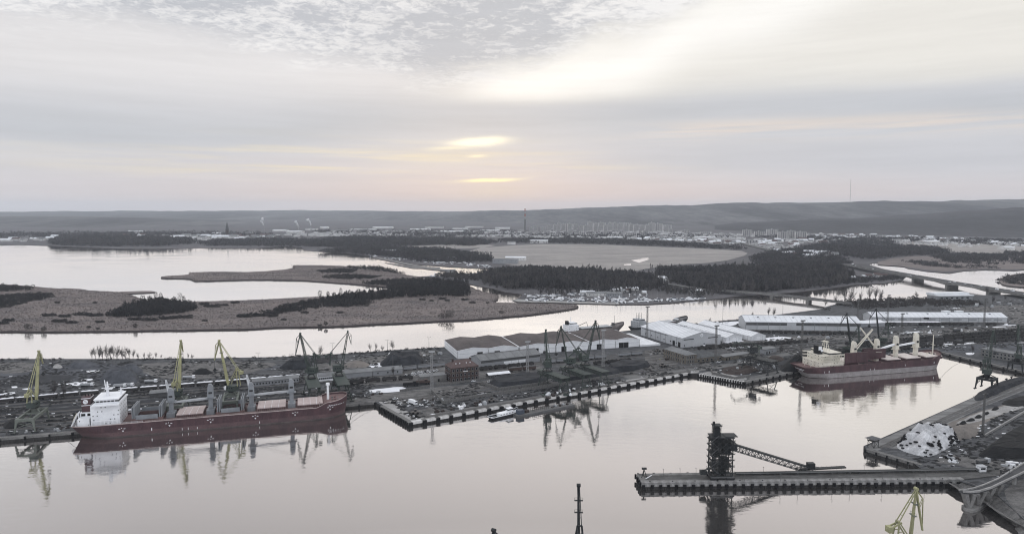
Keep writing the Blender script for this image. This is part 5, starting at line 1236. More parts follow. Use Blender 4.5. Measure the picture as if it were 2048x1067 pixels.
# green loading hopper by the pale roofed hut
t = thing('loading_hopper', 'slim green loading hopper behind the scrap yard', 'hopper', G(1514, 714, PZ)); b = MB()
for x in (-1.8, 1.8):
    for y in (-1.8, 1.8): b.bar((x, y, 0), (x, y, 9), .35)
for z in (3, 6): b.bar((-1.8, -1.8, z), (1.8, -1.8, z + 3), .2); b.bar((1.8, -1.8, z), (1.8, 1.8, z + 3), .2)
b.build('frame', M_gcrl, t); b = MB(); b.loft([[(-.6, -.6, 6), (.6, -.6, 6), (.6, .6, 6), (-.6, .6, 6)], [(-2.6, -2.6, 10), (2.6, -2.6, 10), (2.6, 2.6, 10), (-2.6, 2.6, 10)], [(-2.6, -2.6, 12), (2.6, -2.6, 12), (2.6, 2.6, 12), (-2.6, 2.6, 12)]]); b.build('funnel', M_gcrl, t)

# ---------------------------------------------------------------- the near quay under the camera, with its cranes
nq = [Vector((-260, 286, PZ)), Vector((300, 286, PZ)), Vector((300, 120, PZ)), Vector((-260, 120, PZ))]
b = MB(); b.prism([(p.x, p.y) for p in nq], -3, PZ); structure(b.build('near_quay', M_concd))
def near_crane(px, ytop, Y, lab, az, head, tip, apex, mj, mh, **kw):
    p = PT(px, ytop, Y); t = thing('portal_crane', lab, 'crane', (p.x, Y, PZ + .05), 0, 'cranes on the near quay')
    zt = portal(t, 9, 10, 6.5, mh, 5, tower=3.0); crane_upper(t, (0, 5, zt), R(az), head, tip, apex, mj, mh, foot=(1.6, 3.0), **kw); return t
zc = zat(265, 980) - PZ - 10.4
near_crane(1833, 980, 260, 'yellow crane jib rising into view at the bottom right', 8, (3.2, zc), (6.9, zc - 17), (-4.2, zc - 12.5), M_yel, M_gcrl, grab=False, jw=1.0)
near_crane(1161, 990, 260, 'dark crane jib seen end on at the bottom edge', 88, (4, zc), (6, zc - 5), (-3.5, zc - 13), M_dkcr, M_dkcr, grab=False, jw=.9)
near_crane(978, 1058, 240, 'crane head just showing at the bottom edge', 60, (3, zat(248, 1061) - PZ - 10.4), (5, zat(248, 1061) - PZ - 18), (-3, 7), M_dkcr, M_dkcr, grab=False, jw=.9)
# ---------------------------------------------------------------- floodlight masts and lamp posts
def light_mast(px, py, ytop, lab, m=M_mast, w=2.2, head=4.5, group='lattice floodlight masts', z=PZ, n=14, name='floodlight_mast'):
    p = G(px, py, z); h = zat(p.y, ytop) - z; t = thing(name, lab, 'mast', p, R(15), group)
    MB().truss((0, 0, 0), (0, 0, h), w, w, n, .22, w * .62, w * .62).build('lattice_tower', m, t); MB().box(-w * .8, w * .8, -w * .8, w * .8, -.3, .5).build('footing', M_concd, t)
    b = MB(); b.box(-head / 2, head / 2, -.7, .7, h, h + .15)
    for x in (-head / 2, 0, head / 2): b.bar((x, -.7, h), (x, -.7, h + 1.2), .1); b.bar((x, .7, h), (x, .7, h + 1.2), .1)
    b.bar((-head / 2, -.7, h + 1.2), (head / 2, -.7, h + 1.2), .1); b.build('lamp_platform', m, t)
    lm = MB().box(-.45, .45, -.35, .1, -.35, .4).mesh('floodlight', M_greyd if m is not M_mast else M_greyl)
    for k in range(5): place(lm, 'floodlight', t, (-head / 2 + .3 + k * (head - .6) / 4, -.85, h + .75))
    return t
for px, py, yt, l, m in [(864, 785, 704, 'pale lattice floodlight mast in front of the brick office', M_mast), (1055, 752, 684, 'pale lattice floodlight mast at the coal stock wall', M_mast), (1206, 732, 661, 'pale lattice floodlight mast behind the green gantry cranes', M_mast),
                         (1294, 680, 614, 'slim lattice floodlight mast left of the big grey hall', M_mastd), (1431, 733, 652, 'dark lattice floodlight mast at the bend of the quay', M_mastd), (1602, 733, 642, 'dark lattice floodlight mast by the pointed coal heap', M_mastd),
                         (1715, 650, 603, 'lattice floodlight mast behind the first long freight shed', M_mastd), (1775, 648, 591, 'dark lattice floodlight mast at the longest freight shed', M_mastd), (1802, 690, 628, 'dark lattice floodlight mast above the right ship', M_mastd),
                         (1968, 650, 598, 'lattice floodlight mast at the right end of the longest freight shed', M_mastd)]:
    light_mast(px, py, yt, l, m, w=2.0 if m is M_mast else 1.8)
light_mast(1965, 868, 788, 'slim pale lattice pole on the right coal quay', M_mastd, w=1.0, head=2.4, n=22)
def lamp(px, py, yt, lab, group='tall lamp posts', arms=2, m=M_mastd, z=PZ, r=.16, red=False):
    p = G(px, py, z); h = zat(p.y, yt) - z; t = thing('lamp_post', lab, 'lamp post', p, R(10), group)
    if red:
        for k in range(6): MB().tube((0, 0, h * k / 6), (0, 0, h * (k + 1) / 6), r * 1.6 * (1 - k / 9), r * 1.6 * (1 - (k + 1) / 9)).build('pole_section', M_redw if k % 2 else M_mast, t)
        return t
    MB().tube((0, 0, 0), (0, 0, h), r * 1.4, r * .7, 6).build('pole', m, t); b = MB(); b.bar((-1.6, 0, h), (1.6, 0, h), .12); b.build('cross_arm', m, t)
    lm = MB().box(-.5, .5, -.25, .25, -.15, .12).mesh('lamp_head', M_greyd)
    for x in ((-1.6, 1.6) if arms == 2 else (0,)): place(lm, 'lamp_head', t, (x, 0, h + .1))
    return t
for px, py, yt, l in [(665, 714, 686, 'lamp post at the river shore nearest the domed mound'), (775, 702, 679, 'lamp post at the river shore left of the single bare tree'), (858, 697, 674, 'lamp post at the shore beside the first warehouse'), (517, 735, 705, 'thin lamp post right of the third yellow crane'), (583, 735, 708, 'thin lamp post at the dark coal heap'),
                      (786, 735, 708, 'thin lamp post before the big coal heap'), (275, 782, 745, 'thin lamp post beside the white trailer lorry'), (838, 772, 745, 'thin lamp post beside the shunting locomotives'), (130, 795, 760, 'thin post in the left rail yard'), (1445, 655, 596, 'very tall thin pole at the river behind the tent halls'), (1565, 640, 588, 'tall thin pole behind the first long freight shed')]:
    lamp(px, py, yt, l)
# ---------------------------------------------------------------- ships
class Ship:
    def __init__(s, label, near_stern, near_bow, beam, deck, fc, name='bulk_carrier', group=None, rake=4.0, over=3.0, fore=.87, bluff=2.6, cat='ship', L=None):
        a, b_ = G(*near_stern), G(*near_bow); d = b_ - a; s.L = L or d.length; s.rz = math.atan2(d.y, d.x); s.e = d.normalized(); s.n = Vector((-s.e.y, s.e.x, 0))
        s.o = a + s.n * (beam / 2); s.B = beam; s.deck = deck; s.fc = fc; s.rake = rake; s.over = over; s.fore = fore; s.bluff = bluff
        s.t = thing(name, label, cat, s.o, s.rz, group)
    def lx(s, px, py, yl=0.0):
        u = (px - CX) / FPX; v = (CY - py) / FPX; dx_, dy_ = u, cp + sp * v; p = s.o + s.n * yl
        det = s.e.x * -dy_ + dx_ * s.e.y   # p + x e = t d
        return (-p.x * -dy_ - dx_ * p.y) / det
    def wz(s, x, yl, py):
        p = s.o + s.e * x + s.n * yl; return zat(p.y, py)
    def top(s, t):
        """height of the deck edge along the hull"""
        k = min(1, max(0, (t - s.fore + .015) / .04)); k = k * k * (3 - 2 * k)
        return s.deck + (s.fc - s.deck) * k + 2.4 * max(0, (t - .9) / .1) ** 2
    def hb(s, t, w):
        """half breadth; t along the hull, w = 0 at the waterline .. 1 at the deck"""
        f = 1.0; t0 = .80 + .06 * w
        if t > t0: f *= max(0.0, 1 - ((t - t0) / (1 - t0)) ** (s.bluff + .5 * w)) ** .62
        t1 = .13 - .06 * w
        if t < t1: f *= .30 + .5 * w + (.70 - .5 * w) * math.sin(t / t1 * math.pi / 2)
        return s.B / 2 * f
    def P_(s, t, z):
        w = min(1, max(0, z / s.deck)); x0 = -s.over * w; x1 = s.L + s.rake * max(0, min(1.3, z / s.deck)) - (0 if z > 1 else 0)
        return x0 + (x1 - x0) * t, s.hb(t, w)
    def band(s, name, z0, z1, m, N=56, out=0.0):
        """a band of shell plating; z0/z1 are numbers or 'top' plus an offset"""
        b = MB(); ts = [1 - (1 - k / N) ** 1.35 if k > N * .5 else k / N for k in range(N + 1)]; ts = sorted(set(ts)); M_ = 5
        def Z(q, t): return q if not isinstance(q, tuple) else s.top(t) + q[1]
        for sd in (-1, 1):
            vs = []
            for t in ts:
                for j in range(M_ + 1):
                    z = Z(z0, t) + (Z(z1, t) - Z(z0, t)) * j / M_; x, h = s.P_(t, z); vs.append((x, sd * (h + out), z))
            fs = []
            for i in range(len(ts) - 1):
                for j in range(M_):
                    q = i * (M_ + 1) + j; f = (q, q + M_ + 1, q + M_ + 2, q + 1); fs.append(f if sd < 0 else f[::-1])
            b.add(vs, fs)
        vs = []   # transom
        for j in range(M_ + 1):
            z = Z(z0, 0) + (Z(z1, 0) - Z(z0, 0)) * j / M_; x, h = s.P_(0, z); vs += [(x - out, -h, z), (x - out, h, z)]
        b.add(vs, [(2 * j, 2 * j + 2, 2 * j + 3, 2 * j + 1) for j in range(M_)])
        o = b.build(name, m, s.t)
        return o
    def decks(s, m, rise=0.0):
        b = MB(); N = 60; vs = []
        for k in range(N + 1):
            t = k / N; z = s.top(t) - 1.1; x, h = s.P_(t, s.top(t) - 1.1); vs += [(x, -h + .05, z), (x, h - .05, z)]
        b.add(vs, [(2 * k, 2 * k + 1, 2 * k + 3, 2 * k + 2)[::-1] if False else (2 * k, 2 * k + 2, 2 * k + 3, 2 * k + 1) for k in range(N)]); return b.build('deck', m, s.t)
    def box(s, name, m, x0, x1, y0, y1, z0, z1, parent=None):
        return MB().box(min(x0, x1), max(x0, x1), y0, y1, z0, z1).build(name, m, parent or s.t)
    def rail(s, t0, t1, sd, m, name='rail', step=3.0, h=1.1):
        b = MB(); n = max(2, int((t1 - t0) * s.L / step)); pp = []
        for k in range(n + 1):
            t = t0 + (t1 - t0) * k / n; z = s.top(t); x, hb_ = s.P_(t, z); p = Vector((x, sd * (hb_ - .1), z)); pp.append(p); b.bar(p, p + Vector((0, 0, h)), .1)
        for a, c in zip(pp, pp[1:]):
            for q in (.55, h): b.bar(a + Vector((0, 0, q)), c + Vector((0, 0, q)), .08)
        return b.build(name, m, s.t)
    def mark(s, t, z, kind=0, m=None):
        b = MB(); x, h = s.P_(t, z)
        def q(dx_, dz_, w, hh):
            xx, h1 = s.P_(t + dx_ / s.L, z + dz_); b.box(xx - w / 2, xx + w / 2, -h1 - .07, -h1 + .5, z + dz_ - hh / 2, z + dz_ + hh / 2)
        if kind == 0: q(0, 0, .6, .6); q(0, .4, 1.1, .25); q(-1.5, 1.7, 1.1, .35); q(1.5, 1.7, 1.1, .35); q(0, 2.2, .45, .5)
        elif kind == 1: q(0, 0, .5, 1.9)
        elif kind == 2:
            for k in range(9): q(-5 + k * 1.2, k % 2 * .02, .6 if k % 3 else .85, .5)
        elif kind == 3: q(0, 0, .28, 1.6)
        return b.build('tug_mark' if kind == 0 else 'draught_mark' if kind != 2 else 'name_lettering', m or M_white, s.t)

def folding_hatch(s, x0, x1, hw, z, m, mseam, n=4, lab='hatch_cover', coam=None):
    c = s.box('hatch_coaming', coam or M_deckr, x0, x1, -hw, hw, z - 2.2, z)
    b = MB()
    for k in range(14):
        x = x0 + (x1 - x0) * (k + .5) / 14; b.box(x - .12, x + .12, -hw - .35, -hw - .02, z - 2.2, z - .1)
    b.build('coaming_stay', M_maroon, c)
    w = (x1 - x0) / n
    for k in range(n):
        MB().box(x0 + k * w + .12, x0 + (k + 1) * w - .12, -hw - .3, hw + .3, z + .03, z + .75).build(lab, m, c)
    for k in range(1, n): MB().box(x0 + k * w - .1, x0 + k * w + .1, -hw - .28, hw + .28, z + .02, z + .66).build('seam', mseam, c)
    return c
def deck_crane(s, x, z0, z1, m, jib_to, mj, w=3.6, name='crane_post', jz=None, pair=False):
    b = MB(); b.loft([[(x - w * .36, -w * .42, z0), (x + w * .36, -w * .42, z0), (x + w * .36, w * .42, z0), (x - w * .36, w * .42, z0)], [(x - w * .36, -w * .42, z0 + (z1 - z0) * .42), (x + w * .36, -w * .42, z0 + (z1 - z0) * .42), (x + w * .36, w * .42, z0 + (z1 - z0) * .42), (x - w * .36, w * .42, z0 + (z1 - z0) * .42)],
        [(x - w * .52, -w * .5, z0 + (z1 - z0) * .47), (x + w * .52, -w * .5, z0 + (z1 - z0) * .47), (x + w * .52, w * .5, z0 + (z1 - z0) * .47), (x - w * .52, w * .5, z0 + (z1 - z0) * .47)], [(x - w * .45, -w * .42, z1 - 2), (x + w * .45, -w * .42, z1 - 2), (x + w * .45, w * .42, z1 - 2), (x - w * .45, w * .42, z1 - 2)],
        [(x - w * .3, -w * .38, z1), (x + w * .12, -w * .38, z1), (x + w * .12, w * .38, z1), (x - w * .3, w * .38, z1)]])
    c = b.build(name, m, s.t); zc = z0 + (z1 - z0) * .44
    MB().box(x - w * .8, x + w * .8, -w * .7, w * .7, zc - .2, zc).build('crane_platform', m, c)
    MB().box(x - w * .30, x + w * .30, -w * .53, -w * .49, z0 + (z1 - z0) * .62, z0 + (z1 - z0) * .70).build('crane_window', M_glass, c)
    J0 = Vector((x, 0, jz or zc + 1.2)); J1 = Vector(jib_to); d = J1 - J0; n = Vector((-d.y, d.x, 0)).normalized(); J0 = J0 + d.normalized() * (w * .5)
    b = MB()
    if pair:
        for s_ in (-1, 1): b.bar(J0 + n * 1.2 * s_, J1 + n * .5 * s_, .55, .8)
        for k in range(1, 8): b.bar(J0.lerp(J1, k / 8) - n * (1.2 - .08 * k), J0.lerp(J1, k / 8) + n * (1.2 - .08 * k), .2)
    else:
        up_ = n.cross(d.normalized()); up_ = up_ if up_.z > 0 else -up_
        b.loft([[J0 + d * f + n * a * q + up_ * c_ * q for a, c_ in ((-.9, -.6), (.9, -.6), (.9, .6), (-.9, .6))] for f, q in ((0, .9), (.15, 1.15), (.7, 1.0), (1, .55))])
    b.build('crane_jib', mj, c)
    b = MB(); tp = Vector((x, 0, z1 - .4)); b.bar(tp - n * .4, J1 - n * .3, .1); b.bar(tp + n * .4, J1 + n * .3, .1); b.build('luffing_wire', M_greyd, c)
    return c
def tiers(s, x0, x1, hw, z0, nt, th, m, nw, parent=None, name='deck_house', side_w=True, wm=None):
    """a block of accommodation with its rows of windows"""
    c = s.box(name, m, x0, x1, -hw, hw, z0, z0 + nt * th, parent)
    wn = MB().box(-.3, .3, -.06, .05, -.33, .33).mesh('porthole', M_glass)
    for k in range(nt):
        for i in range(nw):
            x = x0 + (x1 - x0) * (i + .6 + .15 * (k % 2)) / nw
            if (i * 7 + k * 3) % 5 in (1, 3): place(wn, 'porthole', c, (x, -hw, z0 + (k + .55) * th))
        for i in range(5): place(wn, 'porthole', c, (x0, -hw * .8 + hw * 1.6 * i / 4, z0 + (k + .55) * th), -math.pi / 2); place(wn, 'porthole', c, (x1, -hw * .8 + hw * 1.6 * i / 4, z0 + (k + .55) * th), math.pi / 2)
    return c

# ---- the maroon bulk carrier at the left quay
s = Ship('maroon bulk carrier with white house and grey deck cranes at the left quay', (156, 881), (692, 834), 27, 8.8, 11.8, rake=1.5, over=4, fore=.89, bluff=3.4)
s.band('hull', 3.6, ('top', 0), M_maroon); s.band('boot_top', .9, 3.62, M_maroonl, out=.02); s.band('waterline_fouling', -1.0, .92, M_foul, out=.03)
bw = s.band('gunwale', ('top', -.1), ('top', .35), M_hatch, out=.12)
s.decks(M_deckr)
Ys = lambda px, py, yl=0: s.lx(px, py, yl)
zd = s.deck - 1.1
posts = [Ys(343, 815), Ys(422, 808), Ys(503, 798), Ys(583, 788)]
zt = [s.wz(posts[0], 0, 775), s.wz(posts[1], 0, 767), s.wz(posts[2], 0, 764), s.wz(posts[3], 0, 757)]
hz_ = zd + 2.6
for x in posts: s.box('crane_base', M_grey, x - 2.6, x + 2.6, -4.6, 4.6, zd, zd + 3.2)
for k in range(4):
    x = posts[k]
    if k == 1: to = (posts[0] + 2.4, -1.0, s.wz(posts[0], 0, 803))
    elif k == 3: to = (posts[2] + 2.4, -1.0, s.wz(posts[2], 0, 788))
    elif k == 0: to = (x - 6, 19, zd + 20)
    else: to = (x - 4, 19, zd + 20)
    deck_crane(s, x, zd + 3.2, zt[k], M_grey, to, M_greyl, w=3.9, jz=s.wz(x, 0, 795) if k == 1 else s.wz(x, 0, 781) if k == 3 else None)
hx = [(Ys(268, 835), posts[0] - 4.0), (posts[0] + 4.2, posts[1] - 4.2), (posts[1] + 4.2, posts[2] - 4.2), (posts[2] + 4.2, posts[3] - 4.0), (posts[3] + 4.0, Ys(645, 795))]
for i, (a, b_) in enumerate(hx):
    if i in (1, 3, 4): folding_hatch(s, a, b_, 9.0, hz_, M_hatch, M_white)
    else:   # open hatch: coaming round a black slab painted for the shade below deck, covers folded upright at both ends
        c = s.box('hatch_coaming', M_deckr, a, b_, -9.2, -8.8, zd, hz_); MB().box(a, b_, 8.8, 9.2, zd, hz_).build('coaming_side', M_deckr, c); MB().box(a + .1, b_ - .1, -8.8, 8.8, zd + .05, zd + .3).build('hold_shade', M_coal, c)
        MB().box(a, a + .4, -8.8, 8.8, zd, hz_).build('coaming_end', M_deckr, c); MB().box(b_ - .4, b_, -8.8, 8.8, zd, hz_).build('coaming_end', M_deckr, c)
        for xx in (a + .6, a + 1.7, b_ - 1.2, b_ - 2.3): MB().box(xx, xx + .6, -9.1, 9.1, hz_ + .1, hz_ + 7.8).build('folded_cover', M_grey, c)
        MB().box(a + 3, b_ - 3, -9.6, -9.25, hz_ - .6, hz_ + 2.4).build('cover_rail', M_grey, c); MB().box(a + 3, b_ - 3, 9.25, 9.6, hz_ - .6, hz_ + 2.6).build('cover_rail', M_grey, c)
for k, px in enumerate((250, 343, 424, 512, 590)): s.mark(Ys(px, 845, -13.5) / s.L, 4.9 if k else 3.9, 0)
s.mark(Ys(307, 860, -13.5) / s.L, 3.6, 1); s.mark(.955, 9.6, 2)
s.mark(.93, 6.6, 0)
for px in (366, 378, 396, 520): s.mark(Ys(px, 862, -13.5) / s.L, 1.9, 3)
s.rail(.0, .24, -1, M_white); s.rail(.0, .24, 1, M_white); s.rail(.25, .86, -1, M_hatch, step=4, h=.9)
# accommodation
xa, xf = Ys(191, 840), Ys(248, 838); zh = zd
tiers(s, xa, xf, 10.5, zh, 5, 2.75, M_white, 7)
zb = zh + 5 * 2.75
br = s.box('bridge', M_white, xa + 1.5, xf + .3, -13.2, 13.2, zb + .02, zb + .9); wh = s.box('wheelhouse', M_white, xa + 2.2, xf - .4, -9.6, 9.6, zb + .9, zb + 3.7)
MB().box(xa + 2.1, xf - .3, -9.72, 9.72, zb + 1.9, zb + 2.9).build('bridge_window', M_glass, wh)
for k in range(6): MB().box(xa + 3 + k * 2.2, xa + 3.3 + k * 2.2, -9.8, 9.8, zb + 1.85, zb + 2.95).build('window_post', M_white, wh)
s.box('monkey_island', M_white, xa + 1.8, xf, -10, 10, zb + 3.7, zb + 4.0)
b = MB(); mx = Ys(216, 795); b.tube((mx, 0, zb + 4), (mx, 0, zb + 13.5), 1.1, .4, 8); b.bar((mx, -4, zb + 9.5), (mx, 4, zb + 9.5), .4); b.bar((mx - 3.5, 0, zb + 9.2), (mx + 4.5, 0, zb + 9.2), .7, .35); b.bar((mx - 2, 0, zb + 11.4), (mx + 2, 0, zb + 11.4), .3); b.box(mx - 1.5, mx + 3, -1.6, 1.6, zb + 8.3, zb + 8.55); b.tube((mx - 1, 0, zb + 9.5), (mx - 1.6, 0, zb + 14.6), .35, .3, 6); b.build('radar_mast', M_white, s.t)
b = MB(); b.tube((mx + 8, 0, zb + 4), (mx + 8, 0, zb + 9), .7, .3, 8); b.bar((mx + 6.5, 0, zb + 7), (mx + 9.5, 0, zb + 7), .3); b.build('signal_mast', M_white, s.t)
xg0, xg1 = Ys(165, 848), xa - .8
tiers(s, xg0, xg1, 10.5, zh, 2, 2.8, M_white, 4, name='aft_house'); 
fr = s.box('engine_casing', M_white, xg0 + .4, xg1 - .4, -6, 6, zh + 5.62, zh + 8.6); MB().box(xg0 + 1.2, xg0 + 3.6, -6.1, -5.9, zh + 6.4, zh + 8.0).build('opening', M_black, fr); MB().box(xg0 + 4.8, xg0 + 7.2, -6.1, -5.9, zh + 6.4, zh + 8.0).build('opening', M_black, fr)
fz0, fz1 = zh + 8.6, zh + 18.5; fx0, fx1 = xg0 + 1.2, xg1 - .6
fn = s.box('funnel', M_maroon, fx0, fx1, -4.2, 4.2, fz0, fz1)
for z in (fz0 + 4.2, fz1 - 1.0): MB().box(fx0 - .06, fx1 + .06, -4.27, 4.27, z, z + .45).build('funnel_band', M_white, fn)
fc_ = (fx0 + fx1) / 2; MB().tube((fc_ - .2, -4.2, fz0 + 6.9), (fc_ - .2, -4.4, fz0 + 6.9), 1.5, n=20).build('funnel_emblem', M_white, fn)
b = MB(); b.bar((fc_ - .9, -4.45, fz0 + 7.4), (fc_ + .5, -4.45, fz0 + 6.9), .45, .1); b.bar((fc_ + .1, -4.45, fz0 + 7.2), (fc_ + .3, -4.45, fz0 + 6.0), .4, .1); b.build('emblem_bird', M_maroon, fn)
for k in range(3): MB().tube((fx0 + 1.5 + k * 1.8, 0, fz1), (fx0 + 1.3 + k * 1.8, 0, fz1 + 1.6), .45, n=8).build('exhaust_pipe', M_black, fn)
b = MB(); p, q = Vector((Ys(150, 860), -6, zh + .5)), Vector((Ys(164, 825), -6, zh + 9.5))
for y in (-7.6, -4.4): b.bar((p.x, y, p.z), (q.x, y, q.z), .45); b.bar((q.x, y, q.z), (q.x + .3, y, zh), .35); b.bar(((p.x + q.x) / 2, y, (p.z + q.z) / 2), ((p.x + q.x) / 2 + .2, y, zh), .3)
for k in range(5): f = k / 4; b.bar((p.x + (q.x - p.x) * f, -7.6, p.z + (q.z - p.z) * f), (p.x + (q.x - p.x) * f, -4.4, p.z + (q.z - p.z) * f), .3)
b.build('lifeboat_ramp', M_white, s.t)
b = MB(); f0 = p.lerp(q, .45); b.loft([[f0 + (q - p).normalized() * k + Vector((0, a * w, c * w + 1.1)) for a, c in ((-1.1, -.7), (1.1, -.7), (1.2, .4), (0, 1.2), (-1.2, .4))] for k, w in ((-3.2, .4), (-2, .95), (1.6, 1), (3, .6))]); b.build('lifeboat', M_cream, s.t)
g = random.Random(5)
for k in range(10): x = g.uniform(1, xg0 - 1) if xg0 > 3 else g.uniform(-2, 2); s.box('winch', M_greyd if k % 2 else M_maroon, x - .9, x + .9, -9 + k * 1.8, -7.8 + k * 1.8, zh, zh + g.uniform(.8, 2.0))
b = MB()
for k in range(7): x = xa + 1 + k * 2.5; b.bar((x, -12.9, zh), (x, -12.9, zh + 4.2), .3)
b.bar((xa + 1, -12.9, zh + 4.2), (xa + 16, -12.9, zh + 4.2), .35); b.build('boat_deck_posts', M_white, s.t)
xm = Ys(656, 790); zf = s.fc - 1.1 + .8
b = MB(); b.tube((xm, 0, zf - 2), (xm, 0, s.wz(xm, 0, 767)), .95, .7, 10); b.tube((xm, 0, s.wz(xm, 0, 769)), (xm, 0, s.wz(xm, 0, 765)), 1.5, 1.3, 10); b.bar((xm, -3, zf + 7), (xm, 3, zf + 7), .3); b.build('fore_mast', M_white, s.t)
for k in range(8): x = xm + 3 + (k % 4) * 2.0; s.box('windlass', M_maroon if k % 2 else M_greyd, x - .7, x + .7, -4 + (k // 4) * 6, -2.5 + (k // 4) * 6, zf - 2, zf + .2)
s.box('breakwater_plate', M_hatch, xm - 6.5, xm - 6.0, -9, 9, zf - 3, zf + .3)
for sg, y in (('bow', -1), ('bow', 1)):
    a = s.t.matrix_world
def cable(p, q, sag, lab, r=.12, cat='mooring line', grp='mooring lines'):
    p, q = Vector(p), Vector(q); b = MB(); pts = [p.lerp(q, k / 8) - Vector((0, 0, sag * 4 * (k / 8) * (1 - k / 8))) for k in range(9)]
    for a, c in zip(pts, pts[1:]): b.tube(a, c, r, n=5)
    o = b.build('mooring_line', M_mastd); tag(o, lab, cat, grp); return o
def wp_(x, y, z): q = s.o + s.e * x + s.n * y; return Vector((q.x, q.y, z))
cable(wp_(s.L - 1, -7, 10.5), G(741, 806, PZ), 1.5, 'mooring line from the left ship bow to the quay end'); cable(wp_(s.L - 2, -5, 10.5), G(726, 806, PZ), 2, 'second mooring line below the left ship bow')
cable(wp_(-2, -8, 7.5), G(128, 863, PZ), 1, 'mooring line from the left ship stern to the quay')

# ---- the maroon and cream bulk carrier at the right quay
s2 = s = Ship('maroon bulk carrier with cream house and raised crane jibs at the right quay', (1630, 759), (1891, 738), 25, 10.6, 13.2, rake=2.5, over=9, fore=.90, bluff=2.8)
s.band('hull', 4.7, ('top', 0), M_maroon); s.band('boot_top', .3, 4.72, M_hullg, out=.02); s.band('waterline_fouling', -1, .32, M_foul, out=.03); s.decks(M_deckr)
s.band('gunwale', ('top', -.1), ('top', .3), M_maroonl, out=.1)
zd = s.deck - 1.1; Ys = lambda px, py, yl=0: s.lx(px, py, yl)
s.rail(.0, .9, -1, M_maroonl, step=4, h=1.0)
posts = [Ys(1707, 715), Ys(1753, 705), Ys(1791, 705), Ys(1831, 700)]; zt = [s.wz(posts[0], 0, 682), s.wz(posts[1], 0, 677), s.wz(posts[2], 0, 671), s.wz(posts[3], 0, 665)]
jt = [(Ys(1745, 658, 2), 2, s.wz(Ys(1745, 658, 2), 2, 658)), (Ys(1721, 655, 4), 4, s.wz(Ys(1721, 655, 4), 4, 655)), (Ys(1757, 699), 0, s.wz(Ys(1757, 699), 0, 698)), (Ys(1794, 692), 0, s.wz(Ys(1794, 692), 0, 691))]
for k in range(4): deck_crane(s, posts[k], zd, zt[k], M_cream, jt[k], M_cream if k < 2 else M_white, w=4.0, pair=k < 2, jz=s.wz(posts[k], 0, (702, 698, 687, 684)[k]))
hz_ = zd + 2.4; hx = [(Ys(1672, 730), posts[0] - 3), (posts[0] + 3.5, posts[1] - 3.2), (posts[1] + 3.2, posts[2] - 3), (posts[2] + 3, posts[3] - 3), (posts[3] + 3, Ys(1868, 700))]
for i, (a, b_) in enumerate(hx):
    if i != 1: folding_hatch(s, a, b_, 9.2, hz_, M_hatchc, M_hatchc, 2, coam=M_maroon)
    else:
        c = s.box('hatch_coaming', M_maroon, a, b_, -9.2, -8.8, zd, hz_); MB().box(a, b_, 8.8, 9.2, zd, hz_).build('coaming_side', M_maroon, c); MB().box(a + .1, b_ - .1, -8.8, 8.8, zd + .05, zd + .3).build('hold_shade', M_coal, c)  # black slab at deck level, shade of the open hatch put into its colour
for (p0, p1, yl, r0, r1) in ((1688, 1735, -9.6, 728, 704), (1727, 1770, -2.0, 722, 699), (1724, 1767, 3.0, 716, 696)):
    xa_, xb_ = Ys(p0, r0, yl), Ys(p1, r0, yl); xm_ = (xa_ + xb_) / 2
    s.box('raised_hatch_cover', M_maroon, xa_, xm_ - .15, yl - .45, yl + .45, hz_ + .05, hz_ + 9.4); s.box('raised_hatch_cover', M_maroon, xm_ + .15, xb_, yl - .45, yl + .45, hz_ + .05, hz_ + 9.4)
xa, xf = Ys(1624, 735), Ys(1668, 733)
h1 = tiers(s, xa - 1, xf, 11.6, zd, 2, 2.7, M_cream, 8); h2 = tiers(s, xa + 3, xf - 3, 10.6, zd + 5.42, 2, 2.7, M_cream, 7, name='upper_house')
zb = zd + 10.82; wh = s.box('wheelhouse', M_cream, xa + 8, xf - 3.2, -12, 12, zb + .02, zb + 2.8); MB().box(xa + 7.9, xf - 3.1, -12.1, 12.1, zb + 1.2, zb + 2.2).build('bridge_window', M_glass, wh)
b = MB()
for z in (zd + 5.42, zd + 8.1, zb):
    for sd in (-1, 1): b.box(xa - 1, xf + .2, sd * 12.3 - .1, sd * 12.3 + .1, z + .95, z + 1.1); b.box(xa - 1, xf + .2, min(sd * 10.6, sd * 12.4), max(sd * 10.6, sd * 12.4), z - .02, z + .1)
    for k in range(9): b.bar((xa - 1 + k * (xf - xa + 1) / 8, -12.3, z - 2.6), (xa - 1 + k * (xf - xa + 1) / 8, -12.3, z + 1.0), .18)
b.build('gallery', M_cream, s.t)
b = MB(); mx = xa + 13; zm = s.wz(mx, 0, 682)
for y in (-3.4, 3.4):
    b.tube((mx - 1.2, y, zb + 2.8), (mx, y * .55, zm), .35, .25, 6); b.tube((mx + 2.4, y, zb + 2.8), (mx + .8, y * .55, zm), .3, .22, 6)
    for k in range(4): b.bar((mx - 1, y * (1 - .1 * k), zb + 4 + k * 2.2), (mx + 1.6, y * (1 - .1 * k), zb + 5 + k * 2.2), .16)
for k in range(4): b.bar((mx, -3.2 + .35 * k, zb + 4.5 + k * 2.3), (mx, 3.2 - .35 * k, zb + 4.5 + k * 2.3), .25)
b.box(mx - 1.6, mx + 2.2, -3, 3, zm - .2, zm + .1); b.bar((mx, 0, zm), (mx, 0, zm + 3), .25); b.bar((mx - 1.6, -3, zm + 1), (mx + 2.2, -3, zm + 1), .12); b.build('radar_mast', M_cream, s.t)
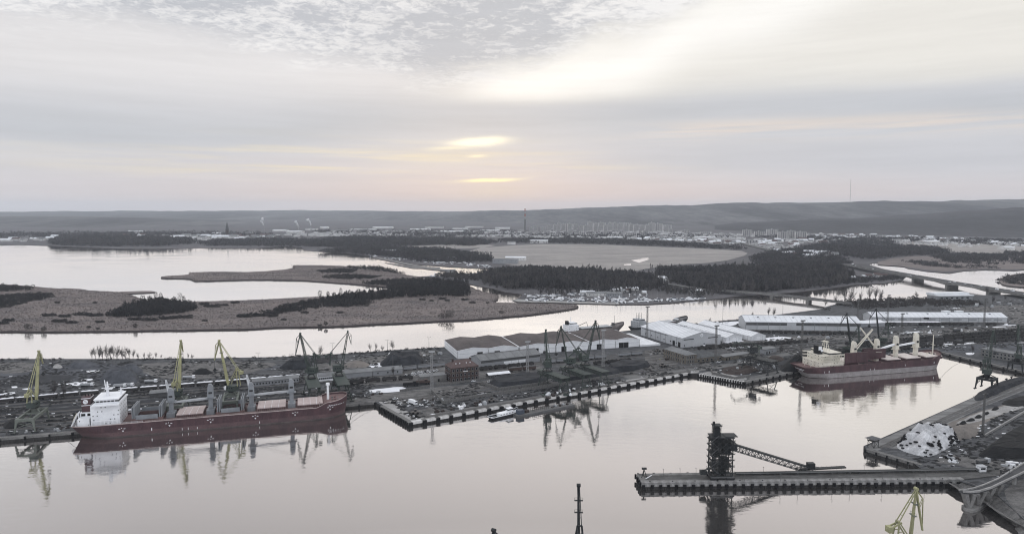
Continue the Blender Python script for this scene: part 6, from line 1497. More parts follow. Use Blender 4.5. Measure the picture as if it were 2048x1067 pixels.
fn = s.box('funnel', M_black, xa + 3.5, xa + 8, -3.2, 3.2, zb + .02, zb + 7.5); MB().box(xa + 3.6, xa + 7.0, -3.3, -3.18, zb + 3.8, zb + 7.2).build('funnel_plate', M_white, fn); MB().tube((xa + 7.2, -3.2, zb + 3.2), (xa + 7.2, -3.5, zb + 3.2), 1.2, n=14).build('funnel_emblem', M_white, fn)
b = MB()
for q in (-4, 4): b.bar((xa + 1.5, q, zd + 5.4), (xa - 5, q, zd + .5), .35); b.bar((xa - 5, q, zd), (xa + 1.5, q, zd + 9.5), .3); b.bar((xa + 2, q, zd + 5.4), (xa + 1.5, q, zd + 9.5), .3)
b.build('lifeboat_ramp', M_cream, s.t)
b = MB()
for k in range(9): x, h = s.P_(0, 7.6); b.box(x - .12, x + .1, -6 + k * 1.35, -5.1 + k * 1.35, 7.3, 8.0)
for k in range(4): b.box(s.P_(0, 6.1)[0] - .12, s.P_(0, 6.1)[0] + .1, -2.6 + k * 1.3, -1.7 + k * 1.3, 5.9, 6.4)
b.build('name_lettering', M_white, s.t)
s.mark(.10, 6.2, 3); s.mark(.13, 6.2, 1); s.mark(.42, 5.4, 3); s.mark(.45, 5.4, 3); s.mark(.68, 7, 3); s.mark(.9, 7.4, 1)
xm = Ys(1866, 690); zf = s.fc - .9
b = MB(); b.tube((xm, 0, zf - 1), (xm, 0, s.wz(xm, 0, 669)), .55, .35, 8); b.bar((xm, -2.5, zf + 9), (xm, 2.5, zf + 9), .25); b.build('fore_mast', M_cream, s.t)
for k in range(8): x = xm - 4 + (k % 4) * 2.0; s.box('windlass', M_greyd if k % 2 else M_cream, x - .7, x + .7, -3.6 + (k // 4) * 5, -2.2 + (k // 4) * 5, zf - .3, zf + 1.2)
wp2 = lambda x, y, z: (s2.o + s2.e * x + s2.n * y).to_2d().to_3d() + Vector((0, 0, z))
cable(wp2(s.L + 3, -4, 12), G(1925, 712, PZ), 3, 'mooring line from the right ship bow to the basin end'); 

M_cstr = mat('brown grey hull', (.15, .13, .128), 0.6, sc=.5, col2=(.1, .088, .088), fine=.2)
# ---- the coaster behind the warehouses
s = Ship('white and brown coaster moored behind the warehouses', (1131, 673), (1243, 663), 15, 6.0, 8.6, name='coaster', rake=6, over=3, fore=.86)
s.band('hull', -1, ('top', 0), M_cstr); s.decks(M_cstr); zd = s.deck - 1
tiers(s, 4, 19, 6.5, zd, 3, 2.6, M_white, 6); w = s.box('wheelhouse', M_white, 8, 17, -5.5, 5.5, zd + 7.82, zd + 10.6); MB().box(7.9, 17.1, -5.6, 5.6, zd + 9.2, zd + 10).build('bridge_window', M_glass, w)
fn = s.box('funnel', M_black, 4.5, 7.5, -2, 2, zd + 7.82, zd + 12.5); b = MB(); b.tube((11, 0, zd + 10.6), (11, 0, zd + 17.5), .3, .2, 6); b.bar((11, -2, zd + 14), (11, 2, zd + 14), .2); b.bar((9.5, 0, zd + 15), (12.5, 0, zd + 15), .2); b.build('radar_mast', M_white, s.t)
folding_hatch(s, 24, s.L * .84, 5.5, zd + 2.2, M_greyl, M_greyd, 8, coam=M_greyd)
b = MB(); b.bar((21, 0, zd), (21, 0, zd + 5), .8); b.bar((21, 0, zd + 5), (32, -2, zd + 9.5), .5); b.bar((32, -2, zd + 9.5), (34, -2, zd + 4), .35); b.build('deck_crane', M_dkcr, s.t)
b = MB(); b.tube((s.L * .93, 0, s.fc), (s.L * .93, 0, s.fc + 11), .25, .15, 6); b.box(s.L * .89, s.L * .92, -2, 2, s.fc - 1, s.fc + 2); b.build('fore_mast', M_greyd, s.t)
# ---- the dark ship behind the big hall
s = Ship('dark cargo ship moored behind the big grey hall', (1274, 664), (1372, 650), 15, 5.5, 8.5, name='cargo_ship', rake=7, over=2, fore=.84)
s.band('hull', -1, ('top', 0), M_dkcr); s.decks(M_greyd); zd = s.deck - 1
tiers(s, 3, 17, 6.5, zd, 3, 2.6, M_greyl, 5); w = s.box('wheelhouse', M_greyl, 6, 15, -6, 6, zd + 7.82, zd + 10.4); MB().box(5.9, 15.1, -6.1, 6.1, zd + 9, zd + 9.8).build('bridge_window', M_glass, w)
b = MB()
for x, y in ((8, -2), (8, 2), (13, -2), (13, 2)): b.tube((x, y, zd + 10.4), (x, y, zd + 18), .22, .15, 6)
b.bar((8, -2, zd + 17), (13, 2, zd + 17), .2); b.bar((8, 2, zd + 14), (13, -2, zd + 14), .2); b.build('radar_mast', M_greyd, s.t)
folding_hatch(s, 22, s.L * .8, 5.5, zd + 2.0, M_greyl, M_greyd, 7); b = MB(); b.tube((s.L * .9, 0, s.fc), (s.L * .9, 0, s.fc + 9), .25, .15, 6); b.box(s.L * .87, s.L * .9, -3, 3, s.fc - 1, s.fc + .6); b.build('fore_mast', M_white, s.t)
# ---- the work boat and its pontoon
s = Ship('white harbour work boat with black hull beside the centre quay', (985, 840), (1036, 828), 6, 1.6, 1.9, name='work_boat', rake=1.2, over=.5, fore=.8, cat='boat')
s.band('hull', -.6, ('top', 0), M_black); s.decks(M_white); zd = .55
s.band('gunwale', ('top', -.1), ('top', .35), M_white, out=.08)
c = s.box('deck_house', M_white, s.L * .32, s.L * .9, -2.1, 2.1, zd, zd + 2.5); wn = MB().box(-.4, .4, -.06, .05, -.35, .35).mesh('side_window', M_glass)
for k in range(5): place(wn, 'side_window', c, (s.L * (.36 + .115 * k), -2.1, zd + 1.6))
w = s.box('wheelhouse', M_white, s.L * .66, s.L * .86, -1.7, 1.7, zd + 2.52, zd + 4.7); MB().box(s.L * .65, s.L * .87, -1.76, 1.76, zd + 3.5, zd + 4.3).build('wheelhouse_window', M_glass, w)
b = MB(); b.bar((s.L * .74, 0, zd + 4.7), (s.L * .74, 0, zd + 7), .12); b.bar((s.L * .74, -1, zd + 6.2), (s.L * .74, 1, zd + 6.2), .1); b.build('mast', M_white, s.t)
for k in range(4): s.box('deck_gear', M_greyd, s.L * (.06 + .06 * k), s.L * (.1 + .06 * k), -1.6 + k * .5, -.6 + k * .5, zd, zd + .9)
a, b_ = G(1036, 835), G(1150, 812); d = b_ - a; t = thing('work_pontoon', 'dark flat pontoon with scaffolding moored along the centre quay', 'pontoon', (a.x, a.y, 0), math.atan2(d.y, d.x)); L = d.length
MB().box(0, L, 0, 8, -.5, 1.3).build('hull', M_greyd, t); MB().box(.2, L - .2, .2, 7.8, 1.3, 1.36).build('deck', M_road, t)
b = MB()
for k in range(9):
    for y in (2.2, 5.5): b.bar((L * .28 + k * 1.8, y, 1.3), (L * .28 + k * 1.8, y, 4.2), .14)
for z in (2.8, 4.2):
    for y in (2.2, 5.5): b.bar((L * .28, y, z), (L * .28 + 14.4, y, z), .14)
b.build('scaffold', M_rust, t); MB().box(2, 7, 2, 6, 1.4, 4.4).build('workshop_container', M_blue, t); MB().box(9, 12, 3, 6, 1.4, 3.2).build('winch_house', M_rust, t)
for k in range(7): x = L * .62 + k * 2.4; MB().box(x, x + 1.3, 2.5 + (k % 3), 4 + (k % 3), 1.37, 1.9 + .3 * (k % 4)).build('deck_gear', (M_rust, M_greyd, M_greyl)[k % 3], t)
# ---------------------------------------------------------------- loading pier with its tower and conveyor
DZ = 3.7
def flat(name, px, z0_, z1_, m, kind='structure', parent=None):
    b = MB(); b.prism([(G(x, y, z1_).x, G(x, y, z1_).y) for x, y in px], z0_, z1_); o = b.build(name, m, parent)
    if kind: o['kind'] = kind
    return o
flat('pier_deck', [(1277, 948), (1287, 963.5), (1930, 956.5), (2000, 949), (2000, 939)], 2.3, DZ, M_pierd)
quay([(1286, 964), (1930, 957)], DZ, 4.5, fw=1.7, fh=3.0, cop=2.1, name='pier_wall', pile=True, ft=1.0, cm=M_pierc)
quay([(1276, 947.5), (1286, 964)], DZ, 3.4, fw=1.0, fh=2.6, seg=False, name='pier_wall')
quay([(1930, 938.5), (1276, 947.5)], DZ, 9, fw=1.0, fh=2.0, seg=False, name='pier_wall')
a, b_ = G(1290, 961, DZ), G(1930, 955, DZ)
t = thing('pier_rails', None, None, a, math.atan2((b_ - a).y, (b_ - a).x)); t['kind'] = 'structure'; PL = (b_ - a).length; PRZ = t.rotation_euler.z
for y in (0.2, 6.5): MB().box(0, PL, y - .08, y + .08, 0, .16).build('rail', M_rail, t)
def pier(px, py, z=DZ): return G(px, py, z)
t = thing('loading_tower', 'tall dark steel coal loading tower standing on the pier', 'loading tower', pier(1440, 955), PRZ)
b = MB(); xs_ = (-5.6, -1.8, 1.8, 5.6); ys_ = (-3.2, 3.2); zt_ = 23.4
for x in xs_:
    for y in ys_: b.bar((x, y, 1.6), (x, y, zt_), .42)
for k in range(7):
    z = 2.4 + k * 3.5
    for y in ys_: b.bar((-5.6, y, z), (5.6, y, z), .3)
    for x in xs_: b.bar((x, -3.2, z), (x, 3.2, z), .26)
b.build('steel_frame', M_dkcr, t)
b = MB()
for k in range(6):
    z = 2.4 + k * 3.5
    for y in ys_:
        for x0, x1 in zip(xs_, xs_[1:]): b.bar((x0, y, z), (x1, y, z + 3.5), .17); b.bar((x1, y, z), (x0, y, z + 3.5), .17)
    for x in (-5.6, 5.6): b.bar((x, -3.2, z), (x, 3.2, z + 3.5), .17)
b.build('bracing', M_greyd, t)
for k in range(6):
    z = 4.2 + k * 3.5; b = MB(); b.box(-6.6, 6.4, -4.4, -3.2, z, z + .12); b.box(-6.6, 6.4, 3.2, 4.2, z, z + .12); b.box(-6.6, -5.6, -3.2, 3.2, z, z + .12); b.box(-5.6, 5.6, -3.2, 3.2, z + .02, z + .1) if k % 2 else None
    for x in [-6.5 + q * 1.85 for q in range(8)]: b.bar((x, -4.3, z), (x, -4.3, z + 1.1), .09)
    b.bar((-6.5, -4.3, z + 1.1), (6.4, -4.3, z + 1.1), .09); b.bar((-6.5, -4.3, z + .6), (6.4, -4.3, z + .6), .07); b.bar((-6.5, -4.3, z + 1.1), (-6.5, 4.1, z + 1.1), .09)
    b.build('walkway', M_dkcr, t)
    b = MB(); b.bar((-6.4 if k % 2 else -2.4, -4.2, z), (-2.4 if k % 2 else -6.4, -4.2, z + 3.5), .5, .2); b.build('stair', M_greyd, t)
MB().box(-.6, 3.6, -1.8, 1.8, 5, 12).build('bin_house', M_dkcr, t); MB().box(.8, 4.8, -2.0, 2.0, 14.5, 20.5).build('drive_house', M_dkcr, t); MB().box(-5.0, -.9, -2.2, 2.2, 12.5, 15.8).build('screen_house', M_dkcr, t); MB().box(-4.6, .2, -2.0, 2.4, 17, 22.6).build('winch_house', M_dkcr, t); MB().box(-4.2, -2.8, -1.0, 1.0, 4, 22).build('lift_shaft', M_greyd, t); MB().box(3.2, 8.4, -2.2, 2.2, 16, 19.5).build('transfer_house', M_dkcr, t)
b = MB(); b.loft([[(-.8, -.8, 1.2), (.8, -.8, 1.2), (.8, .8, 1.2), (-.8, .8, 1.2)], [(-2.6, -2.4, 4.5), (2.6, -2.4, 4.5), (2.6, 2.4, 4.5), (-2.6, 2.4, 4.5)]]); b.build('chute', M_dkcr, t)
b = MB(); b.box(-6.2, 6.2, -4, 4, zt_, zt_ + .5); b.box(1.5, 8.2, -3.2, 3.2, zt_ + .5, zt_ + .75); b.build('top_deck', M_dkcr, t)
b = MB()
for x in (-4.4, -.8):
    for y in (-1.8, 1.8): b.bar((x, y, zt_ + .5), (x, y, zt_ + 6.2), .35)
for k in range(3):
    z = zt_ + .6 + k * 1.9; b.bar((-4.4, -1.8, z), (-.8, -1.8, z + 1.9), .2); b.bar((-.8, 1.8, z), (-4.4, 1.8, z + 1.9), .2); b.bar((-4.4, -1.8, z + 1.9), (-.8, -1.8, z + 1.9), .2)
b.box(-4.1, -1.1, -1.5, 1.5, zt_ + .6, zt_ + 5.4); b.box(-5.0, -.2, -2.4, 2.4, zt_ + 6.2, zt_ + 6.5)
for x in (-4.9, -.3): b.bar((x, -2.3, zt_ + 6.4), (x, -2.3, zt_ + 7.3), .12)
b.bar((-4.9, -2.3, zt_ + 7.3), (-.3, -2.3, zt_ + 7.3), .1); b.box(-4.7, -3.6, -.5, .5, zt_ + 6.5, zt_ + 8.2); b.build('head_turret', M_dkcr, t)
for x in (-4.5, 4.5):
    for y in (-3.4, 3.4):
        b = MB(); b.box(x - 2.2, x + 2.2, y - .5, y + .5, .5, 1.5)
        for q in (-1.4, -.5, .5, 1.4): b.tube((x + q, y - .3, .45), (x + q, y + .3, .45), .42, n=8)
        b.build('bogie', M_black, t)
MB().box(-6.2, 6.2, -4, 4, 1.5, 2.2).build('travel_frame', M_greyd, t)
b = MB(); b.bar((-6, -2, 6), (-11, -2, 5.2), .5); b.box(-11.5, -8, -3, 0, 3.0, 5.0); b.build('side_platform', M_dkcr, t)
p, q = PT(1464, 893, 372.5), PT(1622, 941, 377); base = Vector((p.x, p.y, DZ)); t = thing('conveyor_bridge', 'inclined lattice conveyor bridge from the loading tower down to the pier', 'conveyor', base)
P_, Q_ = p - base, q - base
MB().truss(P_, Q_, 3.0, 3.0, 26, .3).build('lattice_girder', M_greyd, t)
b = MB(); up = Vector((0, 0, 1.9)); b.bar(P_ + up, Q_ + up, 3.2, .7); b.build('belt_cover', M_dkcr, t)
b = MB(); f = P_.lerp(Q_, .82)
for y in (-2, 2): b.bar((f.x - 1.5, f.y + y, 0), (f.x, f.y + y * .6, f.z - 1.4), .4); b.bar((f.x + 1.5, f.y + y, 0), (f.x, f.y + y * .6, f.z - 1.4), .4)
b.build('trestle', M_dkcr, t)
r, s_ = PT(1600, 938, 377), PT(1690, 946, 377); base = Vector((r.x, r.y, DZ)); t = thing('belt_loader', 'low ramp of machinery where the conveyor bridge meets the pier', 'conveyor', base); d = s_ - r
b = MB(); b.bar((0, 0, r.z - DZ), (d.x, d.y, .8), 2.6, .6); b.build('ramp', M_dkcr, t); b = MB()
for k in range(9): f = k / 9; b.bar((d.x * f, -1.3, 0), (d.x * f, -1.3, (r.z - DZ) * (1 - f) + .8), .2); b.bar((d.x * f, 1.3, 0), (d.x * (f + .1), 1.3, (r.z - DZ) * (1 - f) + .8), .2); b.bar((d.x * f, -1.3, (r.z - DZ) * (1 - f) + 1), (d.x * f, -1.3, (r.z - DZ) * (1 - f) + 2.2), .1)
b.build('frame', M_greyd, t); MB().box(4, 8, -1.5, 1.5, .1, 3.2).build('drive_house', M_dkcr, t)
a, b_ = pier(1470, 949.5), pier(1985, 940.5); d = b_ - a; t = thing('belt_gallery', 'low belt gallery with pale hand rail along the back of the pier', 'conveyor', a, math.atan2(d.y, d.x)); L = d.length
MB().box(0, L, -1.1, 1.1, .9, 1.5).build('belt', M_dkcr, t); lg = MB().bar((0, -1, 0), (0, -1, .9), .2).bar((0, 1, 0), (0, 1, .9), .2).mesh('support', M_greyd)
for k in range(int(L / 4)): place(lg, 'support', t, (2 + k * 4, 0, 0))
MB().box(0, L, -1.5, -1.4, 1.45, 1.6).build('hand_rail', M_mast, t)
for k, (px, py) in enumerate([(1327, 952), (1360, 951), (1392, 950.5), (1489, 962), (1527, 948), (1561, 962), (1596, 961), (1631, 947), (1665, 960), (1700, 959), (1728, 945), (1765, 958), (1817, 942), (1826, 957), (1850, 956)]):
    p = pier(px, py); t = thing('lamp_post', ORD[k] + ' short lamp post from the left along the pier', 'lamp post', p, 0, 'short lamp posts on the pier'); MB().tube((0, 0, 0), (0, 0, 4.2), .1, .07, 6).build('pole', M_mastd, t); MB().box(-.5, .2, -.12, .12, 4.15, 4.3).build('lamp_head', M_greyd, t)
p = pier(1283, 955); t = thing('signal_beacon', 'dark signal frame on the left end of the pier', 'frame', p); b = MB(); b.bar((0, 0, 0), (1.5, 1, 4.5), .3); b.bar((3, 0, 0), (1.5, 1, 4.5), .3); b.bar((1.5, 3, 0), (1.5, 1, 4.5), .3); b.build('legs', M_dkcr, t); MB().box(.3, 2.9, .5, 1.6, 4.5, 5.4).build('lantern', M_dkcr, t); b = MB(); b.bar((2, -1.5, .2), (6, 2.6, .5), .35); b.build('gangway', M_white, t)
pm = MB().tube((0, 0, 0), (0, 0, .5), .25, n=8).tube((0, 0, .5), (0, 0, .65), .4, n=8).mesh('bollard', M_black)
for k in range(14):
    p = pier(1300 + k * 45, 963.2 - k * .43); o = place(pm, 'bollard', None, p); tag(o, 'iron bollard on the front edge of the pier', 'bollard', 'bollards along the pier front')
# ---------------------------------------------------------------- right coal quay
patch('coal_quay_apron', [(1731, 892.5), (1948, 794), (2060, 748), (2200, 700), (2240, 720), (2060, 776), (1960, 815), (1800, 897)], .012, M_streak)
patch('coal_quay_apron', [(1737, 894), (1800, 866), (1880, 830), (1960, 796), (2010, 778), (2020, 783), (1900, 836), (1800, 882), (1748, 903)], .018, M_streak)
for k in range(2): track([(1760 + k * 14, 895), (1955 + k * 16, 806 + k), (2080 + k * 18, 753 + k)], 'crane_rail')
patch('coal_ground', [(1840, 935), (1800, 905), (1860, 915), (1960, 880), (2080, 790), (2300, 740), (2300, 900), (2060, 935), (1990, 985), (1850, 938)], .010, M_yard)
patch('sand_floor', [(1868, 862), (1905, 842), (1960, 822), (2040, 800), (2048, 812), (2000, 830), (1960, 850), (1955, 872), (1920, 880)], .016, M_sand)
patch('sand_floor', [(1905, 846), (1960, 824), (2060, 796), (2080, 806), (1990, 832), (1950, 846)], .02, M_conc, (6, 1.5), 1)
patch('bare_ground', [(1860, 922), (1920, 905), (1960, 918), (2048, 925), (2030, 945), (1985, 952), (1940, 934)], .016, M_dirt, (7, 2), 1)
heap('coal_mound', [(1946, 799), (1952, 786), (2000, 766), (2050, 750), (2075, 752), (2030, 774), (1985, 792), (1958, 803)], 3.2, M_coke, 'long dark coal mound along the right quay under the crane', seed=40, flat=.5)
heap('coal_stock', [(1953, 914), (1962, 902), (2010, 872), (2060, 846), (2150, 835), (2200, 880), (2150, 925), (2060, 918), (2000, 917)], 5.0, M_coal, 'black coal stock at the right edge', 'coal stock', 41, None, .72)
heap('coal_heap', [(1996, 808), (2015, 798), (2060, 788), (2080, 800), (2040, 815)], 2.6, M_coal, 'black coal heap behind the sand floor at the right edge', seed=42)
heap('sand_heap', [(1880, 868), (1895, 856), (1935, 848), (1958, 860), (1955, 873), (1920, 880), (1895, 878)], 3.6, M_sand, 'brown sand heap right of the white tarpaulin heap', seed=43, flat=.3)
for i, (x, y, w) in enumerate([(1924, 846, 9), (1940, 840, 12), (1956, 834, 10), (1972, 827, 7), (1990, 818, 9), (1915, 852, 5)]):
    heap('coal_heap', [(x - w, y + 2), (x - w * .4, y - 2.5), (x + w * .7, y - 4), (x + w, y - 1), (x + w * .2, y + 2.5)], 1.3, M_coal, ORD[i] + ' small black coal dump in the row on the sand floor', seed=44 + i, jag=.4, group='small coal dumps on the sand floor')
o = heap('tarpaulin_heap', [(1790, 896), (1798, 884), (1825, 870), (1850, 862), (1880, 863), (1915, 872), (1922, 882), (1900, 893), (1866, 913), (1838, 912)], 6.4, M_tarpd, 'heap under white tarpaulins weighted with black tyres on the right quay', seed=60, flat=.66, jag=.42)
dg_v = [v.co.copy() for v in o.data.vertices]; g = random.Random(11); tm = MB(); 
tm.loft([[(math.cos(a) * r_, math.sin(a) * r_, z_) for a in [k * math.pi / 5 for k in range(10)]] for r_, z_ in ((.55, .05), (.95, .0), (1.0, .3), (.9, .55), (.5, .5), (.45, .2))]); tm = tm.mesh('tyre', M_rubber)
fs_ = [f for f in o.data.polygons if f.center.z > .3 and len(f.vertices) == 4]
cl = [fs_[g.randrange(len(fs_))].center.copy() for _ in range(9)]
for k in range(140):
    f = fs_[g.randrange(len(fs_))]
    if k < 90: q_ = min([fs_[g.randrange(len(fs_))] for _ in range(10)], key=lambda z: min((z.center - c_).length for c_ in cl)); f = q_
    vs_ = [dg_v[i] for i in f.vertices]; u_, w_ = g.random(), g.random(); p = vs_[0].lerp(vs_[1], u_).lerp(vs_[3].lerp(vs_[2], u_), w_)
    tag(place(tm, 'tyre', None, o.location + p + Vector((0, 0, .05)), g.uniform(0, 3), g.uniform(.8, 1.25)), 'black tyre weighting the white tarpaulin heap on the right quay', 'tyre', 'tyres on the white tarpaulin heap')
a, b_ = G(1970, 872, PZ), G(2070, 812, PZ); d = b_ - a; t = thing('concrete_wall', 'long low concrete wall before the black coal stock', 'wall', a, math.atan2(d.y, d.x)); n = int(d.length / 6)
me = MB().box(.05, d.length / n - .05, -.4, .4, -.2, 1.5).mesh('wall_panel', M_conc)
for k in range(n): place(me, 'wall_panel', t, (k * d.length / n, 0, 0))
t = thing('stilt_hut', 'small dark hut on stilts at the tip of the right quay', 'hut', G(1746, 893, PZ), R(30)); b = MB()
for x in (-2.2, 2.2):
    for y in (-2, 2): b.bar((x, y, 0), (x, y, 4.6), .28)
for x in (-2.2, 2.2): b.bar((x, -2, .4), (x, 2, 4), .15)
b.bar((-2.2, -2, .4), (2.2, -2, 4), .15); b.build('stilts', M_dkcr, t); MB().box(-2.6, 2.6, -2.4, 2.4, 4.0, 4.25).build('floor', M_greyd, t); b = MB(); b.add([(-4, -3.4, 5.6), (4, -3.4, 5.6), (4, 3.4, 5.6), (-4, 3.4, 5.6), (0, 0, 7.0)], [(0, 1, 4), (1, 2, 4), (2, 3, 4), (3, 0, 4), (3, 2, 1, 0)]); b.build('roof', M_greyd, t)
b = MB()
for x in (-2.4, 2.4):
    for y in (-2.2, 2.2): b.bar((x, y, 4.2), (x, y, 5.6), .2)
b.build('posts', M_dkcr, t)
truck(1966, 927, 20, 'dark tipper lorry on the ground behind the pier root', M_greyl, M_greyd, 9, tip=True); digger(1900, 918, 100, 'wheel loader by the white tarpaulin heap', M_greyl)
t = thing('control_cabin', 'white cabin at the root of the pier', 'cabin', G(1962, 941, DZ), R(5)); MB().box(-2, 2, -1.5, 1.5, 0, 3).build('wall', M_white, t); MB().box(-2.3, 2.3, -1.8, 1.8, 3, 3.2).build('roof', M_greyl, t); MB().box(-1.4, 1.4, -1.56, -1.48, 1.3, 2.3).build('cabin_window', M_glass, t)
clutter([(1890, 912), (1930, 905), (1945, 925), (1900, 930)], 14, 21, 'debris on the ground behind the pier root', [M_greyd, M_white, M_rust, M_greyl], 1.3)
clutter([(2000, 925), (2040, 918), (2046, 932), (2010, 942)], 14, 22, 'gear by the black coal stock', [M_greyd, M_white, M_greyl], 2.0)
# ---------------------------------------------------------------- curved concrete trestle in the corner
ZD = 9.0
near_ = [(1926, 982.5), (1942, 983.5), (1958, 982), (1983, 974.5), (2009, 962), (2039, 948), (2090, 922), (2200, 870)]; far_ = [(1918, 979.5), (1934, 979), (1948, 976.5), (1972, 968), (1997, 957), (2020, 943), (2060, 918), (2150, 862)]
A = [G(x, y, ZD) for x, y in near_]; B = [G(x, y, ZD) for x, y in far_]; O = Vector((A[0].x, A[0].y, 0))
t = thing('concrete_trestle', 'curved concrete trestle on leaning columns at the lower right', 'trestle', O)
b = MB()
for k in range(len(A) - 1):
    a, c, e, f = A[k] - O, A[k + 1] - O, B[k + 1] - O, B[k] - O; dn = Vector((0, 0, -1.0))
    b.add([a + dn, c + dn, e + dn, f + dn, a, c, e, f], [(0, 3, 2, 1), (4, 5, 6, 7), (0, 1, 5, 4), (1, 2, 6, 5), (2, 3, 7, 6), (3, 0, 4, 7)])
b.build('deck', M_asph, t)
for L_, nm in ((A, 'parapet'), (B, 'parapet')):
    b = MB()
    for k in range(len(L_) - 1): b.bar(L_[k] - O + Vector((0, 0, .2)), L_[k + 1] - O + Vector((0, 0, .2)), .7, .9)
    b.build(nm, M_conc, t)
S0 = [G(x, y, 1.3) for x, y in [(1923, 1009), (1930, 1016), (1945, 1020), (1958, 1016), (1978, 1004), (2002, 990), (2020, 978), (2012, 970), (1985, 985), (1960, 996), (1935, 1004)]]
b = MB(); b.prism([((p - O).x, (p - O).y) for p in S0], -2, 1.3); b.build('base_slab', M_concd, t)
for k, (p, qs) in enumerate([((1936, 1013), [(1929, 985), (1946, 985.5)]), ((1954, 1008), [(1952, 985), (1966, 981.5)]), ((1972, 1000), [(1971, 980), (1984, 975.5)]), ((1988, 991), [(1988, 974), (2001, 967.5)])]):
    a = G(*p, 1.3) - O
    for off in (0,):
        for q in qs:
            c = G(*q, ZD - 1) - O; dd = Vector((off * .55, off, 0))
            b = MB(); b.loft([[a + dd + Vector((x * .75, y * 1.6, 0)) for x, y in ((-1, -1), (1, -1), (1, 1), (-1, 1))], [c + dd + Vector((x * .9, y * 1.9, 0)) for x, y in ((-1, -1), (1, -1), (1, 1), (-1, 1))]]); b.build('leaning_column', M_concd, t)
    b = MB(); b.bar(a + Vector((0, 0, 3)), a + Vector((2, 3.6, 3)), .6); b.build('cross_beam', M_concd, t)
for k, i in enumerate((5, 6)):
    c = (A[i] + B[i]) / 2 - O; b = MB(); b.tube((c.x, c.y, 1), (c.x, c.y, ZD - 1), 1.0, n=10); b.build('round_column', M_conc, t)
lamp(2018, 968, 937, 'lamp post below the curved concrete trestle', z=PZ)
# bank below the trestle
bk = [G(x, y, PZ) for x, y in [(1842, 930), (1920, 958), (1990, 985), (2018, 1010), (2048, 1038), (2120, 1110), (2300, 1230)]]; bk = ragged(bk + [bk[-1] + Vector((9, -9, 0))], 2.5, 1.4, 5)[:-4]; b = MB(); rr = []
for i, p in enumerate(bk):
    d = (bk[min(len(bk) - 1, i + 1)] - bk[max(0, i - 1)]).normalized(); s_ = Vector((d.y, -d.x, 0)); w = 1 + .5 * fbm(p.x, p.y, .2)
    rr.append([(p.x - s_.x * .8, p.y - s_.y * .8, PZ + .1), (p.x + s_.x * 1.2, p.y + s_.y * 1.2, PZ - .5), (p.x + s_.x * 4 * w, p.y + s_.y * 4 * w, .8), (p.x + s_.x * 6.5 * w, p.y + s_.y * 6.5 * w, -.6)])
b.loft(rr, False, False); b.f = [f[::-1] for f in b.f]; structure(b.build('river_bank', M_dirt))
patch('grass_bank', [(2003, 986), (2048, 1037), (2120, 1108), (2300, 1150), (2300, 960), (2100, 950), (2030, 962)], .02, M_dirt, (6, 1.5), 1)
# ---------------------------------------------------------------- road bridges over the river
def bridge(name, lab, line, zs, width, thick, piers, m=M_concd, haunch=2.2, cars=None):
    pts = [G(x, y, z) for (x, y), z in zip(line, zs)]; o = Vector((pts[0].x, pts[0].y, 0)); t = thing(name, lab, 'bridge', o)
    b, r, pr = MB(), MB(), MB(); N = []
    for i, p in enumerate(pts):
        d = (pts[min(len(pts) - 1, i + 1)] - pts[max(0, i - 1)]); d.z = 0; d.normalize(); N.append(Vector((-d.y, d.x, 0)) * width / 2)
    for i in range(len(pts) - 1):
        a, c = pts[i] - o, pts[i + 1] - o; n0, n1 = N[i], N[i + 1]; dn = Vector((0, 0, -thick))
        b.add([a - n0 + dn, c - n1 + dn, c + n1 + dn, a + n0 + dn, a - n0, c - n1, c + n1, a + n0], [(0, 3, 2, 1), (4, 5, 6, 7), (0, 1, 5, 4), (1, 2, 6, 5), (2, 3, 7, 6), (3, 0, 4, 7)])
        e = Vector((0, 0, .03)); r.quad(a - n0 * .9 + e, c - n1 * .9 + e, c + n1 * .9 + e, a + n0 * .9 + e)
        for s_ in (-1, 1): pr.bar(a + n0 * s_ * .98 + Vector((0, 0, .5)), c + n1 * s_ * .98 + Vector((0, 0, .5)), .35, 1.0)
    b.build('deck', m, t); r.build('roadway', M_asph, t); pr.build('parapet', M_concd, t)
    for px, py in piers:
        q = G(px, py, 0); j = min(range(len(pts) - 1), key=lambda k: abs((pts[k] + pts[k + 1]).y / 2 - q.y)); a, c = pts[j], pts[j + 1]; f = (q.y - a.y) / ((c.y - a.y) or 1); f = min(1, max(0, f)); p = a.lerp(c, f); d = (c - a); d.z = 0; d.normalize(); n = Vector((-d.y, d.x, 0)); zt_ = p.z - thick; pc = Vector((p.x, p.y, 0)) - o
        L_ = width * .42; w_ = 2.6 if width < 15 else 3.4; b = MB()
        b.loft([[pc + d * x * w_ * k + n * y * L_ + Vector((0, 0, z)) for x, y in ((-1, -1), (1, -1), (1, 1), (-1, 1))] for z, k in ((-2, 1.1), (zt_ * .82, 1.0), (zt_ - .02, 1.5))]); b.build('pier', m, t)
        b = MB(); H0 = Vector((0, 0, zt_))
        for s_ in (-1, 1):
            e = pc + d * (s_ * w_ * 1.6) + H0; e2 = pc + d * (s_ * 34) + H0; q0 = pc + H0 - Vector((0, 0, haunch))
            b.add([pc - n * L_ * 1.1 + H0 - Vector((0, 0, haunch)), e2 - n * L_ * 1.1, pc - n * L_ * 1.1 + H0, pc + n * L_ * 1.1 + H0 - Vector((0, 0, haunch)), e2 + n * L_ * 1.1, pc + n * L_ * 1.1 + H0], [(0, 1, 2), (5, 4, 3), (0, 3, 4, 1), (1, 4, 5, 2)])
        b.build('haunch', m, t)
    return t, pts
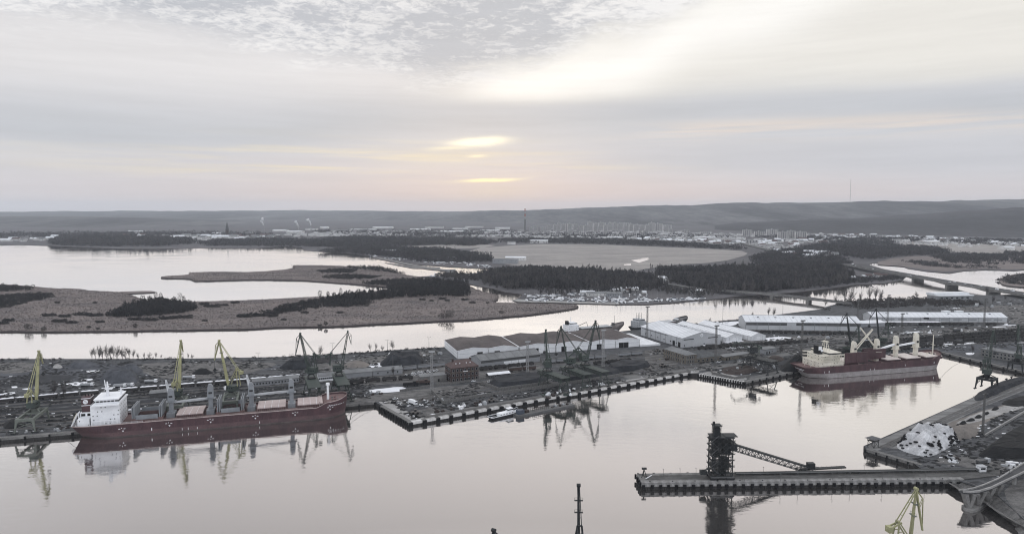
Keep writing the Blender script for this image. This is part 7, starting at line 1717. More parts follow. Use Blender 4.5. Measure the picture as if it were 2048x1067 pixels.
_, bp1 = bridge('road_bridge', 'nearer road bridge on two stone piers left of the long freight sheds', [(1436, 579.5), (1500, 583.5), (1558, 588.5), (1610, 594.5), (1658, 600.5), (1700, 606)], [7] * 6, 10, 1.8, [(1527, 595.5), (1606, 604)], haunch=1.6)
_, bp2 = bridge('motorway_bridge', 'long motorway bridge with traffic crossing the channel on the right', [(1690, 527), (1745, 536.5), (1827, 551), (1899, 563.5), (1987, 577.5), (2060, 589), (2200, 611)], [8, 9.5, 9.5, 9.5, 9.5, 9.5, 9.5], 26, 2.4, [(1837, 561.5), (1908, 574), (1992, 587)], haunch=3.0)
def ribbon(name, px, w, z, m):
    pts = [G(x, y, z) for x, y in px]; b = MB(); L = []
    for i, p in enumerate(pts):
        d = (pts[min(len(pts) - 1, i + 1)] - pts[max(0, i - 1)]); d.normalize(); s_ = Vector((-d.y, d.x, 0)) * (w / 2); L.append((p - s_, p + s_))
    for (a, b_), (c, d_) in zip(L, L[1:]): b.quad(a, c, d_, b_); b.quad((a.x, a.y, .5), (c.x, c.y, .5), c, a); b.quad(b_, d_, (d_.x, d_.y, .5), (b_.x, b_.y, .5))
    return structure(b.build(name, m))
ribbon('motorway', [(1690, 528), (1652, 524), (1610, 514), (1570, 505), (1530, 496), (1500, 489), (1480, 483), (1472, 477), (1478, 471)], 26, 6, M_road)
ribbon('town_road', [(1440, 580.5), (1405, 577), (1370, 572), (1330, 566), (1290, 556)], 9, 5, M_road)
tm_ = {}
g = random.Random(21)
for k in range(56):
    j = g.uniform(0, 1)
    if k < 26:
        i = g.choice([0, 1, 2, 3, 4]); p = bp2[i].lerp(bp2[i + 1], g.random()); d = bp2[i + 1] - bp2[i]
        n = Vector((-d.y, d.x, 0)).normalized() * g.choice([-8, -5, 5, 8]); p = p + n + Vector((0, 0, .05)); z = p.z
    else:
        seg = [(1690, 530.5), (1652, 524), (1610, 514), (1570, 505), (1530, 496), (1500, 489)]; i = g.randrange(5); a, c = G(*seg[i], 6), G(*seg[i + 1], 6); p = a.lerp(c, g.random()); d = c - a; p = p + Vector((-d.y, d.x, 0)).normalized() * g.choice([-8, -5, 5, 8]) + Vector((0, 0, .05))
    col = g.choice(['white', 'white', 'silver', 'black', 'grey']); kind = 'van' if g.random() < .25 else 'car'
    o = car(0, 0, 0, col, ('white' if col == 'white' else 'silver' if col == 'silver' else 'dark') + (' van' if kind == 'van' else ' car') + (' driving over the motorway bridge' if k < 26 else ' driving on the motorway towards the town'), 'traffic on the motorway', kind)
    o.location = p; o.rotation_euler = (0, 0, math.atan2(d.y, d.x)); o['category'] = kind; o.scale = (1.25, 1.25, 1.25)
# ---------------------------------------------------------------- boats
def boat_proto(name, L, m, mast, cover=None):
    t = thing(name, 'x', 'boat'); b = MB(); st = [(-.5, .62, 1.0), (-.3, .9, .98), (0, 1, 1.0), (.28, .8, 1.1), (.44, .38, 1.22), (.5, .04, 1.3)]; W_ = L * .15; H_ = L * .13
    b.loft([[(x * L, -w * W_ * .45, .05), (x * L, w * W_ * .45, .05), (x * L, w * W_, H_ * h), (x * L, -w * W_, H_ * h)] for x, w, h in st]); b.build('hull', m, t)
    b = MB(); b.loft([[(x * L, -w * W_, H_), (x * L, w * W_, H_), (x * L, w * W_ * .8, H_ + h), (x * L, -w * W_ * .8, H_ + h)] for x, w, h in ((-.3, .6, .3), (-.22, .7, L * .11), (.08, .65, L * .11), (.24, .4, .2))]); b.build('cabin', cover or M_white, t)
    if mast: b = MB(); b.tube((.05 * L, 0, H_), (.05 * L, 0, L * 1.35), .09, .06, 5); b.bar((.05 * L, 0, H_ + 1.4), (-.35 * L, 0, H_ + 1.3), .22); b.build('mast', M_mast, t)
    return t
BP = None; bp_n = [0]
BK = [('motor_boat', 8.5, M_white, False, None, 'white motor boat'), ('sailing_boat', 9, M_white, True, None, 'white sailing boat with bare mast'), ('motor_boat', 10.5, M_white, False, M_blue, 'white boat under a dark blue cover'), ('sailing_boat', 8, M_blue, True, M_white, 'dark hulled sailing boat with bare mast'), ('motor_boat', 7, M_greyl, False, M_tarpw, 'grey boat under a pale cover')]
BPR = [None] * 5
def boats(px, n, seed, where, group, z=1.0, afloat=False, sc=1.0):
    g = random.Random(seed); xs = [p[0] for p in px]; ys = [p[1] for p in px]; k = 0; pos = []
    while k < n:
        x, y = g.uniform(min(xs), max(xs)), g.uniform(min(ys), max(ys))
        if not inpoly(x, y, px): continue
        p = G(x, y, z); k += 1
        if any((p - q).length < 5.5 for q in pos) and g.random() < .8: continue
        pos.append(p); i = g.choice([0, 0, 1, 1, 2, 3, 4]); q = BK[i]; rz = g.choice([0.2, 1.4, 1.7, 3.3]) + g.uniform(-.3, .3); lab = q[5] + ' ' + where
        p = p + Vector((0, 0, .05 if not afloat else -.3))
        if BPR[i] is None: o = BPR[i] = boat_proto(*q[:5]); o.location = p; o.rotation_euler = (0, 0, rz); o['label'] = lab; o['group'] = group; o.scale = (sc,) * 3
        else: dup(BPR[i], p, rz, lab, group, sc)
boats([(1044, 600), (1110, 596), (1200, 597), (1280, 599), (1340, 598), (1410, 594), (1405, 599), (1340, 603), (1240, 606), (1150, 604), (1060, 602)], 165, 1, 'laid up on the near marina shore', 'boats laid up on the near marina shore', sc=1.25)
boats([(1050, 592), (1130, 588), (1230, 586), (1300, 590), (1290, 597), (1150, 596), (1060, 596)], 52, 2, 'among the trees behind the near marina', 'boats among the trees behind the near marina', sc=1.15)
boats([(1046, 589.5), (1100, 590), (1085, 594), (1050, 594)], 12, 3, 'in the small marina basin', 'boats in the small marina basin')
boats([(725, 507), (800, 512), (900, 521), (985, 531), (985, 536), (900, 530), (800, 521), (740, 513)], 110, 4, 'in the far marina across the lake', 'boats in the far marina', sc=1.25)
boats([(845, 549), (930, 546), (985, 543), (970, 548), (900, 552), (860, 553)], 26, 5, 'by the creek behind the reed island', 'boats by the creek behind the reed island', sc=1.1)
land('landing_stage', [(1026, 600), (1034, 597.5), (1082, 600.5), (1130, 602), (1238, 605), (1238, 608), (1082, 604), (1036, 603)], 1.15, -1, [M_conc, M_reedd])
for k, (px, py, yt) in enumerate([(1094, 598, 576), (1138, 600, 580), (1182, 592, 570), (1025, 599, 591)]): lamp(px, py, yt, ORD[k] + ' mast from the left on the near marina shore', 'masts on the near marina shore', z=1.0, m=M_mast, r=.14)
def simple_house(lab, px, py, w, d, h, rise, wm, rm, rz, z=1.0, nm='house', group=None, nw=3, cat='house'):
    t = thing(nm, lab, cat, G(px, py, z), rz, group); gable_wall(w, d, h, rise, 'x').build('wall', wm, t); gable_roof(w, d, h + .05, rise, .5, 'x').build('roof', rm, t)
    if nw:
        me = MATS.setdefault('_hw', MB().box(-.6, .6, -.08, .05, -.7, .7).mesh('window', M_glass))
        for k in range(nw): place(me, 'window', t, (w * (k + .5) / nw, 0, h * .55))
    return t
for a in [('long pale boat shed at the near marina', 1175, 592, 40, 14, 5, 2, M_house, M_roofg, .1), ('grey club house at the near marina', 1214, 594, 26, 12, 6, 2, M_wallg, M_roofg, .05), ('white roofed shed in the wood by the peninsula road', 1302, 562, 60, 24, 6, 3, M_house, M_roofw, .15), ('pale long shed in the wood above the near marina', 1228, 581, 46, 14, 4, 2, M_house, M_roofw, .05), ('white shed between the boats and the road bridge', 1385, 586, 20, 10, 4, 2, M_white, M_roofw, .2),
          ('grey hotel with flat roof on the lake shore', 985, 527, 70, 18, 13, .6, M_wallg, M_roofg, -.2), ('white roofed hall on the lake shore next to the hotel', 1010, 521, 60, 26, 9, 3, M_house, M_roofw, -.15), ('pale house by the creek behind the reed island', 890, 548, 24, 12, 7, 3, M_house, M_roofg, .1), ('white house by the far marina', 895, 520, 26, 14, 7, 3, M_house, M_roofw, 0), ('long boat shed at the far marina', 760, 504, 60, 18, 6, 3, M_house, M_roofw, -.1)]:
    simple_house(a[0], *a[1:], nm='shed' if 'shed' in a[0] else 'building', cat='shed' if 'shed' in a[0] else 'building', nw=6)
# ---------------------------------------------------------------- the town on the far plain
def block_proto():
    t = thing('apartment_block', 'x', 'apartment block'); MB().box(-20, 20, -6, 6, -1, 32).build('wall', M_block, t); MB().box(-20.3, 20.3, -6.3, 6.3, 32, 33).build('roof', M_roofg, t)
    me = MB().box(-1.5, 1.5, -6.6, -6.02, 2, 31).mesh('balcony_column', M_blockd)
    for k in range(5): place(me, 'balcony_column', t, (-16 + k * 8, 0, 0))
    wm = MB()
    for k in range(10):
        for j in range(4): wm.box(-13 + j * 8, -11 + j * 8, -6.1, -6.0, 3 + k * 2.9, 4.5 + k * 2.9)
    wm.build('window_grid', M_glass, t); MB().box(-4, 0, -2, 2, 33, 35.5).build('lift_house', M_block, t); return t
BL = None
def block(px, base, wpx, hpx, lab, grp, rz=0.0):
    global BL
    p = G(px, base, 1.0); s_ = p.y / FPX; sc = (max(.3, wpx * s_ / 40), 1, hpx * s_ / 33)
    if BL is None: BL = block_proto(); o = BL; o.location = p; o.rotation_euler = (0, 0, rz); o.scale = sc; o['label'] = lab; o['group'] = grp
    else: o = dup(BL, p, rz, lab, grp, sc)
for i, (x, yb, w, h) in enumerate([(1494, 473, 18, 14), (1518, 472, 19, 10), (1544, 471, 22, 13), (1566, 478, 22, 15), (1582, 477, 16, 16), (1601, 478, 22, 15)]):
    block(x, yb, w, h, ORD[i] + ' tall slab block from the left in the group beside the motorway town', 'tall slab blocks right of the field', -.1)
g = random.Random(3); gy = []
AB = [(1063, 463, 7, 9), (1072, 463, 8, 12), (1086, 463, 9, 10), (1098, 462, 8, 13), (1110, 463, 7, 15), (1118, 461, 7, 17), (1127, 462, 8, 15), (1139, 463, 8, 17), (1150, 462, 7, 15), (1162, 463, 8, 13), (1171, 465, 8, 15), (1180, 462, 10, 19), (1191, 463, 8, 17), (1202, 462, 9, 18), (1211, 464, 8, 15), (1220, 462, 9, 18), (1230, 461, 8, 17), (1240, 461, 10, 15), (1252, 464, 9, 13), (1262, 463, 8, 16), (1272, 464, 10, 15), (1284, 465, 9, 16), (1294, 466, 8, 17), (1303, 464, 12, 19), (1316, 463, 18, 17), (1332, 466, 9, 14), (1341, 466, 7, 9), (1094, 470, 14, 8), (1140, 471, 9, 12), (1160, 471, 22, 7), (1208, 470, 16, 7), (1290, 470, 12, 10), (1236, 474, 38, 6), (1352, 470, 30, 4), (1390, 472, 34, 5), (1430, 474, 26, 5), (1075, 471, 18, 6), (1042, 466, 12, 7), (1500, 486, 30, 6), (1120, 455, 10, 9), (1200, 452, 24, 7), (1250, 453, 22, 8), (1185, 453, 12, 9), (1060, 470, 16, 7), (1112, 473, 22, 6), (1182, 474, 20, 7), (1262, 473, 22, 8), (1318, 475, 26, 6), (1370, 468, 16, 8), (1410, 470, 20, 7), (1450, 474, 18, 7), (1335, 459, 16, 10), (1150, 458, 12, 11), (1275, 458, 14, 10), (1100, 458, 12, 9)]
for i, (x, yb, w, h) in enumerate(AB): block(x, yb, w, h, 'pale concrete apartment block in the crowded housing estate beyond the field', 'apartment blocks of the far housing estate', g.uniform(-.15, .15))
HP = {}
def house_proto(rm, wm):
    t = thing('house', 'x', 'house'); gable_wall(14, 10, 5.5, 3.6, 'x').build('wall', wm, t); gable_roof(14, 10, 5.55, 3.6, .6, 'x').build('roof', rm, t); MB().box(3, 4, 5.5, 6.5, 6, 10).build('chimney', M_brick, t); return t
def houses(px, n, seed, where, group, sc=1.0, z=1.0):
    g = random.Random(seed); xs = [p[0] for p in px]; ys = [p[1] for p in px]; k = 0
    while k < n:
        x, y = g.uniform(min(xs), max(xs)), g.uniform(min(ys), max(ys))
        if not inpoly(x, y, px): continue
        k += 1; i = g.choice([0, 0, 0, 1, 2]); lab = ['pale house with light roof ', 'pale house with dark roof ', 'house with red tiled roof '][i] + where; p = G(x, y, z); rz = g.uniform(-.6, .6); s_ = sc * g.uniform(.8, 1.4); s3 = (s_ * g.choice([1, 1, 1.7]), s_, s_)
        if i not in HP: o = HP[i] = house_proto([M_roofw, M_roofg, M_brickt][i], M_house); o.location = p; o.rotation_euler = (0, 0, rz); o['label'] = lab; o['group'] = group; o.scale = s3
        else: dup(HP[i], p, rz, lab, group, s3)
houses([(0, 484), (60, 483), (100, 480), (90, 478), (0, 478)], 16, 1, 'on the left shore of the lake', 'houses on the left lake shore', 1.3)
houses([(90, 474), (330, 472), (530, 474), (560, 478), (440, 480), (330, 477), (120, 477)], 48, 2, 'among trees behind the far lake shore', 'houses behind the far lake shore', 1.5)
houses([(1280, 478), (1480, 484), (1490, 492), (1400, 488), (1260, 481)], 34, 3, 'at the edge of the meadow', 'houses at the edge of the meadow', 1.2)
houses([(1490, 482), (1620, 479), (1650, 486), (1590, 494), (1500, 490)], 44, 4, 'below the tall slab blocks', 'houses below the tall slab blocks', 1.1)
houses([(1620, 478), (1760, 476), (1900, 484), (2048, 494), (2048, 488), (1900, 478), (1740, 471), (1640, 471)], 80, 5, 'at the foot of the right hill', 'houses at the foot of the right hill', 1.15)
houses([(1540, 500), (1640, 506), (1680, 514), (1640, 518), (1570, 512)], 28, 6, 'beside the motorway', 'houses beside the motorway', 1.1)
houses([(1690, 556), (1760, 553), (1790, 556), (1700, 562)], 7, 7, 'by the bank left of the motorway bridge', 'huts by the motorway bridge bank', .7)
houses([(1140, 585), (1290, 582), (1300, 588), (1150, 590)], 12, 8, 'in the trees behind the near marina', 'huts behind the near marina', .55)
def far_hall(px, py, wpx, d, h, lab, grp, rm=M_roofw):
    p = G(px, py, 1.0); L = wpx * p.y / FPX; t = thing('factory_hall', lab, 'hall', p, 0, grp); gable_wall(L, d, h, h * .25, 'x').build('wall', M_house, t); gable_roof(L, d, h + .1, h * .25, 1, 'x').build('roof', rm, t)
def town_mass(px, n, seed, label, m, rm, s0=9, s1=22, h0=4, h1=9):
    poly = [G(x, y, 1) for x, y in px]; g = random.Random(seed); x0, x1 = min(p.x for p in poly), max(p.x for p in poly); y0, y1 = min(p.y for p in poly), max(p.y for p in poly); b = MB(); k = 0; tr = 0
    while k < n and tr < n * 60:
        tr += 1; x, y = g.uniform(x0, x1), g.uniform(y0, y1)
        if not inpoly(x, y, poly) or math.sin(x * .006 + seed) + math.sin(y * .009 + x * .003) + g.uniform(-1, 1) < 0: continue
        k += 1; w, d, h = g.uniform(s0, s1), g.uniform(8, 13), g.uniform(h0, h1); a = g.uniform(-.5, .5); ca, sa = math.cos(a), math.sin(a); T = lambda u, v, z: (x + u * ca - v * sa, y + u * sa + v * ca, z)
        vs = [T(-w / 2, -d / 2, 0), T(w / 2, -d / 2, 0), T(w / 2, d / 2, 0), T(-w / 2, d / 2, 0), T(-w / 2, -d / 2, h), T(w / 2, -d / 2, h), T(w / 2, d / 2, h), T(-w / 2, d / 2, h), T(-w / 2, 0, h + d * .35), T(w / 2, 0, h + d * .35)]
        b.cm = 0; b.add(vs[:8], [(0, 1, 5, 4), (1, 2, 6, 5), (2, 3, 7, 6), (3, 0, 4, 7)]); b.cm = 1; b.add(vs[4:], [(0, 1, 5, 4), (2, 3, 4, 5), (1, 2, 5), (3, 0, 4)])
    tag(b.build('town_houses', [m, rm]), label, None, None, 'stuff')
town_mass([(540, 470), (700, 464), (1000, 462), (1060, 466), (1060, 474), (980, 474), (760, 472), (600, 474)], 420, 1, 'mass of small town houses on the plain beyond the lake', M_house, M_townroof, 10, 34, 4, 10)
town_mass([(1050, 466), (1350, 464), (1480, 470), (1490, 484), (1380, 480), (1200, 478), (1060, 476)], 420, 2, 'mass of small town houses round the housing estate', M_house, M_townroof, 9, 30, 4, 11)
town_mass([(1480, 470), (1640, 468), (1760, 474), (1680, 482), (1620, 494), (1560, 500), (1500, 494)], 260, 3, 'mass of small houses round the slab blocks', M_house, M_townroof, 8, 20)
town_mass([(1640, 476), (1800, 474), (1960, 480), (2100, 486), (2100, 500), (1960, 496), (1800, 488), (1660, 484)], 260, 4, 'mass of small houses at the foot of the right hill', M_house, M_townroof, 8, 18)
town_mass([(100, 478), (330, 472), (560, 472), (560, 480), (440, 482), (330, 479), (120, 482)], 200, 5, 'mass of small houses behind the far lake shore', M_house, M_townroof, 8, 20)
FH = [(660, 464, 38, 90), (700, 462, 50, 70), (745, 457, 40, 60), (770, 464, 30, 60), (545, 463, 26, 70), (572, 466, 30, 80), (610, 460, 22, 60), (640, 457, 16, 40), (820, 461, 40, 60), (850, 456, 36, 50), (905, 460, 30, 60), (880, 466, 46, 60), (930, 455, 36, 50), (960, 464, 40, 70), (990, 458, 30, 50), (1010, 470, 34, 60), (340, 476, 12, 60), (250, 466, 34, 70), (480, 468, 20, 60), (420, 470, 20, 50), (1060, 486, 36, 40), (1015, 489, 16, 30), (1390, 478, 40, 30), (1215, 478, 30, 30), (1300, 477, 24, 30), (1690, 478, 30, 40), (1850, 487, 30, 50), (1790, 484, 18, 40), (2010, 500, 20, 40)]
for i, (x, y, w, d) in enumerate(FH): far_hall(x, y, w, d, 11, 'long pale factory hall on the plain beyond the lake' if x < 1040 else 'low pale hall at the edge of the town', 'factory halls on the far plain' if x < 1040 else 'low halls at the edge of the town', M_roofw if i % 3 else M_roofg)
p = G(1050, 464, 1.0); h = zat(p.y, 417); t = thing('chimney_stack', 'very tall red and white striped chimney on the horizon', 'chimney', p)
for k in range(9):
    f0, f1 = k / 9, (k + 1) / 9; MB().tube((0, 0, h * f0), (0, 0, h * f1), 6.5 - 3.3 * f0, 6.5 - 3.3 * f1, 12).build('chimney_band', (M_redw if k % 2 == 0 else M_mast) if k > 4 else M_mastd, t)
p = G(455, 473, 1.0); h = zat(p.y, 443); t = thing('church', 'dark church with a tall pointed spire beyond the lake', 'church', p); MB().box(-7, 7, -7, 7, -1, h * .45).build('tower', M_brick, t)
b = MB(); b.add([(-7.5, -7.5, h * .45), (7.5, -7.5, h * .45), (7.5, 7.5, h * .45), (-7.5, 7.5, h * .45), (0, 0, h)], [(0, 1, 4), (1, 2, 4), (2, 3, 4), (3, 0, 4), (3, 2, 1, 0)]); b.build('spire', M_roofd, t)
b = MB(); gb = gable_wall(44, 18, 14, 12, 'x'); gb.v = [(x + 7, y - 9, z) for x, y, z in gb.v]; gb.build('nave', M_brick, t); gb = gable_roof(44, 18, 14.1, 12, .6, 'x'); gb.v = [(x + 7, y - 9, z) for x, y, z in gb.v]; gb.build('roof', M_roofd, t)
p = PT(1700, 404, 9300); p.z = zat(9300, 407); h = zat(9300, 358) - p.z; t = thing('radio_mast', 'very thin tall radio mast on top of the far hill', 'mast', p); b = MB(); b.tube((0, 0, -30), (0, 0, h), 2.2, 1.6, 6); b.build('mast_tube', M_mastd, t)
def plume(px, py, s_, seed, where):
    g = random.Random(seed); p = G(px, 462, 1.0); z = zat(p.y, py); c = thing('factory_chimney', 'small factory chimney under the ' + where + ' steam plume', 'chimney', p); MB().tube((0, 0, 0), (0, 0, z - 12), 3, 2, 8).build('stack', M_mast, c)
    b = MB()
    for k in range(9):
        o_ = Vector((p.x + g.uniform(-1, 1) * s_ * (.3 + k * .1) - k * s_ * .16, p.y, z - 10 + k * s_ * .42)); r_ = s_ * (.22 + .05 * k) * g.uniform(.7, 1.2); n = 7; vs = []
        for i in range(1, 5):
            for j in range(n): a, e = 2 * math.pi * j / n, math.pi * i / 5; q = r_ * g.uniform(.75, 1.2); vs.append(o_ + Vector((q * math.sin(e) * math.cos(a), q * math.sin(e) * math.sin(a), q * math.cos(e))))
        b.loft([vs[i * n:(i + 1) * n] for i in range(4)])
    tag(b.build('steam', M_steam), where + ' plume of white steam over the far factories', 'steam', None, 'stuff')
plume(528, 447, 13, 1, 'leftmost'); plume(597, 450, 11, 2, 'middle'); plume(622, 447, 12, 3, 'rightmost')
# ---------------------------------------------------------------- trees and thickets
def bare_tree(seed, H=12.0, spread=.5, dense=1.0):
    g = random.Random(seed); tr, cr = MB(), MB()
    def grow(p, d, L, r, lev):
        q = p + d * L; (tr if lev < 1 else cr).tube(p, q, r, r * .62, 5 if lev < 1 else 3)
        if lev >= 5 or r < .02: return
        n = 3 if lev < 4 else 2
        if lev >= 2 and dense > 1: n += 1
        for k in range(n):
            a = g.uniform(0, 2 * math.pi); s_ = Vector((math.cos(a), math.sin(a), 0)); s_ = (s_ - d * s_.dot(d)); s_.normalize()
            nd = (d + s_ * g.uniform(.4, 1.0) * spread * 1.4 + Vector((0, 0, .34))).normalized()
            grow(p.lerp(q, g.uniform(.35, 1.0)), nd, L * g.uniform(.6, .95), max(.016, r * .5), lev + 1)
        if lev < 4: grow(q, (d + Vector((g.uniform(-.2, .2), g.uniform(-.2, .2), .1))).normalized(), L * .88, r * .66, lev + 1)
    grow(Vector((0, 0, -.3)), Vector((g.uniform(-.05, .05), g.uniform(-.05, .05), 1)).normalized(), H * .24, H * .017, 0)
    tips = [v for v in cr.v if v[2] > H * .22]
    for k in range(int(300 * dense)):
        p = Vector(tips[g.randrange(len(tips))]); d = Vector((g.gauss(0, 1), g.gauss(0, 1), g.gauss(.5, .8))).normalized(); s_ = d.orthogonal().normalized() * .035; L = g.uniform(.5, 1.3)
        cr.add([p - s_, p + s_, p + d * L], [(0, 1, 2)])
    return tr.mesh('trunk', M_bark), cr.mesh('crown', M_twig)
TREES = [bare_tree(1, 13, .42), bare_tree(2, 12, .5), bare_tree(4, 10, .62, 1.3), bare_tree(8, 14, .36), bare_tree(9, 8, .7, 1.3)]
def tree(px, py, h, i, lab, group=None, z=PZ):
    h *= 1.2; p = G(px, py, z); t = thing('bare_tree', lab, 'tree', p, (px * 1.7) % 6.28, group); s_ = h / [13, 12, 10, 14, 8][i % 5]; t.scale = (s_,) * 3
    place(TREES[i % 5][0], 'trunk', t); place(TREES[i % 5][1], 'crown', t); return t
for k, (x, h) in enumerate([(184, 10), (191, 11), (198, 12), (205, 12), (214, 13), (221, 12.5), (228, 13), (234, 12), (245, 11), (252, 11.5), (259, 11), (266, 9)]): tree(x, 718.5, h * 1.05, k, ORD[k] + ' from the left in the row of bare trees on the left river shore', 'row of bare trees on the left river shore')
for k, (x, y, h) in enumerate([(276, 718, 6), (288, 718, 6.5), (300, 718, 7), (312, 718, 7), (322, 718, 4.5), (362, 718, 5), (376, 718, 6), (384, 718, 5)]): tree(x, y, h, (k + 2) % 5, ORD[k] + ' from the left of the lower bushy trees right of the bare tree row', 'lower bushy trees on the river shore')
for x, y, h, i, l in [(640, 711, 10, 2, 'bushy bare tree left of the domed mound at the river'), (741, 704, 9, 1, 'left one of the two slim bare trees at the river lamp posts'), (752, 703, 9.5, 3, 'right one of the two slim bare trees at the river lamp posts'), (764, 702, 6, 4, 'small bare tree right of the two slim bare trees'), (786, 700, 10, 2, 'round headed bare tree left of the first warehouse'),
                      (108, 796, 13, 1, 'bare tree in the left rail yard nearest the leftmost crane'), (128, 798, 12, 3, 'bare tree in the left rail yard nearest the ship funnel'), (1560, 706, 9, 2, 'bare tree by the pale roofed hut'), (1945, 706, 9, 2, 'bare tree before the grey building at the right'), (800, 745, 8, 4, 'bare tree in front of the big coal heap'), (787, 750, 8, 2, 'bare tree by the long dark roofed shed'), (845, 735, 8, 1, 'bare tree at the right foot of the big coal heap')]: tree(x, y, h, i, l)
for k, (x, y, h, i) in enumerate([(1536, 634, 13, 1), (1548, 633, 12, 2), (1505, 637, 9, 4), (1420, 646, 7, 4)]): tree(x, y, h, i, ORD[k] + ' bare tree behind the first long freight shed', 'bare trees behind the first long freight shed')
for k, (x, y, h, i) in enumerate([(1690, 606, 26, 1), (1700, 606, 22, 2), (1722, 606, 18, 3), (1738, 605, 24, 0), (1750, 605, 24, 1), (1762, 605, 20, 2), (1832, 600, 14, 4), (1880, 610, 11, 2), (1900, 614, 12, 1), (1925, 612, 10, 4), (1985, 606, 12, 2), (2010, 604, 12, 1), (1975, 588, 14, 2), (1650, 612, 12, 4), (1672, 608, 13, 2)]): tree(x, y, h, i, ORD[k] + ' from the left of the big bare trees along the river below the bridges' if k < 6 else 'bare tree on the ground between river and freight sheds', 'big bare trees below the bridges' if k < 6 else 'bare trees between river and freight sheds')
wood([(1655, 613), (1690, 605), (1760, 602), (1850, 600), (1900, 602), (1960, 604), (1960, 612), (1800, 616), (1700, 622), (1640, 624)], 5.5, 7, 20, 'scrub between the freight sheds and the river', 40, gappy=.25, m=M_twig)
wood([(-60, 719), (200, 719), (400, 717.5), (560, 714.5), (640, 710), (700, 707), (790, 700.5), (880, 696), (880, 698), (790, 703), (640, 713), (400, 719.5), (200, 721), (-60, 721)], 3.2, 2.4, 22, 'low dark scrub along the river edge of the port', 41, gappy=.2, m=M_thick, z=PZ - .2)
wood([(1300, 657), (1421, 645), (1488, 638.5), (1488, 640), (1421, 647), (1310, 658)], 3.2, 2.2, 22, 'dark scrub along the river edge behind the halls', 42, gappy=.3, m=M_thick, z=PZ - .2)
# woods and thickets on the reed island
wood([(212, 632), (240, 622), (262, 612), (300, 603), (345, 606), (372, 612), (396, 620), (370, 626), (300, 632), (240, 635)], 4.6, 11, 30, 'dark alder wood on the reed island', 20, m=M_thick, r=3.2)
for k, (x, y, h) in enumerate([(250, 616, 12), (268, 611, 14), (285, 606, 15), (300, 604, 15), (312, 604, 17), (322, 605, 16), (335, 606, 14), (348, 605, 15), (360, 607, 17), (368, 609, 14), (640, 596, 15), (656, 595, 13), (682, 593, 16), (700, 592, 15), (716, 592, 17), (728, 590, 15), (770, 585, 20), (785, 584, 20), (800, 582, 18), (830, 580, 18), (900, 574, 20), (918, 574, 19)]):
    p = G(x, y, 1.6); t = thing('alder_tree', ORD[k] + ' from the left of the taller dark alders on the reed island', 'tree', p, x % 6, 'taller dark alders on the reed island'); s_ = h / 14
    V_, F_ = foliage(np.array([0.]), np.array([0.]), 0, np.array([h * 1.0]), np.array([h * .22]), 130, .5, 1.1, k, .2); o = place(np_mesh('crown', V_, F_, M_thick), 'crown', t); MB().tube((0, 0, -.2), (0, 0, h * .8), .25, .1, 5).build('trunk', M_bark, t)
wood([(-60, 622), (0, 618), (50, 606), (108, 594), (100, 588), (30, 590), (-60, 600)], 5.0, 5, 20, 'dark willow thicket at the left end of the reed island', 21, m=M_thick, r=3.6)
wood([(-60, 588), (30, 583), (68, 580), (60, 576), (0, 572), (-60, 572)], 6.0, 6, 18, 'willow thicket on the far side of the reed island at the left', 22, m=M_thick, r=3.6, gappy=.2)
wood([(470, 634), (540, 622), (600, 606), (640, 600), (700, 598), (745, 606), (740, 612), (640, 616), (560, 628), (500, 636)], 5.0, 6, 22, 'broad willow thicket in the middle of the reed island', 23, m=M_thick, r=3.6, gappy=.12)
wood([(640, 600), (720, 594), (800, 590), (870, 582), (935, 575), (938, 586), (930, 594), (870, 592), (800, 596), (740, 602)], 5.0, 14, 24, 'dark wood at the head of the creek on the reed island', 24, m=M_thick, r=3.2)
wood([(770, 577), (820, 570), (900, 564), (935, 568), (900, 578), (830, 582), (785, 584)], 6.0, 12, 22, 'open wood at the end of the inner pond', 25, m=M_thick, r=3.0, gappy=.25)
wood([(632, 542), (680, 539), (715, 541), (700, 546), (650, 546)], 6, 6, 20, 'willow thicket on the long spit', 26, m=M_thick, r=3.8)
wood([(640, 555), (690, 550), (755, 553), (750, 557), (690, 559), (650, 557)], 6, 6, 20, 'second willow thicket on the long spit', 27, m=M_thick, r=3.8, gappy=.2)
wood([(690, 535), (760, 537), (800, 546), (806, 548), (780, 545), (720, 539)], 6, 9, 20, 'trees along the far edge of the long spit', 28, m=M_thick, r=3.0, gappy=.35)
wood([(720, 566), (800, 560), (880, 560), (880, 566), (800, 570), (740, 571)], 6, 7, 20, 'thicket at the root of the long spit', 29, m=M_thick, r=3.4, gappy=.3)
wood([(842, 553), (880, 550), (935, 547), (985, 544), (985, 552), (950, 562), (900, 557)], 6.5, 9, 20, 'trees around the huts by the creek', 30, m=M_twig, r=3.2, gappy=.35)
BV = []
for k in range(3):
    V_, F_ = foliage(np.zeros(9) + np.linspace(-3.2, 3.2, 9), np.random.default_rng(k).uniform(-1, 1, 9), 0, np.full(9, 3.6), np.full(9, 1.9), 36, .42, .8, 90 + k, .0); BV.append(np_mesh('foliage', V_, F_, M_thick))
BU = [(98, 632, 26), (130, 634, 22), (165, 630, 30), (190, 632, 28), (120, 644, 26), (145, 646, 20), (200, 645, 16), (270, 640, 24), (300, 641, 30), (335, 638, 34), (370, 636, 30), (410, 642, 10), (408, 609, 18), (425, 614, 30), (450, 611, 14), (470, 606, 16), (490, 634, 28), (520, 632, 24), (545, 633, 20), (575, 622, 24), (610, 626, 14), (680, 626, 12), (845, 600, 12), (863, 602, 8), (885, 598, 14), (895, 602, 10), (945, 606, 12), (975, 606, 6), (115, 606, 10), (190, 606, 8), (0, 648, 30), (18, 642, 20), (178, 655, 8), (196, 658, 6), (640, 652, 8), (568, 640, 10), (930, 600, 14)]
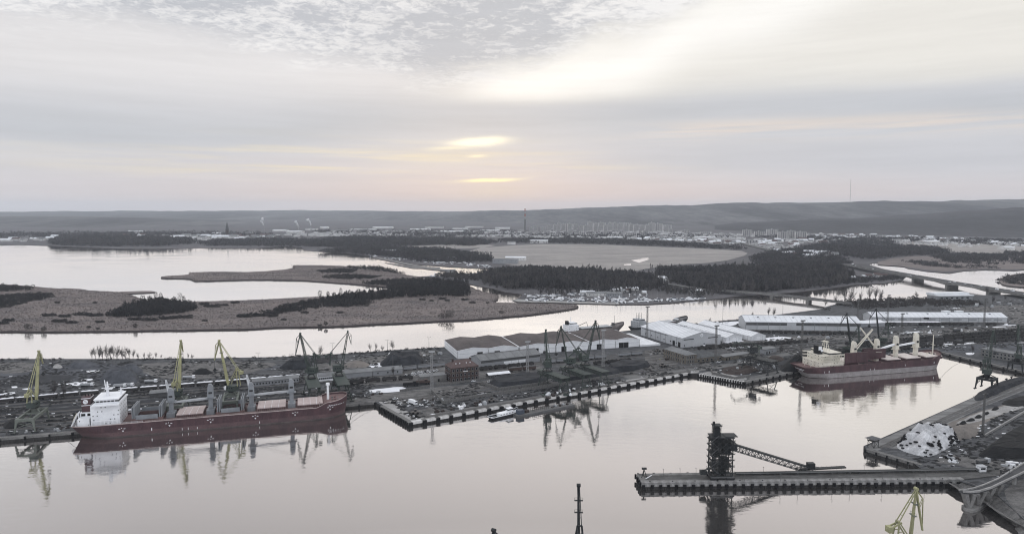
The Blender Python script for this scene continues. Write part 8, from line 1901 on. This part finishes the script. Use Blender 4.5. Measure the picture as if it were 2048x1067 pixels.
for k, (x, y, w) in enumerate(BU):
    p = G(x, y, 1.6); s_ = w / ppm(p.y) / 8; o = place(BV[k % 3], 'willow_bush', None, p, .1, (s_, min(1.6, s_), min(1.5, .55 + .35 * s_))); tag(o, 'low dark willow bush standing in the pale reeds of the island', 'bush', 'willow bushes in the reeds')
for k, (x, y, w, h) in enumerate([(894, 637, 34, 13), (50, 660, 14, 9), (64, 660, 14, 9), (92, 661, 10, 8), (268, 657, 8, 8), (648, 652, 12, 8), (1003, 627, 12, 7)]):
    p = G(x, y, 1.6); t = thing('shore_tree', ['big round clump of bare trees on the shore of the reed island', 'left bushy tree of the pair on the left island shore', 'right bushy tree of the pair on the left island shore', 'bushy tree right of the pair on the left island shore', 'small bushy tree on the island shore below the alder wood', 'bushy tree on the island shore above the lattice cranes', 'small round bush near the tip of the reed island'][k], 'tree', p); n = 1 if w < 20 else 9; g_ = np.random.default_rng(k); r_ = w / ppm(p.y) / 2
    V_, F_ = foliage(g_.uniform(-r_ * .7, r_ * .7, n), g_.uniform(-3, 3, n), 0, np.full(n, h * 1.), np.full(n, r_ * (.45 if n > 1 else .9)), 160 if n == 1 else 90, .35, 1.0, k + 50, .12); place(np_mesh('crown', V_, F_, M_twig), 'crown', t); b = MB()
    for q in range(max(1, n)): b.tube((g_.uniform(-r_ * .6, r_ * .6) if n > 1 else 0, 0, -.3), (0, 0, h * .6), .2, .08, 5)
    b.build('trunk', M_bark, t)
# reed fringe round the islands
def fringe(pts, seed, h=2.6, step=1.5, depth=5.0):
    g = np.random.default_rng(seed); P_, n = [], len(pts)
    for i in range(n):
        a, b_ = pts[i], pts[(i + 1) % n]; L = (b_ - a).length; d = (b_ - a).normalized() if L else Vector((1, 0, 0)); s_ = Vector((-d.y, d.x, 0)); k = int(L / step * 2.2)
        if a.x < -700 and b_.x < -700: continue
        for _ in range(min(k, 900)): q = a.lerp(b_, g.uniform()) + s_ * abs(g.normal()) * depth * .5; P_.append((q.x, q.y))
    P_ = np.array(P_); N = len(P_); V_ = np.empty((N, 3, 3)); w = g.uniform(.25, .6, N); a = g.uniform(0, np.pi, N)
    V_[:, 0, 0] = P_[:, 0] - np.cos(a) * w; V_[:, 0, 1] = P_[:, 1] - np.sin(a) * w; V_[:, 1, 0] = P_[:, 0] + np.cos(a) * w; V_[:, 1, 1] = P_[:, 1] + np.sin(a) * w; V_[:, :2, 2] = .4
    V_[:, 2, 0] = P_[:, 0] + g.normal(0, .3, N); V_[:, 2, 1] = P_[:, 1] + g.normal(0, .3, N); V_[:, 2, 2] = 1.4 + h * g.uniform(.3, 1, N)
    return place(np_mesh('reed_fringe', V_.reshape(-1, 3), np.arange(N * 3).reshape(-1, 3), M_reedf), 'reed_fringe')
M_reedf = mat('reed stems', (.15, .125, .115), 0.95, sc=.2, col2=(.085, .072, .07))
ar_ = sum(MARSH_W[i].x * MARSH_W[(i + 1) % len(MARSH_W)].y - MARSH_W[(i + 1) % len(MARSH_W)].x * MARSH_W[i].y for i in range(len(MARSH_W)))
tag(fringe(MARSH_W if ar_ > 0 else MARSH_W[::-1], 3), 'ragged reed fringe round the reed island', 'reeds', None, 'stuff')
# rough tussocks over the reed beds
x, y = scatter(MARSH, 3.4, 1.6, 77); N = len(x); g = np.random.default_rng(8); V_ = np.empty((N, 3, 3)); w = g.uniform(.5, 1.3, N); a = g.uniform(0, np.pi, N)
V_[:, 0] = np.stack([x - np.cos(a) * w, y - np.sin(a) * w, np.full(N, 1.55)], 1); V_[:, 1] = np.stack([x + np.cos(a) * w, y + np.sin(a) * w, np.full(N, 1.55)], 1); V_[:, 2] = np.stack([x + g.normal(0, .4, N), y + g.normal(0, .4, N), 1.6 + g.uniform(.4, 1.3, N)], 1)
tag(place(np_mesh('reed_tussocks', V_.reshape(-1, 3), np.arange(N * 3).reshape(-1, 3), M_reed), 'reed_tussocks'), 'tussocky dry reeds covering the island', 'reeds', None, 'stuff')
# ---------------------------------------------------------------- air
hz = MB().box(-31000, 31000, -2000, 26000, -4.0, 420.0).build('haze', [])
hm = bpy.data.materials.new('air'); hm.use_nodes = True; hn = hm.node_tree; hn.nodes.clear()
pv = hn.nodes.new('ShaderNodeVolumePrincipled'); pv.inputs['Color'].default_value = (.86, .92, 1.0, 1); pv.inputs['Density'].default_value = 3.6e-5
pv.inputs['Anisotropy'].default_value = 0.0
ho = hn.nodes.new('ShaderNodeOutputMaterial'); hn.links.new(pv.outputs[0], ho.inputs['Volume'])
hz.data.materials.append(hm); tag(hz, 'thin grey-blue haze over the harbour and the far hills', None, None, 'stuff')
